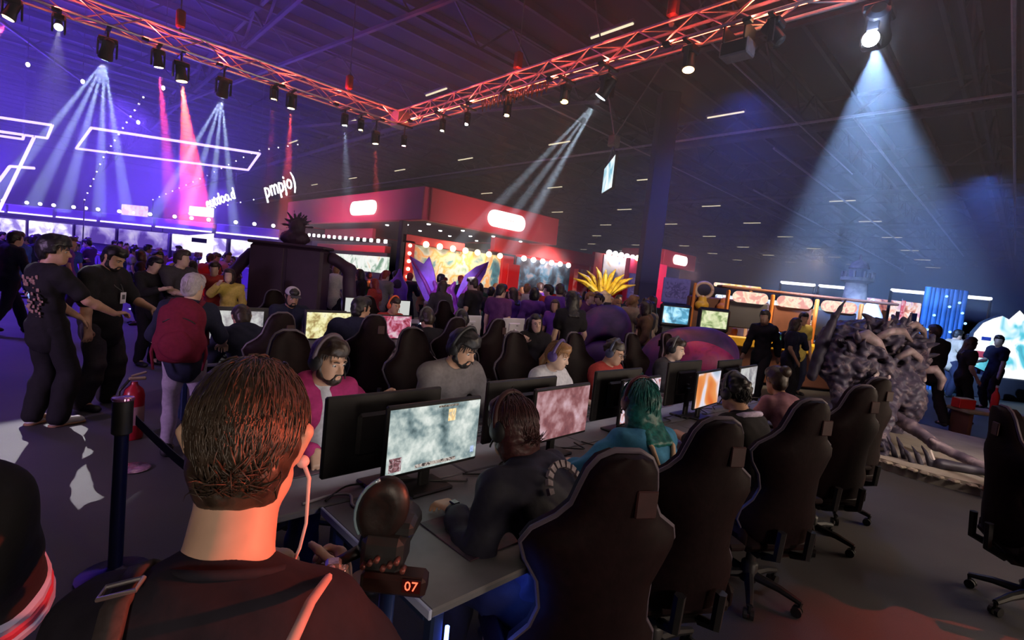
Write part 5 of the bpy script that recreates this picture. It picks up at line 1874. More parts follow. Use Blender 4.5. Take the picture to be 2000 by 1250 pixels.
rw = thing('poster_wall', 'red booth wall with a dark poster under a row of white lamps', 'booth', (14.9, 17.0, 0))
MB().rbox((3.7, .1, 3.47), (7.4, .3, .66), .02).build('header_beam', red_m, rw)
MB().rbox((3.7, .3, 1.6), (7.4, .2, 3.2), .02).build('back_wall', red_m, rw)
MB().box((3.65, .17, 2.25), (4.0, .06, 1.6)).build('poster', art2, rw)
for k in range(6):
    MB().ball((1.9 + .66 * k, -.08, 3.0), .13, 10, 8).build('lamp', lamp_white, rw, 'all')
MB().rbox((6.5, .05, 1.9), (.9, .3, 2.0), .02).build('side_panel', print_mat('side_red_art', [(.4, (.6, .03, .03)), (.55, (.8, .35, .3)), (.7, (.7, .05, .05))], 1, 2), rw)
MB().rbox((.9, .05, 1.7), (.7, .3, 2.6), .02).build('side_panel', red_m, rw)
rw2 = thing('poster_wall', 'white and blue lit poster wall with red posts, behind the yellow spikes', 'booth', (22.6, 17.0, 0))
MB().rbox((2.2, .3, 2.0), (4.4, .2, 4.0), .02).build('back_wall', red_m, rw2)
MB().box((2.3, .17, 3.2), (3.0, .06, 1.5)).build('poster', art3, rw2)
MB().rbox((4.2, .05, 2.1), (.4, .3, 4.2), .02).build('side_post', red_m, rw2)
for k in range(6):
    MB().ball((.9 + .6 * k, -.1, 4.05), .17, 10, 8).build('lamp', lamp_white, rw2, 'all')
sb = thing('exhibition_booth', 'smaller red booth block with one lit pill sign, right of the dark column', 'booth', (28.8, 16.6, 0))
MB().rbox((2.1, 0, 4.4), (4.3, .3, 1.05), .03).build('fascia', fascia_m, sb)
MB().rbox((.0, 1.5, 4.4), (.3, 3, 1.05), .03).build('fascia', fascia_m, sb)
MB().prism([(u + 2.0, v + 4.42) for u, v in pill(1.8, .62)], -.24, -.15, 'y').build('pill_sign', sign_g, sb)
MB().rbox((2.1, 1.0, 1.95), (4.0, .3, 3.9), .03).build('front_wall', mat('booth_blue_wall', (.03, .12, .30), .6), sb)
MB().rbox((-2.3, -.4, 2.2), (4.2, .3, 3.4), .03).build('pink_wall', mat('booth_pink', (.70, .03, .12), .5, vary=.1, scale=.5), sb)
for k in range(3):
    MB().ball((-3.9 + .7 * k, -.7, 3.95), .16, 10, 8).build('lamp', lamp_warm, sb, 'all')
# spots on the niche posters and the booth fascias
for n_, lo, ai, pw, cl, cn_ in (('niche_lamp', (13.2, 15.6, 3.4), (13.2, 17.2, 2.0), 260, (1, .85, .6), 120), ('niche_lamp', (18.5, 15.9, 3.5), (18.5, 17.2, 2.2), 260, (1, .92, .9), 120), ('niche_lamp', (24.8, 15.9, 4.2), (24.8, 17.2, 3), 260, (1, .95, .95), 120),
                               ('fascia_wash', (13.5, 12.0, 2.6), (13.8, 15.4, 4.3), 620, (1, .55, .5), 110), ('fascia_wash', (6.6, 21.0, 2.4), (10, 21.0, 4.3), 900, (1, .45, .6), 110), ('fascia_wash', (27, 13.5, 3.4), (29.5, 16.5, 3.6), 500, (1, .55, .6), 110)):
    spot_light(n_, lo, ai, pw, cl, cn_, .6, .3)

# ------------------------------------------------------------------ dark column, notice boards
cl_o = MB().rbox((0, 0, 4.7), (.70, .70, 9.4), .03, rz=CA).build('column', mat('column_paint', (.040, .034, .05), .7, vary=.15, scale=.5))
cl_o.location = (17.0, 10.35, 0)
cl_o.name = 'pillar'
tag(cl_o, 'tall dark square column rising to the roof beside the red booth', 'column')
for k, (x, y, w) in enumerate(((19.2, 12.0, 1.0), (20.6, 11.0, 1.2))):
    nb = thing('notice_board', 'pale notice board %s' % ('with a grey map just right of the dark column' if k else 'at the foot of the dark column'), 'board', (x, y, 0), CA)
    MB().rbox((0, 0, 2.2), (w, .06, 1.1), .01).build('panel', mat('board_pale', (.50, .42, .46), .6), nb)
    MB().box((0, -.034, 2.2 + .02), (w * .8, .004, .7)).build('sheet', print_mat('board_print%d' % k, [(.4, (.55, .45, .48)), (.52, (.25, .2, .22)), (.6, (.6, .5, .52))], 3, 2), nb)
    for s in (-1, 1):
        MB().tube([(s * w * .4, .04, 0), (s * w * .4, .04, 2.0)], .03, 6).build('leg', black_m, nb)

# ------------------------------------------------------------------ hanging screen with its motor
hg = thing('hanging_screen', 'bright thin screen hanging edge on from a motor on two cables', 'screen', (9.55, 7.1, 4.3))
dv = Vector((.69, .72, 0)).normalized()
qd = Vector((-dv.y, dv.x, 0))
mb = MB()
c0 = [dv * a + Vector((0, 0, b)) for a, b in ((-.62, .52), (.75, .50), (.75, -.12), (-.62, -.22))]
mb.add([p + qd * .03 for p in c0] + [p - qd * .03 for p in c0], [(0, 1, 2, 3), (7, 6, 5, 4), (0, 4, 5, 1), (1, 5, 6, 2), (2, 6, 7, 3), (3, 7, 4, 0)])
mb.build('panel', mat('screen_frame', (.03, .03, .04), .5), hg)
S_CYAN = print_mat('hanging_picture', [(.35, (.2, .5, .65)), (.5, (.65, .85, .92)), (.65, (.95, 1, 1))], 2.5, 2, 1.2, .5)
for s in (1, -1):
    mb = MB()
    mb.add([p * .95 + qd * .034 * s + Vector((0, 0, .008)) for p in c0], [(0, 1, 2, 3)])
    mb.build('picture', S_CYAN, hg)
MB().rbox((0, 0, .95), (.22, .22, .26), .03).build('motor', mat('motor_tan', (.30, .24, .2), .5), hg)
MB().tube([(0, 0, .85), dv * .5 + Vector((0, 0, .5))], .018, 6).build('sling', cable_m, hg)
MB().tube([(0, 0, .85), dv * -.45 + Vector((0, 0, .5))], .018, 6).build('sling', cable_m, hg)
MB().tube([(0, 0, 1.05), (-.75, .75, 5.0)], .018, 5).build('cable', cable_m, hg)
MB().tube([(0, 0, 1.05), (1.5, -1.4, 5.0)], .018, 5).build('cable', cable_m, hg)

# ------------------------------------------------------------------ purple lounge pods, statues
pod_m = print_mat('pod_fabric', [(.35, (.030, .012, .075)), (.5, (.055, .020, .13)), (.62, (.10, .02, .14)), (.75, (.04, .015, .09))], 2.2, 3, 0, 1.2, rough=.55)
pod_p = print_mat('pod_panel', [(.35, (.20, .012, .10)), (.5, (.36, .025, .15)), (.62, (.30, .02, .20)), (.75, (.16, .015, .12))], 3.0, 3, 0, 1.4, rough=.5)


def pod(label, loc, rz, w, hgt, panel=True):
    t = thing('lounge_pod', label, 'seat', loc, rz, 'purple lounge pods')
    B = SDF(.025)
    B.ell((0, .1, hgt * .50), (w * .5, .42, hgt * .5), None, .1)
    B.ell((w * .16, .12, hgt * .72), (w * .34, .34, hgt * .30), None, .1)
    B.ell((0, -.28, hgt * .42), (w * .34, .3, hgt * .26), None, .08, True)
    B.cut((0, 0, 0), (0, 0, -1))
    B.build('shell', pod_m, t)
    if panel:
        G = SDF(.02)
        G.ell((w * .10, -.10, hgt * .64), (w * .34, .24, hgt * .25), rotm(0, 0, 10), .02)
        G.build('panel', pod_p, t)
        G = SDF(.02)
        G.ell((w * -.06, -.20, hgt * .36), (w * .24, .20, hgt * .16), rotm(0, 0, 14), .02)
        G.build('cushion', pod_p, t)
    else:
        G = SDF(.02)
        G.ell((0, -.16, hgt * .42), (w * .36, .26, hgt * .2), None, .02)
        G.build('cushion', mat('pod_cushion', (.06, .015, .16), .6, vary=.3, scale=4), t)
    return t


pod('rounded purple lounge pod behind the woman with long black hair', (7.25, 5.15, 0), CA, 1.05, 1.55, False)
pod('wide purple lounge pod with a magenta panel beside the black monitor', (7.35, 3.55, 0), CA - .05, 1.55, 1.38)
vio = mat('violet_resin', (.20, .06, .60), .35, vary=.35, scale=4)
vio2 = mat('violet_plum', (.20, .03, .27), .45, vary=.35, scale=9)
ds = thing('winged_statue', 'purple winged creature statue with two raised wings before the red booth', 'statue', (7.35, 10.0, 0), CA)
B = SDF(.028, .012, 14, 2)
B.ell((0, 0, .75), (.36, .28, .72), None, .15)
B.ell((-.05, -.05, 1.25), (.30, .26, .25), None, .12)
B.cap((-.18, -.05, 1.35), (-.30, -.05, 1.62), .09, .03, .06)
B.cap((.14, -.05, 1.38), (.2, -.05, 1.66), .09, .03, .06)
for s in (-1, 1):
    B.cap((s * .25, -.1, .95), (s * .42, -.28, .62), .12, .07, .06)
    B.cap((s * .22, 0, .4), (s * .30, -.1, .03), .16, .12, .08)
B.cut((0, 0, 0), (0, 0, -1))
B.build('torso', vio2, ds)
MB().prism([(-.16, .95), (-.52, 1.15), (-.78, 1.62), (-.98, 2.18), (-.62, 2.02), (-.50, 2.22), (-.36, 1.9), (-.24, 1.5)], .08, .16, 'y').build('wing', vio, ds)
MB().prism([(.16, .95), (.30, 1.5), (.42, 1.85), (.66, 2.08), (.98, 2.25), (.92, 1.95), (.74, 1.55), (.50, 1.2)], .08, .16, 'y').build('wing', vio, ds)
for s, pts in ((-1, [(-.2, .06, 1.0), (-.55, .05, 1.6), (-.96, .06, 2.16)]), (1, [(.2, .06, 1.0), (.55, .05, 1.6), (.96, .06, 2.22)])):
    MB().tube(pts, [.06, .05, .02], 6).build('wing_bone', vio2, ds, 'all')
dc = thing('violet_cape_statue', 'pointed violet cape shaped statue left of the winged statue', 'statue', (6.9, 11.5, 0), CA)
B = SDF(.03, .012, 12, 5)
B.cap((0, 0, .25), (0, 0, 1.35), .34, .24, .1)
B.cap((0, 0, 1.3), (.02, 0, 1.80), .24, .04, .1)
B.cap((-.3, 0, .1), (-.12, 0, 1.1), .1, .14, .1)
B.cut((0, 0, 0), (0, 0, -1))
B.build('cape', vio, dc)
B = SDF(.025)
B.ell((.02, -.16, 1.42), (.12, .12, .15), None, .02)
B.build('hood', mat('cape_dark', (.02, .01, .05), .6), dc)

ys = thing('spike_display', 'fan of yellow spikes standing up before the white poster wall', 'display', (11.9, 8.6, .0), CA)
spk = print_mat('spike_yellow', [(.3, (.25, .12, .01)), (.45, (.70, .42, .02)), (.6, (.85, .62, .05)), (.75, (.10, .10, .03))], 5, 2, 0, .6, rough=.4)
MB().lathe([(.30, 0), (.30, .5), (.26, 1.35), (.24, 1.75), (.05, 1.87)], n=16).build('base', mat('spike_base', (.20, .13, .12), .7, vary=.4, scale=6), ys, True)
for k in range(9):
    a = D(-62 + 15.5 * k)
    L = .82 + .08 * (k % 2)
    b0 = Vector((math.sin(a) * .25, -.05 + .05 * (k % 3), 1.78))
    MB().tube([b0, b0 + Vector((math.sin(a) * L * .5, 0, math.cos(a) * L * .6)), b0 + Vector((math.sin(a) * L * .95, 0, math.cos(a) * L * .82))], [.085, .07, .012], 7).build('spike', spk, ys, True)
spot_light('spike_lamp', (11.2, 7.4, 3.0), (11.9, 8.6, 2.0), 120, (1, .9, .6), 60, .5, .1)

spot_light('statue_fill', (5.4, 8.2, 2.25), (7.35, 10.0, 1.6), 300, (.75, .5, 1), 34, .6, .1)  # added spot to brighten the winged statue, no fixture
spot_light('creature_fill', (6.6, -1.9, 2.25), (8.7, 1.2, .7), 420, (1, .86, .78), 50, .7, .2)  # added bare spot to bring out the creature and its plinth
kb = thing('dark_cabinet', 'large dark maroon cabinet seen from behind the second desk', 'cabinet', (3.75, 10.4, 0), CA)
dk = mat('cabinet_maroon', (.040, .018, .034), .6, vary=.25, scale=2)
MB().rbox((0, 0, 1.02), (1.45, .5, 2.04), .05).build('carcass', dk, kb)
MB().rbox((-.36, -.26, 1.05), (.66, .03, 1.9), .01).build('panel', dk, kb)
MB().rbox((.36, -.26, 1.05), (.66, .03, 1.9), .01).build('panel', dk, kb)
MB().rbox((0, 0, 2.07), (1.52, .56, .06), .02).build('top_ledge', dk, kb)
kt = thing('spiky_statue', 'dark spiky headed statue standing on the maroon cabinet', 'statue', (3.80, 10.4, 2.1), CA)
B = SDF(.016, .006, 30, 3)
B.ell((0, 0, .12), (.30, .17, .16), None, .06)
B.ell((.03, 0, .34), (.15, .14, .17), None, .06)
RS = random.Random(9)
for k in range(16):
    a = D(-100 + 12.5 * k)
    B.cap((.03 + .10 * math.sin(a), .05 * math.cos(3 * k), .36 + .12 * math.cos(a)), (.03 + (.26 + .05 * (k % 2)) * math.sin(a), .08 * math.cos(3 * k), .36 + (.27 + .04 * (k % 2)) * math.cos(a)), .035, .008, .02)
B.build('bust', mat('statue_dark', (.035, .014, .028), .6, vary=.3, scale=8), kt)
# curved dark display arm left and right of the cabinet
B = SDF(.03, .01, 12, 1)
B.cap((-1.55, 0, .1), (-1.3, 0, 1.2), .16, .14, .1)
B.cap((-1.3, 0, 1.2), (-.8, 0, 1.85), .13, .10, .1)
B.cap((.8, .1, 1.9), (1.15, .1, 1.7), .12, .12, .08)
B.cap((1.15, .1, 1.7), (1.3, .1, .1), .12, .16, .1)
B.cut((0, 0, 0), (0, 0, -1))
B.build('arched_frame', dk, kb)

# ------------------------------------------------------------------ creature statue on its plinth
pl_m = print_mat('plinth_sand', [(.3, (.24, .20, .165)), (.5, (.32, .27, .22)), (.7, (.40, .335, .27))], 2.5, 4, 0, .5, rough=.85)
plh = thing('display_plinth', 'low sand coloured plinth with a ragged edge under the dark creature', 'plinth', (8.6, 1.1, 0))
RS = random.Random(12)
base_poly = [(-1.05, .45), (-1.12, -.2), (-1.10, -.8), (-1.16, -1.45), (.2, -1.75), (2.2, -1.4), (2.6, .6), (1.4, 1.9), (-.3, 1.7)]
poly = []
for i in range(len(base_poly)):
    a, b = Vector(base_poly[i]), Vector(base_poly[(i + 1) % len(base_poly)])
    for s in range(5):
        p = a.lerp(b, s / 5)
        poly.append((p.x + RS.uniform(-.035, .035), p.y + RS.uniform(-.03, .03)))
MB().prism(poly, 0, .085, 'z').build('slab', pl_m, plh)
poly2 = [(u * .97 + RS.uniform(-.02, .02), v * .97 + RS.uniform(-.02, .02)) for u, v in poly]
MB().prism(poly2, .085, .12, 'z').build('top_layer', pl_m, plh)
edge = MB()
for (u, v), (u2, v2) in zip(poly[:24], poly[1:25]):
    edge.rbox(((u + u2) / 2, (v + v2) / 2, .10), (.09, .09, .036), .015, rz=RS.uniform(0, 3))
eo = edge.build('edge_rubble', mat('rubble_pale', (.36, .29, .22), .9, vary=.3, scale=10), plh)
eo['kind'] = 'stuff'

cr_m = print_mat('creature_hide', [(.30, (.030, .024, .045)), (.46, (.048, .038, .066)), (.55, (.072, .054, .082)), (.63, (.20, .15, .16)), (.72, (.05, .038, .06))], 8, 6, 0, .8, rough=.5)  # pale stop paints highlights into the hide
cr_d = mat('creature_dark', (.035, .028, .045), .55, vary=.3, scale=5, bump=.3)
cr = thing('creature_statue', 'huge gnarled dark purple creature statue with a raised blade, on the sand plinth', 'statue', (9.10, 1.60, 0.02), CA)
cr.scale = (.80, 1, .92)
R_ = random.Random(21)
B = SDF(.020, .015, 31, 2)
# body masses: u = camera right, v = away, z
for c, r in (((-.35, .1, 1.45), (.50, .42, .42)), ((.30, .2, 1.40), (.58, .5, .48)), ((.05, .0, 1.05), (.55, .42, .40)), ((.62, .2, 1.05), (.36, .4, .45)), ((-.62, -.05, 1.15), (.30, .32, .36)), ((.35, -.45, .80), (.26, .3, .42)), ((.0, .15, 1.72), (.42, .36, .20))):
    B.ell(c, r, rotm(R_.uniform(-30, 30), 0, R_.uniform(-25, 25)), .16)
for k in range(70):      # plates and knobs
    a = R_.uniform(0, math.pi * 2)
    e = R_.uniform(-.6, 1.2)
    c = _np([.05 + .82 * math.cos(a) * math.cos(e), -.05 - .42 * abs(math.sin(a)) * math.cos(e), 1.32 + .55 * math.sin(e)])
    d = vn([R_.gauss(0, 1), R_.gauss(0, .4), R_.gauss(.1, .8)])
    B.cap(c, c + d * R_.uniform(.12, .34), R_.uniform(.05, .11), R_.uniform(.015, .04), .05)
# legs and trunk
B.cap((.10, -.40, .95), (-.42, -.85, .55), .22, .15, .1)
B.cap((-.42, -.85, .55), (-.95, -1.22, .10), .15, .13, .1)
B.cap((-.42, -.85, .55), (-.70, -1.28, .10), .09, .07, .05)
B.cap((-.62, -.1, 1.0), (-.72, -.35, .58), .16, .11, .08)
B.cap((-.72, -.35, .58), (-.50, -.60, .16), .10, .07, .06)
for s in (-.09, 0, .09):
    B.cap((-.50 + s * .3, -.60, .16), (-.40 + s * 1.2, -.78, .13), .045, .018, .03)
B.cap((.72, .2, .9), (.78, .15, .12), .2, .17, .1)
B.build('body', cr_m, cr)
B = SDF(.02, .006, 22, 4)
B.cap((-1.02, .0, .92), (-.92, .0, 1.45), .085, .10, .05)
B.cap((-.92, .0, 1.45), (-.76, .0, 1.92), .10, .055, .05)
B.cap((-.76, .0, 1.92), (-.60, .0, 2.22), .055, .012, .04)
B.cap((-.98, .0, 1.2), (-.55, .0, 1.2), .07, .1, .06)
B.build('raised_blade', cr_d, cr)
for k, (pts, rr_) in enumerate((([(-.3, -.35, 1.62), (-.1, -.42, 1.78), (.15, -.40, 1.80), (.38, -.36, 1.66)], [.05, .065, .06, .02]), ([(.25, -.3, 1.86), (.48, -.28, 1.93), (.70, -.22, 1.84), (.86, -.15, 1.66)], [.03, .055, .05, .02]),
                               ([(-.6, -.3, 1.60), (-.45, -.38, 1.68), (-.28, -.40, 1.58), (-.12, -.44, 1.42)], [.09, .10, .09, .03]), ([(.05, -.46, 1.38), (.25, -.5, 1.52), (.46, -.46, 1.42), (.50, -.42, 1.25)], [.04, .06, .055, .02]),
                               ([(.75, -.2, 1.2), (.95, -.3, 1.26), (1.06, -.34, 1.12), (1.02, -.36, .95)], [.06, .07, .06, .03]))):
    MB().tube(pts, rr_, 8).build('horn_plate', mat('horn_tan', (.27, .19, .19), .5, vary=.35, scale=12), cr, 'all')
for k in range(20):
    a, e = R_.uniform(-.2, math.pi + .2), R_.uniform(.1, .8)
    b0 = Vector((.05 + .72 * math.cos(a) * math.cos(e * .6), -.12 - .25 * R_.random(), 1.36 + .42 * math.sin(a) * (.6 + .5 * e)))
    d0 = Vector((math.cos(a), -.35, math.sin(a) * .8 + .15)).normalized()
    side_ = Vector((R_.uniform(-.5, .5), R_.uniform(-.3, .1), R_.uniform(-.2, .4)))
    L = R_.uniform(.16, .36)
    MB().tube([b0, b0 + d0 * L * .5, b0 + d0 * L * .8 + side_ * L * .4, b0 + d0 * L + side_ * L * .9], [.05, .045, .03, .006], 7).build('branch_spike', (cr_m, cr_d)[k % 2], cr, 'all')
for k in range(12):
    a = R_.uniform(-.5, .5)
    MB().ball((a, -.5 - .1 * R_.random(), .95 + .18 * R_.random()), (.028, .02, .04), 8, 6).build('bone_bead', mat('bone', (.45, .36, .32), .5), cr, 'all')

lg = thing('fallen_branch', 'long purple grey twisted branch lying across the sand plinth', 'branch', (8.55, 1.18, .14))
lm = print_mat('branch_bark', [(.3, (.05, .035, .055)), (.5, (.13, .09, .12)), (.65, (.30, .22, .24)), (.8, (.08, .06, .08))], 7, 4, 0, .5, rough=.6)
B = SDF(.014, .006, 26, 3)
br = [(.95, .55, .42), (.55, .42, .38), (.20, .12, .40), (-.05, -.25, .30), (-.22, -.55, .16), (-.36, -.92, .08), (-.55, -1.35, .05)]
for (a, b), (ra, rb_) in zip(zip(br[:-1], br[1:]), ((.06, .085), (.085, .09), (.09, .08), (.08, .065), (.065, .055), (.055, .05))):
    B.cap(a, b, ra, rb_, .05)
B.cap((.95, .55, .42), (1.05, .62, .28), .06, .03, .04)
B.cap((.2, .12, .40), (.02, .02, .42), .06, .03, .04)
B.cap((-.05, -.25, .30), (.12, -.42, .22), .06, .03, .04)
B.cap((-.22, -.55, .16), (-.36, -.50, .24), .05, .015, .03)
B.build('branch', lm, lg)
sp_ = thing('claw_cluster', 'cluster of dark curved claws around a pale bone on the front of the plinth', 'claws', (7.95, .62, .12))
B = SDF(.012, .003, 30, 5)
for k in range(7):
    x0 = -.18 + .03 * (k % 4)
    y0 = .50 - .085 * k
    h_ = .16 + .10 * ((k * 5) % 4) / 3
    B.cap((x0, y0, 0), (x0 - .03, y0 + .05, h_ * .6), .032, .024, .02)
    B.cap((x0 - .03, y0 + .05, h_ * .6), (x0 + .02, y0 + .12, h_), .024, .006, .01)
B.cap((-.1, -.1, .05), (.05, -.42, .06), .07, .04, .04)
B.cap((.05, -.42, .06), (-.15, -.85, .02), .04, .02, .03)
B.build('claws', cr_d, sp_)
MB().prism([(-.06, .0), (.10, .0), (.02, .17)], -.05, .05, 'x').build('bone', mat('bone_pale', (.55, .45, .42), .6), sp_)
sk2 = thing('rock_pillar', 'orange brown rough post standing on the plinth edge at the right', 'post', (7.52, .0, .0))
B = SDF(.014, .006, 24, 4)
B.cap((0, 0, .12), (.05, -.05, .55), .075, .055, .03)
B.cap((-.06, .08, .12), (.06, -.1, .13), .05, .05, .03)
B.build('post', mat('rust_post', (.26, .12, .05), .8, vary=.4, scale=9), sk2)

# ------------------------------------------------------------------ yellow amusement stand
yel_m = mat('stand_yellow', (.75, .42, .03), .45, vary=.15, scale=3)
org_m = mat('stand_orange', (.62, .20, .04), .45, vary=.15, scale=3)
bwn_m = mat('stand_brown', (.16, .06, .04), .6, vary=.2, scale=3)
am = thing('amusement_stand', 'yellow and orange amusement stand with a ring sign behind the lit screens', 'stand', (12.6, 4.4, 0), CA)
MB().rbox((.2, -.3, .98), (2.6, .12, .24), .03).build('yellow_band', yel_m, am)
MB().rbox((1.6, -.35, .96), (1.5, .12, .22), .03).build('yellow_band', yel_m, am)
MB().rbox((.9, .05, .5), (4.2, .6, .9), .03).build('counter', bwn_m, am)
for k in range(4):
    MB().rbox((-1.0 + 1.05 * k, -.2, 1.55), (.07, .10, 1.2), .02).build('post', org_m, am)
for k in range(3):
    sg_ = MB().rbox((-.48 + 1.05 * k, -.15, 1.60), (.92, .08, .62), .02).build('play_panel', (dark_m, bwn_m, dark_m)[k], am)
    MB().prism([(u - .48 + 1.05 * k, v + 2.02) for u, v in pill(.8, .26)], -.26, -.16, 'y').build('lit_plate', print_mat('plate_warm', [(.4, (.8, .35, .3)), (.52, (1, .8, .6)), (.65, (.9, .55, .4))], 6, 2, 1.1, .5), sg_)
MB().rbox((.9, -.1, 2.22), (4.2, .3, .06), .02).build('top_rail', bwn_m, am)
for k in range(12):
    c_ = (yel_m, org_m, red_m, white_m, mat('prize_teal', (.03, .30, .35), .5), yel_m)[k % 6]
    B = SDF(.03)
    B.ell((0, 0, .10), (.11, .10, .10), None, .04)
    B.ell((0, -.02, .24), (.085, .08, .085), None, .04)
    o_ = tag(B.build('plush_toy', c_), '%s plush toy, %s from the left on the yellow stand counter' % (('yellow', 'orange', 'red', 'white', 'teal', 'yellow')[k % 6], ORDINAL[k]), 'toy', 'plush prizes on the yellow stand')
    o_.location = Vector((12.6, 4.4, .95)) + Matrix.Rotation(CA, 3, 'Z') @ Vector((-1.0 + .36 * k, -.02 + .08 * (k % 2), 0))
am2 = thing('amusement_sign', 'ring sign and glowing bar sign on an orange frame above the yellow stand', 'sign', (15.7, 7.1, 0), CA)
MB().tube([(.55 * .5 * math.cos(a) - .3, 0, 2.2 + .24 * math.sin(a)) for a in [2 * math.pi * i / 20 for i in range(21)]], .055, 8).build('ring', mat('ring_pale', (.6, .42, .35), .5), am2, 'all')
MB().rbox((.75, 0, 2.42), (1.5, .12, .12), .03).build('bar_sign', print_mat('bar_glow', [(.4, (.9, .55, .15)), (.55, (1, .85, .6)), (.7, (.7, .3, .5))], 5, 2, 1.3, .3), am2)
MB().rbox((.6, .2, 1.0), (2.6, .3, 2.0), .05).build('frame_wall', bwn_m, am2)
for k, (u, c_) in enumerate(((-.35, yel_m), (.35, org_m), (1.05, yel_m), (1.5, org_m))):
    B = SDF(.025)
    B.ell((u, -.1, 1.72), (.22, .18, .16), None, .05)
    B.ell((u, -.1, 1.9), (.13, .12, .13), None, .05)
    B.build('dome', c_, am2)
for i in (-1, 1):
    MB().tube([(-.3 + i * .9 + .6, 0, 0), (-.3 + i * .9 + .6, 0, 2.4)], .05, 8).build('post', org_m, am2)
spot_light('stand_lamp', (12.2, 3.2, 3.2), (13.4, 5.2, 1.4), 420, (1, .75, .45), 110, .6, .2)
for k, (x, y, sc, lab) in enumerate(((10.25, 5.42, S_BLUE, 'arcade kiosk with a bright blue picture'), (10.62, 4.72, S_GREEN, 'arcade kiosk with a pale green picture'))):
    kk = thing('arcade_kiosk', lab + ' in front of the yellow stand', 'kiosk', (x, y, 0), CA)
    MB().rbox((0, .12, .6), (.62, .4, 1.2), .04).build('cabinet', black_m, kk)
    MB().rbox((0, 0, 1.44), (.70, .10, .52), .05).build('bezel', black_m, kk)
    MB().box((0, -.052, 1.45), (.56, .006, .36)).build('screen', sc, kk)
for k, (x, y) in enumerate(((9.2, 6.3),)):
    kk = thing('arcade_kiosk', 'small black game terminal with a dim green dot beside the blue kiosk', 'kiosk', (x, y, 0), CA)
    MB().rbox((0, .1, .55), (.5, .36, 1.1), .04).build('cabinet', black_m, kk)
    MB().rbox((0, 0, 1.38), (.5, .08, .4), .03).build('bezel', black_m, kk)
    MB().box((0, -.043, 1.38), (.42, .004, .3)).build('screen', print_mat('screen_dim_green', [(.5, (.01, .03, .03)), (.66, (.03, .08, .07)), (.8, (.6, .8, .6))], 4, 1, .8), kk)

# ------------------------------------------------------------------ right side: tower, light bars, LED mountain, glowing shop
tw = thing('lighthouse_tower', 'pale stone lighthouse tower model with a gallery, far right of the kiosks', 'tower', (19.1, 4.0, 0))
st_m = print_mat('tower_stone', [(.35, (.22, .17, .17)), (.5, (.32, .25, .24)), (.65, (.42, .33, .31))], 4, 3, 0, .6, rough=.8)
MB().lathe([(.62, 0), (.50, 1.5), (.34, 2.3), (.30, 2.95)], n=14).build('shaft', st_m, tw, True)
MB().lathe([(.30, 2.92), (.46, 3.0), (.46, 3.10), (.32, 3.12)], n=14).build('gallery', st_m, tw)
MB().lathe([(.24, 3.1), (.26, 3.38), (.22, 3.42)], n=12).build('lantern', mat('lantern_glass', (.30, .28, .36), .3), tw)
MB().lathe([(.30, 3.40), (.22, 3.58), (.05, 3.68), (.02, 3.85)], n=12).build('dome', st_m, tw, True)
for k in range(10):
    a = 2 * math.pi * k / 10
    MB().rbox((.43 * math.cos(a), .43 * math.sin(a), 3.2), (.06, .06, .2), .01).build('merlon', st_m, tw)
bar_g = glow('bar_white', (.86, .88, 1.0), 3.0)
for k, (a, b) in enumerate((((27.0, 8.85), (27.7, 7.5)), ((27.75, 7.35), (28.35, 6.15)), ((27.3, 4.4), (28.1, 3.1)), ((28.15, 2.95), (29.1, 1.25)))):
    lbx = thing('light_bar', 'long white light bar on posts, %s from the left over the far right stands' % ('first', 'second', 'third', 'fourth')[k], 'light', (*a, 0), 0, 'white light bars')
    d = Vector((b[0] - a[0], b[1] - a[1], 0))
    MB().tube([Vector((0, 0, 3.22)), d + Vector((0, 0, 3.22))], .07, 8).build('tube', bar_g, lbx)
    MB().tube([Vector((0, 0, 0)), Vector((0, 0, 3.2))], .06, 6).build('post', black_m, lbx)
    MB().tube([d, d + Vector((0, 0, 3.2))], .06, 6).build('post', black_m, lbx)
mo = thing('led_mountain', 'bright white and cyan lit panel shaped like a mountain ridge at the far right', 'display', (19.2, .55, 0), CA)
S_MTN = print_mat('mountain_picture', [(.30, (.03, .20, .30)), (.42, (.10, .50, .62)), (.5, (.80, .90, 1.0)), (.62, (1, 1, 1)), (.74, (.45, .75, .90))], 1.3, 3, 1.3, .8)
ridge = [(-.75, .9), (-.70, 1.75), (-.5, 2.05), (-.25, 2.2), (0, 2.3), (.2, 2.22), (.45, 2.5), (.6, 2.38), (.8, 2.6), (1.0, 2.4), (1.25, 2.55), (1.5, 2.3), (1.9, 2.4), (1.9, .55), (.3, .55)]
MB().prism(ridge, 0, .12, 'y').build('panel', dark_m, mo)
MB().prism([(u * .985, v * .99 + .01) for u, v in ridge], -.01, .0, 'y').build('picture', S_MTN, mo)
MB().rbox((-.35, -.02, 1.62), (.26, .03, .10), .01).build('dark_emblem', mat('emblem_blue', (.02, .04, .2), .5), mo)
MB().rbox((.6, .1, .3), (2.6, .6, .6), .03).build('base', dark_m, mo)
MB().rbox((-.4, -.1, 1.18), (.7, .06, .18), .02).build('red_plate', mat('plate_red', (.6, .05, .06), .5), mo)
bl = thing('blue_curtain', 'deep blue lit curtain dotted with little lamps left of the lit mountain', 'curtain', (18.6, 1.75, 0), CA)
mb = MB()
for k in range(9):
    mb.lathe([(.08, 0), (.08, 2.9)], (-.5 + .13 * k, .02 * (k % 2), 0), 10)
mb.build('drape', mat('curtain_blue', (.01, .06, .20), .7, vary=.3, scale=3), bl, True)['kind'] = 'stuff'
for k in range(9):
    MB().ball((-.45 + .13 * ((k * 4) % 9), -.12, 1.7 + .14 * ((k * 5) % 8)), .035, 8, 6).build('lamp', glow('lamp_blue', (.25, .55, 1.0), 3), bl, 'all')
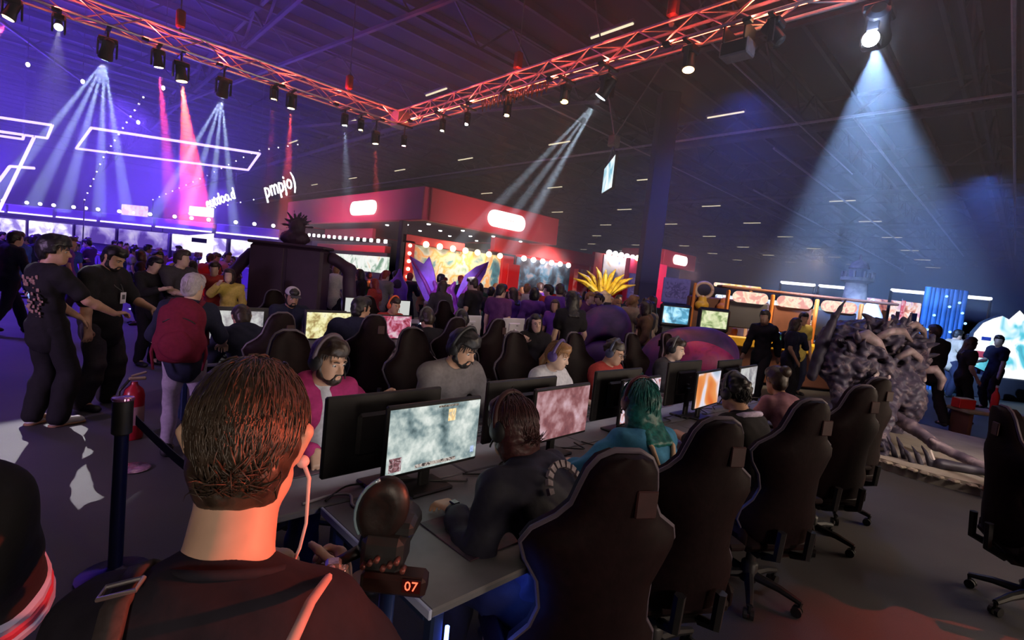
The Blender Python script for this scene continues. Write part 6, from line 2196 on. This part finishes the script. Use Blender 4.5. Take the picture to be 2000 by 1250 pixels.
spot_light('curtain_lamp', (17.6, 2.2, 3.2), (18.6, 1.75, 1.6), 160, (.15, .5, 1), 70, .5, .1)
fl = thing('banner_post', 'red and white glowing banner post beside the blue curtain', 'banner', (17.9, 2.55, 0), CA)
MB().rbox((0, 0, 1.5), (.10, .05, 1.9), .01).build('banner', print_mat('banner_red', [(.4, (.7, .03, .08)), (.55, (1, .5, .55)), (.7, (.8, .08, .12))], 4, 1, .8), fl)
MB().tube([(0, .05, 0), (0, .05, 2.5)], .025, 8).build('pole', cable_m, fl)
wt_ = thing('white_tipi', 'pale pointed tent shaped figure on a dark stand before the curtain', 'figure', (16.6, 3.05, 0), CA)
MB().lathe([(.32, 1.75), (.28, 1.95), (.16, 2.2), (.03, 2.38)], n=12).build('tent', mat('tent_pale', (.55, .45, .48), .7), wt_, True)
MB().rbox((0, 0, .85), (.7, .5, 1.7), .04).build('stand', bwn_m, wt_)
shop_g = print_mat('shop_glow', [(.34, (.25, .05, .05)), (.46, (.8, .35, .25)), (.55, (1, .85, .8)), (.66, (.75, .4, .6)), (.8, (.2, .1, .2))], 2.0, 4, 1.1, .8)
for k, (x, y, w, zc, hh, lab) in enumerate(((29.2, 4.9, 3.4, 2.35, 1.0, 'glowing red and white shop front behind the creature'), (25.2, 9.4, 3.6, 2.0, .55, 'white and blue glowing shop shelf left of the tower'), (22.4, 6.0, 2.6, 1.75, .5, 'warm lit orange counter below the tower'), (29.8, 8.2, 3.2, 1.9, .8, 'blue white lit counter behind the tower'))):
    sh = thing('shop_stand', lab, 'stand', (x, y, 0), CA)
    MB().rbox((0, .2, (zc - hh / 2) / 2), (w, .6, zc - hh / 2), .04).build('counter', dark_m, sh)
    MB().rbox((0, 0, zc), (w, .3, hh), .05).build('lit_shelf', (shop_g, print_mat('shop_white', [(.35, (.15, .25, .5)), (.47, (.75, .82, .95)), (.58, (1, 1, 1)), (.7, (.3, .5, .75))], 2.5, 4, 1.1, .8), print_mat('shop_orange', [(.35, (.3, .1, .04)), (.5, (.85, .5, .25)), (.62, (1, .85, .65)), (.75, (.3, .08, .03))], 2.5, 3, .9, .6), print_mat('shop_cyan', [(.35, (.03, .12, .2)), (.5, (.2, .55, .65)), (.62, (.8, .95, .95)), (.75, (.05, .15, .2))], 2.5, 3, .9, .6))[k], sh)
    for i in range(5):
        MB().rbox((-w * .4 + w * .2 * i, -.16, zc - hh * .2), (w * .1, .06, hh * .4), .02).build('item', (red_m, white_m, org_m, bwn_m, dark_m)[(i + k) % 5], sh)

# ------------------------------------------------------------------ left: purple stage area
neon = glow('neon_violet', (.55, .42, 1.0), 2.6)


def neon_run(label, pts, closed=True, r=.05, post=None):
    b = Vector(pts[0])
    t = thing('neon_sign', label, 'neon', b)
    P = [Vector(p) - b for p in pts]
    if closed:
        P.append(P[0])
    for a, c in zip(P[:-1], P[1:]):
        MB().tube([a, c], r, 8).build('neon_tube', neon, t)
    for p in P[:-1][:4]:
        MB().tube([p, p + Vector((0, 0, 9.4 - b.z))], .012, 4).build('wire', cable_m, t)
    return t


neon_run('long violet neon rectangle hanging flat above the stage', [(1.52, 25.7, 6), (6.67, 22.8, 6), (7.65, 27.8, 6), (1.40, 32.5, 6)])
neon_run('violet neon rectangle cut off by the left edge above the stage', [(-3.4, 29.4, 6), (.45, 27.1, 6), (.36, 31.0, 6), (-3.6, 33.6, 6)])
neon_run('small inner violet neon rectangle at the left edge', [(-2.5, 30.4, 5.7), (-.35, 29.2, 5.7), (-.4, 30.6, 5.7), (-2.6, 31.9, 5.7)])
ng = thing('neon_gate', 'leaning violet neon gate post with cross bars at the left edge', 'neon', (-.97, 29.0, 0))
gp = [Vector(p) - Vector((-.97, 29.0, 0)) for p in ((-.05, 28.4, 5.58), (-1.35, 29.3, 1.4), (-.72, 28.9, 4.32), (-.02, 28.25, 4.35), (-1.3, 29.35, 3.1))]
for a, c in ((0, 1), (2, 3), (2, 4)):
    MB().tube([gp[a], gp[c]], .055, 8).build('neon_tube', neon, ng)
MB().tube([gp[1], Vector((gp[1].x - .3, gp[1].y + .1, 0))], .09, 8).build('post', black_m, ng)
MB().tube([gp[0], gp[0] + Vector((0, 0, 3.4))], .015, 4).build('wire', cable_m, ng)
bulb_g = glow('string_bulb', (.92, .82, 1.0), 4)


def bulbs(label, pts, n, r):
    b = Vector(pts[0])
    t = thing('string_lights', label, 'lights', b)
    P = [Vector(p) - b for p in pts]
    cum = [0]
    for a, c in zip(P[:-1], P[1:]):
        cum.append(cum[-1] + (c - a).length)
    MB().tube(P, .012, 4).build('wire', cable_m, t)
    for k in range(n):
        s = cum[-1] * k / (n - 1)
        i = max(j for j in range(len(P) - 1) if cum[j] <= s + 1e-6)
        p = P[i].lerp(P[i + 1], (s - cum[i]) / (cum[i + 1] - cum[i]))
        piece('bulb', 'bulb%.2f' % r, lambda: MB().ball((0, 0, 0), r, 8, 6), bulb_g, t, 'all', p)
    MB().tube([P[0], (P[0].x, P[0].y, -b.z)], .03, 5).build('pole', black_m, t)
    return t


bulbs('string of bulbs climbing steeply behind the neon rectangle', [(1.9, 34.7, 3.76), (2.33, 31.7, 5.66), (2.75, 28.6, 6.77), (3.06, 25.6, 7.63)], 17, .036)
bulbs('string of bulbs rising to the right behind the white letter signs', [(5.5, 39.7, 4.68), (7.36, 35.2, 6.2), (8.9, 31.1, 7.63), (10.2, 28.5, 8.01)], 20, .04)
bulbs('low string of bulbs under the white letter signs', [(5.6, 36.5, 3.4), (7.5, 33.5, 4.3), (9.3, 30.0, 5.1)], 9, .036)
for k, (px_, py_, z_) in enumerate(((-1.2, 19.5, 6.2), (-.2, 19.2, 6.2), (.9, 19.0, 6.1), (2.6, 18.0, 6.3), (2.2, 19.2, 5.4))):
    sl = thing('hanging_lamp', 'small white hanging lamp over the stage, %s from the left' % ('first', 'second', 'third', 'fourth', 'fifth')[k], 'lamp', (px_, py_, z_), 0, 'white hanging lamps')
    MB().ball((0, 0, 0), (.045, .045, .06), 10, 8).build('bulb', lamp_white, sl, 'all')
    MB().tube([(0, 0, .08), (0, 0, 9.4 - z_)], .01, 4).build('wire', cable_m, sl)
white_l = glow('letters_white', (1.0, .95, 1.0), 3)
for k, (loc, txt, size, lab) in enumerate(((((9.2, 27.8, 5.55), 'pmpjo)', 1.15, 'white lit slanted letter sign hanging high above the left end of the red booth')), ((7.0, 29.9, 4.55), 'eutdoo.d', .85, 'blurred white lit letter sign hanging lower left of the other'))):
    ls = thing('letter_sign', lab, 'sign', loc, CA - .1)
    t_ = text_obj('letters', txt, size, white_l, ls, (0, 0, 0), (math.pi / 2, 0, 0), .04, .2)
    t_.scale = (.55, 1.0, 1)
    t_.rotation_euler = (math.pi / 2, D(-24), 0)
    for s in (-1, 1):
        MB().tube([(s * .8, 0, .3), (s * .8, 0, 9.5 - loc[2])], .012, 4).build('wire', cable_m, ls)
# the row of lit stands behind the crowd
ba = -math.atan2(14.4, 10.6)
lit_w = print_mat('stand_lit_white', [(.36, (.25, .18, .6)), (.48, (.72, .66, 1.0)), (.58, (1, .97, 1)), (.7, (.5, .42, .85))], 1.2, 3, 1.3, .6)
lit_v = print_mat('stand_lit_violet', [(.4, (.12, .06, .45)), (.52, (.35, .25, .8)), (.62, (.7, .6, 1))], 1.0, 3, .8, .5)
st_v = mat('stand_violet', (.22, .14, .36), .6, vary=.2, scale=.8)
ux, uy = 10.6 / 17.88, -14.4 / 17.88
for k, (s0, s1, lab) in enumerate(((-4.2, .2, 'at the left edge'), (.4, 3.6, 'with a bright white front behind the tall man'), (3.8, 6.6, 'with a pale blue panel'), (6.8, 10.2, 'with a pink sign on top'), (10.4, 14.0, 'with a white front behind the grey haired woman'), (14.2, 18.0, 'ending at the red booth'))):
    sm = (s0 + s1) / 2
    bt = thing('market_stand', 'violet lit stand beyond the crowd ' + lab, 'stand', (-.75 + ux * sm, 42.7 + uy * sm, 0), ba, 'lit stands beyond the crowd')
    w = s1 - s0
    MB().rbox((0, .6, 1.3), (w, .3, 2.6), .03).build('back_wall', st_v, bt)
    MB().rbox((0, -.5, .55), (w, .5, 1.1), .03).build('counter', st_v, bt)
    MB().rbox((0, .4, 2.0 + .02 * k), (w * .96, .1, .95), .02).build('lit_panel', (lit_w, lit_w, lit_v, lit_v, lit_w, lit_w)[k], bt)
    MB().rbox((0, 0, 3.05), (w, 1.4, .5), .04).build('fascia', st_v, bt)
    MB().rbox((0, -.72, 2.82), (w * .98, .04, .08), .01).build('edge_light', glow('edge_violet', (.75, .65, 1), 2.5), bt)
    for i in range(3):
        MB().ball((-w * .3 + w * .3 * i, -.2, 3.5), .10, 8, 6).build('lamp', bulb_g, bt, 'all')
        MB().tube([(-w * .3 + w * .3 * i, -.2, 3.28), (-w * .3 + w * .3 * i, -.2, 3.45)], .02, 5).build('lamp_post', black_m, bt)
    if k == 3:
        MB().rbox((0, -.2, 3.62), (1.7, .12, .6), .03).build('top_sign', print_mat('sign_pink', [(.4, (.9, .55, .7)), (.55, (1, .85, .9)), (.7, (.9, .45, .5))], 2, 2, 1.2), bt)
    if k == 4:
        MB().rbox((.6, -.2, 3.9), (1.5, .12, .5), .03).build('top_sign', glow('sign_plain', (.95, .9, 1), 2.2), bt)
sd = thing('sign_stand', 'white hooked sign on a post behind the grey haired woman', 'sign', (3.38, 16.3, 0), CA)
MB().prism([(-.36, 2.15), (.36, 2.28), (.36, 1.75), (.20, 1.35), (-.02, 1.30), (-.02, 1.42), (.10, 1.55), (.12, 1.72), (-.36, 1.72)], -.03, .03, 'y').build('panel', glow('sign_plate', (.92, .88, 1.0), 1.3), sd)
MB().rbox((0, -.04, 2.05), (.42, .02, .12), .005).build('dark_strip', mat('strip_navy', (.02, .02, .08), .5), sd)
MB().tube([(0, 0, 0), (0, 0, 1.5)], .05, 8).build('post', white_m, sd)

# ------------------------------------------------------------------ stanchion, extinguisher, red lamp stand out of frame
sn = thing('stanchion', 'dark blue barrier post with a belt at the left of the man with the camera', 'stanchion', (.36, 3.20, 0))
po_m = mat('post_blue', (.012, .014, .06), .28, .4, vary=.1)
MB().lathe([(.17, 0), (.17, .015), (.05, .045), (.033, .06)], n=20).build('base', po_m, sn, True)
MB().lathe([(.033, .05), (.033, .80)], n=16).build('post', po_m, sn, True)
hd_ = MB().lathe([(.034, .78), (.046, .79), (.046, .96), (.040, .965)], n=18).build('belt_head', black_m, sn, True)
MB().lathe([(.046, .962), (.050, .968), (.048, .978), (.02, .982)], n=18).build('cap', mat('cap_gloss', (.35, .14, .30), .12, .6, vary=.3, scale=60), hd_, True)
mb = MB()
bp_ = []
for i in range(9):
    t = i / 8
    bp_.append(Vector((.045 + .52 * t, -.10 - .85 * t, .88 - .30 * math.sin(math.pi * t * .62))))
vs, fs = [], []
for p in bp_:
    vs += [p + Vector((.002, .002, -.025)), p + Vector((.002, .002, .025)), p + Vector((-.002, -.002, .025)), p + Vector((-.002, -.002, -.025))]
for i in range(8):
    for j in range(4):
        fs.append((i * 4 + j, i * 4 + (j + 1) % 4, i * 4 + 4 + (j + 1) % 4, i * 4 + 4 + j))
mb.add(vs, fs).build('belt', mat('belt_navy', (.012, .012, .05), .6), sn)
ex = thing('fire_extinguisher', 'red fire extinguisher standing on the floor beside the backpack woman', 'extinguisher', (.70, 5.55, 0))
MB().lathe([(.075, 0), (.085, .02), (.085, .40), (.07, .46), (.03, .50), (.025, .53)], n=18).build('cylinder', mat('extinguisher_red', (.42, .015, .03), .3, vary=.05), ex, True)
MB().rbox((.02, -.01, .56), (.13, .03, .03), .008).rbox((.03, -.01, .60), (.12, .025, .02), .006, mtx=Matrix.Rotation(-.3, 3, 'Y')).build('valve_handle', mat('valve_brass', (.45, .33, .22), .4, .6), ex)
MB().tube([(-.04, -.01, .55), (-.11, -.02, .45), (-.115, -.03, .25), (-.11, -.03, .12)], [.012, .012, .014, .018], 8).build('hose', black_m, ex, 'all')
MB().lathe([(.0855, .14), (.0865, .15), (.0865, .30), (.0855, .31)], n=18).build('label', mat('label_pale', (.45, .25, .28), .6), ex, True)
bn = thing('low_bench', 'low sand topped bench with small goods beyond the plinth', 'bench', (11.95, .30, 0), CA)
MB().rbox((0, 0, .42), (1.1, .45, .06), .015).build('bench_top', mat('bench_sand', (.36, .28, .21), .7), bn)
for sx in (-1, 1):
    MB().rbox((sx * .45, 0, .2), (.07, .38, .4), .015).build('leg', bwn_m, bn)
rbt = thing('red_bottle', 'red bottle standing on the low bench', 'bottle', (12.0, .25, .45), 0)
MB().lathe([(.05, 0), (.055, .02), (.055, .28), (.02, .36), (.02, .42)], n=12).build('glass', red_m, rbt, True)
MB().lathe([(.023, .41), (.023, .45)], n=10).build('cap', white_m, rbt)
rb2 = thing('red_box', 'small red and white box on the left end of the low bench', 'box', (11.65, .62, .45), CA)
MB().rbox((0, 0, .08), (.28, .18, .16), .01).build('carton', red_m, rb2)
MB().rbox((0, 0, .165), (.24, .14, .02), .004).build('lid', white_m, rb2)
pc = thing('floor_disc', 'shiny pinkish disc lying at the foot of the extinguisher', 'disc', (.62, 4.75, 0))
MB().lathe([(.10, 0), (.115, .01), (.10, .022)], n=20).build('disc', mat('disc_pink', (.5, .3, .42), .2, .5, vary=.4, scale=30), pc, True)
ls = thing('lamp_stand', 'added unseen tripod with a red flood lamp at the right of the camera', 'lamp stand', (4.6, -2.45, 0))  # stand added out of frame, carries the red light on the neck
MB().tube([(0, 0, .3), (0, 0, 2.35)], .022, 8).build('pole', black_m, ls)
for k in range(3):
    a = 2 * math.pi * k / 3
    MB().tube([(0, 0, .6), (.45 * math.cos(a), .45 * math.sin(a), .012)], .014, 6).build('leg', black_m, ls)
MB().rbox((0, 0, 2.42), (.2, .2, .2), .03, rz=D(-40)).build('lamp_housing', black_m, ls)
d_ = (Vector((.30, .72, 1.42)) - Vector((4.6, -2.45, 2.42))).normalized()
MB().lathe([(.08, 0), (.08, .012)], d_ * .145 + Vector((0, 0, 2.42)), 14, 0, d_.to_track_quat('Z', 'Y').to_matrix()).build('lens', glow('flood_red', (1, .1, .04), 8), ls)
spot_light('flood', d_ * .18 + Vector((0, 0, 2.42)), d_ * 3 + Vector((0, 0, 2.42)), 1700, (1, .10, .035), 7.6, .9, .06, ls)

# pipes and cables under the roof that catch the light, as pieces of the ceiling
line_m = mat('pipe_pale', (.62, .58, .62), .5, .1, vary=.1)
for a, b, r_ in (((20.2, -8, 8.7), (20.2, 60, 8.7), .05), ((11.6, 6.6, 8.5), (27.5, 6.6, 8.5), .03), ((22.5, 8.4, 8.6), (60, 8.4, 8.6), .05), ((20, 5.0, 8.6), (62, 5.0, 8.6), .05), ((9.5, 1.0, 8.6), (60, 1.6, 8.6), .05), ((12, 13.5, 8.5), (45, 13.5, 8.5), .03), ((30, 12, 8.6), (80, 12, 8.6), .05)):
    ceiling_part('roof_pipe', MB().tube([a, b], r_, 6), line_m)

# ------------------------------------------------------------------ the crowd: eight poses built once, copied one by one with their own clothes
KIT = []


def kit(key, pose, style, female=False, h=.026, sleeve=.62, hood=False):
    r, P = person('person', 'x', (0, 0, -50), 0, pose, sk_tan, c_black, c_navy, shoe_black, sleeve, female, h=h, hair=(hair_dark, style, .016), hands=((.3, None, None), (.3, None, None)), face=False, hem=.10, top_g=.02, flare=.02, wrinkle=.006, hood=hood, seed=len(KIT) + 50)
    for ch in r.children:
        for s in ch.material_slots:
            m = s.material
            s.link = 'OBJECT'
            s.material = m
    KIT.append(r)


kit('stand', Pose(1.75, head=(-15, 8, 0)), 'short')
kit('phone', Pose(1.72, head=(10, 18, 0), rh=(.12, .36, 1.22), lh=(-.12, .34, 1.16)), 'short', sleeve=1.8)
kit('woman', Pose(1.64, head=(20, 4, 0), rh=(.2, .12, .86), width=.9), 'long', True)
kit('walk', Pose(1.78, lean=4, head=(0, 6, 0), feet=((-.1, .34, 0), (.1, -.30, .06)), rh=(.24, .24, .88), lh=(-.24, -.2, .85)), 'short', sleeve=1.8, hood=True)
kit('arms', Pose(1.70, head=(-30, 2, 0), rh=(.20, .34, 1.42), lh=(-.2, .1, .88), rpole=(.7, .0, -1)), 'bob', True, sleeve=1.8)
kit('talk', Pose(1.76, head=(35, 4, 0), rh=(.05, .34, 1.10), lh=(-.22, .06, .86), width=1.08), 'short')
kit('bag', Pose(1.68, head=(-40, 6, 0), rh=(.13, .10, 1.28), lh=(-.2, .12, .88), width=.95), 'long', True, sleeve=1.8, hood=True)
kit('big', Pose(1.82, lean=2, head=(8, 10, 0), width=1.15), 'short', sleeve=.65)
used_kit = [False] * len(KIT)
TOPS = {'black': c_black, 'navy': c_navy, 'charcoal': c_char, 'grey': cloth('mid_grey', (.20, .19, .20)), 'white': c_white, 'red': c_red, 'purple': c_purple, 'blue': cloth('blue', (.05, .10, .32)), 'plum': cloth('deep_plum', (.10, .03, .12)),
        'beige': cloth('beige', (.36, .28, .20)), 'green': cloth('green', (.04, .12, .06)), 'orange': cloth('orange', (.55, .14, .03)), 'pink': cloth('pink', (.50, .18, .26)), 'yellow': cloth('yellow', (.55, .42, .10)), 'brown': cloth('brown', (.14, .08, .05))}
BOT = {'black': c_black, 'navy': c_navy, 'denim': cloth('denim', (.06, .09, .17)), 'grey': cloth('mid_grey', 0), 'beige': cloth('beige', 0)}
HAIR = {'black': hair_black, 'brown': hair_brown, 'dark': hair_dark, 'fair': hair_ginger, 'grey': hair_grey, 'red': hair_m('red', (.30, .04, .02)), 'blue': hair_m('blue', (.03, .06, .30))}
SKS = (sk_light, sk_tan, sk_brown, sk_tan)
ORD = ['first', 'second', 'third', 'fourth', 'fifth', 'sixth', 'seventh', 'eighth', 'ninth', 'tenth', 'eleventh', 'twelfth', 'thirteenth', 'fourteenth', 'fifteenth', 'sixteenth', 'seventeenth', 'eighteenth', 'nineteenth', 'twentieth']
ORD += ['twenty ' + o for o in ORD[:9]] + ['thirtieth'] + ['thirty ' + o for o in ORD[:9]] + ['fortieth'] + ['forty ' + o for o in ORD[:9]] + ['fiftieth'] + ['fifty ' + o for o in ORD[:9]]


def visitor(k, x, y, rz, top, bot, hair, label, group, scale=1.0, sk=0):
    src = KIT[k]
    if used_kit[k]:
        r = copy_tree(src)
    else:
        r = src
        used_kit[k] = True
    r.location = (x, y, 0)
    r.rotation_euler = (0, 0, D(rz))
    r.scale = (scale, scale, scale)
    r['label'] = label
    r['category'] = 'person'
    r['group'] = group
    for ch in r.children:
        n = ch.name.split('.')[0]
        m = {'body': SKS[sk % 4], 't_shirt': TOPS[top], 'trousers': BOT[bot], 'hair': HAIR[hair]}.get(n)
        if m:
            ch.material_slots[0].material = m
    return r


POSE_TXT = ('standing', 'holding a phone', 'with long hair', 'walking', 'with one arm raised', 'talking', 'holding a bag strap', 'standing broad shouldered')
RCW = random.Random(77)


def cluster(where, group, spots, tops, hairs, bots, face=None):
    """spots run from left to right as seen from the desks"""
    for i, (x, y) in enumerate(spots):
        k = RCW.randrange(8)
        top, hair, bot = RCW.choice(tops), RCW.choice(hairs), RCW.choice(bots)
        rz = RCW.uniform(0, 360) if face is None or RCW.random() < .3 else face + RCW.uniform(-50, 50)
        visitor(k, x, y, rz, top, bot, hair, '%s haired visitor in %s, %s from the left %s' % (hair, top, ORD[i], where), group, RCW.uniform(.94, 1.04), RCW.randrange(4))


cluster('at the left edge of the hall', 'visitors at the left edge', [(-1.43, 23.82), (-1.04, 17.53), (-1.14, 19.88), (-0.75, 23.57), (-0.2, 17.0), (-0.07, 19.83), (0.11, 21.17), (0.34, 15.69), (0.57, 22.54), (0.57, 15.06), (0.84, 19.63)],
        ['navy', 'blue', 'black', 'purple'], ['black', 'dark', 'brown'], ['navy', 'black', 'denim'], None)
cluster('before the violet stands', 'visitors before the violet stands', [(0.02, 28.39), (0.04, 18.73), (0.14, 29.95), (0.23, 25.37), (0.33, 32.18), (0.5, 31.57), (0.75, 23.98), (0.9, 28.62), (0.79, 18.29), (1.31, 29.7), (1.66, 28.01), (1.89, 30.61), (1.27, 20.12), (2.71, 30.15), (2.35, 25.02), (2.29, 23.21), (2.2, 20.68), (3.13, 29.18), (2.13, 18.55), (2.82, 24.19), (2.52, 19.27), (3.19, 21.44), (4.49, 25.6), (4.38, 24.21), (3.56, 19.42), (5.22, 25.68), (5.61, 26.71), (5.43, 24.89), (6.49, 26.61), (3.82, 15.27), (6.82, 26.03), (6.65, 24.6), (5.95, 19.7), (4.81, 15.44), (5.79, 17.07), (8.64, 24.17), (5.14, 13.48), (6.99, 18.3), (8.83, 22.93), (7.41, 19.11)],
        ['navy', 'blue', 'black', 'white', 'purple', 'pink', 'grey', 'red'], ['black', 'dark', 'brown', 'fair'], ['navy', 'black', 'denim', 'grey'], None)
cluster('by the maroon cabinet', 'visitors behind the second desk', [(1.73, 13.57), (1.74, 11.84), (2.49, 12.45), (3.08, 13.77), (3.37, 14.76), (3.43, 13.08), (4.32, 12.01), (4.63, 12.79), (5.48, 12.54)],
        ['black', 'red', 'navy', 'charcoal', 'white', 'plum'], ['black', 'dark', 'red', 'brown'], ['black', 'navy'], None)
cluster('before the red booth posters', 'visitors before the red booth', [(6.07, 13.67), (5.19, 11.51), (6.48, 14.21), (6.19, 12.51), (5.89, 11.9), (5.65, 11.1), (6.94, 13.12), (5.68, 10.43), (6.94, 12.38), (6.27, 11.11), (7.67, 12.9), (7.67, 12.23), (8.35, 12.56), (7.97, 11.23), (8.59, 11.93), (8.76, 11.19), (9.34, 11.41), (8.67, 10.27), (9.78, 10.9), (9.36, 10.23), (8.7, 9.48), (8.23, 8.65), (7.94, 8.1), (9.46, 9.46), (10.08, 10.07), (9.07, 8.92), (8.82, 8.21), (10.14, 9.4), (10.79, 9.98), (8.48, 7.58), (9.94, 8.5), (10.56, 8.9), (11.36, 9.53), (9.67, 7.86)],
        ['black', 'purple', 'plum', 'charcoal', 'red', 'beige', 'grey', 'navy', 'green', 'brown', 'white'], ['black', 'dark', 'brown', 'red', 'fair'], ['black', 'navy', 'denim'], -44)
cluster('nearest before the red booth', 'visitors in front of the red booth, nearest row', [(5.97, 8.26), (6.56, 8.07), (7.32, 8.3), (7.34, 7.57), (7.28, 6.93), (7.91, 6.8)],
        ['black', 'plum', 'charcoal', 'purple', 'navy'], ['black', 'dark', 'brown'], ['black', 'navy'], -44)
cluster('around the purple pods', 'visitors around the purple pods', [(7.03, 6.12), (9.18, 7.44), (7.67, 6.18), (8.74, 6.73), (10.12, 7.4), (9.58, 6.95), (8.21, 5.62), (10.12, 6.49), (8.97, 5.75), (10.83, 6.9), (7.97, 4.77), (8.54, 5.08), (9.57, 5.6), (10.74, 6.27)],
        ['black', 'charcoal', 'plum', 'purple', 'beige', 'red', 'brown'], ['black', 'dark', 'brown', 'fair'], ['black', 'navy', 'denim'], None)
cluster('near the dark column', 'visitors near the dark column', [(12.07, 10.31), (13.08, 10.61), (12.14, 9.42), (12.96, 9.87), (11.09, 8.19), (13.96, 9.73), (12.79, 8.87), (13.45, 9.14), (12.1, 7.93), (14.15, 9.05), (13.58, 8.21), (12.63, 7.46)],
        ['black', 'grey', 'pink', 'beige', 'plum', 'white'], ['black', 'dark', 'brown', 'fair'], ['black', 'navy'], None)
cluster('by the arcade kiosks', 'visitors by the kiosks', [(9.9, 3.4), (10.63, 3.14), (11.35, 3.32), (12.1, 3.43)],
        ['black', 'orange', 'yellow', 'navy', 'brown'], ['black', 'dark', 'brown'], ['black', 'navy'], None)
cluster('among the far right stands', 'visitors at the far right stands', [(21.15, 7.37), (18.17, 5.94), (15.39, 4.14), (24.37, 4.47), (23.81, 3.86), (25.41, 3.6), (17.17, 2.33), (24.21, 3.19), (23.24, 2.89), (22.95, 2.13), (21.92, 2.0), (17.44, 1.32), (26.61, 1.64), (27.76, 1.64), (28.79, 1.61), (22.55, 0.57)],
        ['black', 'navy', 'charcoal', 'red', 'beige', 'grey'], ['black', 'dark', 'brown', 'fair'], ['black', 'navy'], None)
visitor(2, 5.70, 4.64, -30, 'black', 'black', 'black', 'tall woman with very long dark hair in black standing behind the smiling woman', 'visitors seen singly', 1.07)
visitor(0, 6.00, 6.57, -70, 'plum', 'black', 'black', 'man in a dark plum top standing between the white computer and the booth', 'visitors seen singly', 1.00)
visitor(7, 6.52, 7.87, 20, 'black', 'black', 'dark', 'broad man in black standing before the green poster', 'visitors seen singly', 1.00)
visitor(3, 11.84, 1.12, -50, 'black', 'black', 'dark', 'man in black walking past the sand plinth carrying something, right of the creature statue', 'visitors seen singly', 1.03)
visitor(2, 13.08, 0.76, -150, 'black', 'black', 'brown', 'woman in black with long brown hair standing at the right near the lit mountain', 'visitors seen singly', 1.02)
visitor(5, 16.17, 0.43, 40, 'navy', 'black', 'black', 'person in navy in front of the lit mountain panel', 'visitors seen singly', 1.00)
visitor(6, 13.10, 1.57, -100, 'grey', 'black', 'grey', 'person in a grey top bending beside the creature statue', 'visitors seen singly', 0.92)
visitor(4, 2.34, 9.10, 170, 'yellow', 'black', 'dark', 'person in a pale yellow top behind the left end of the second desk', 'visitors seen singly', 0.90)
visitor(1, 2.26, 9.73, 150, 'red', 'black', 'dark', 'person in a red top behind the left end of the second desk', 'visitors seen singly', 0.95)
visitor(5, 1.60, 8.97, -160, 'charcoal', 'black', 'brown', 'person with brown hair in charcoal left of the pale map screen', 'visitors seen singly', 1.00)
visitor(1, 1.26, 9.03, -150, 'black', 'black', 'black', 'person in black handing something beside the bearded man with the badge', 'visitors seen singly', 0.95)
visitor(3, -0.28, 12.16, -60, 'navy', 'navy', 'black', 'person in navy walking out of the picture at the left edge', 'visitors seen singly', 1.00)
for r_ in [r for r, u in zip(KIT, used_kit) if not u]:
    for ch in list(r_.children):
        bpy.data.objects.remove(ch)
    bpy.data.objects.remove(r_)
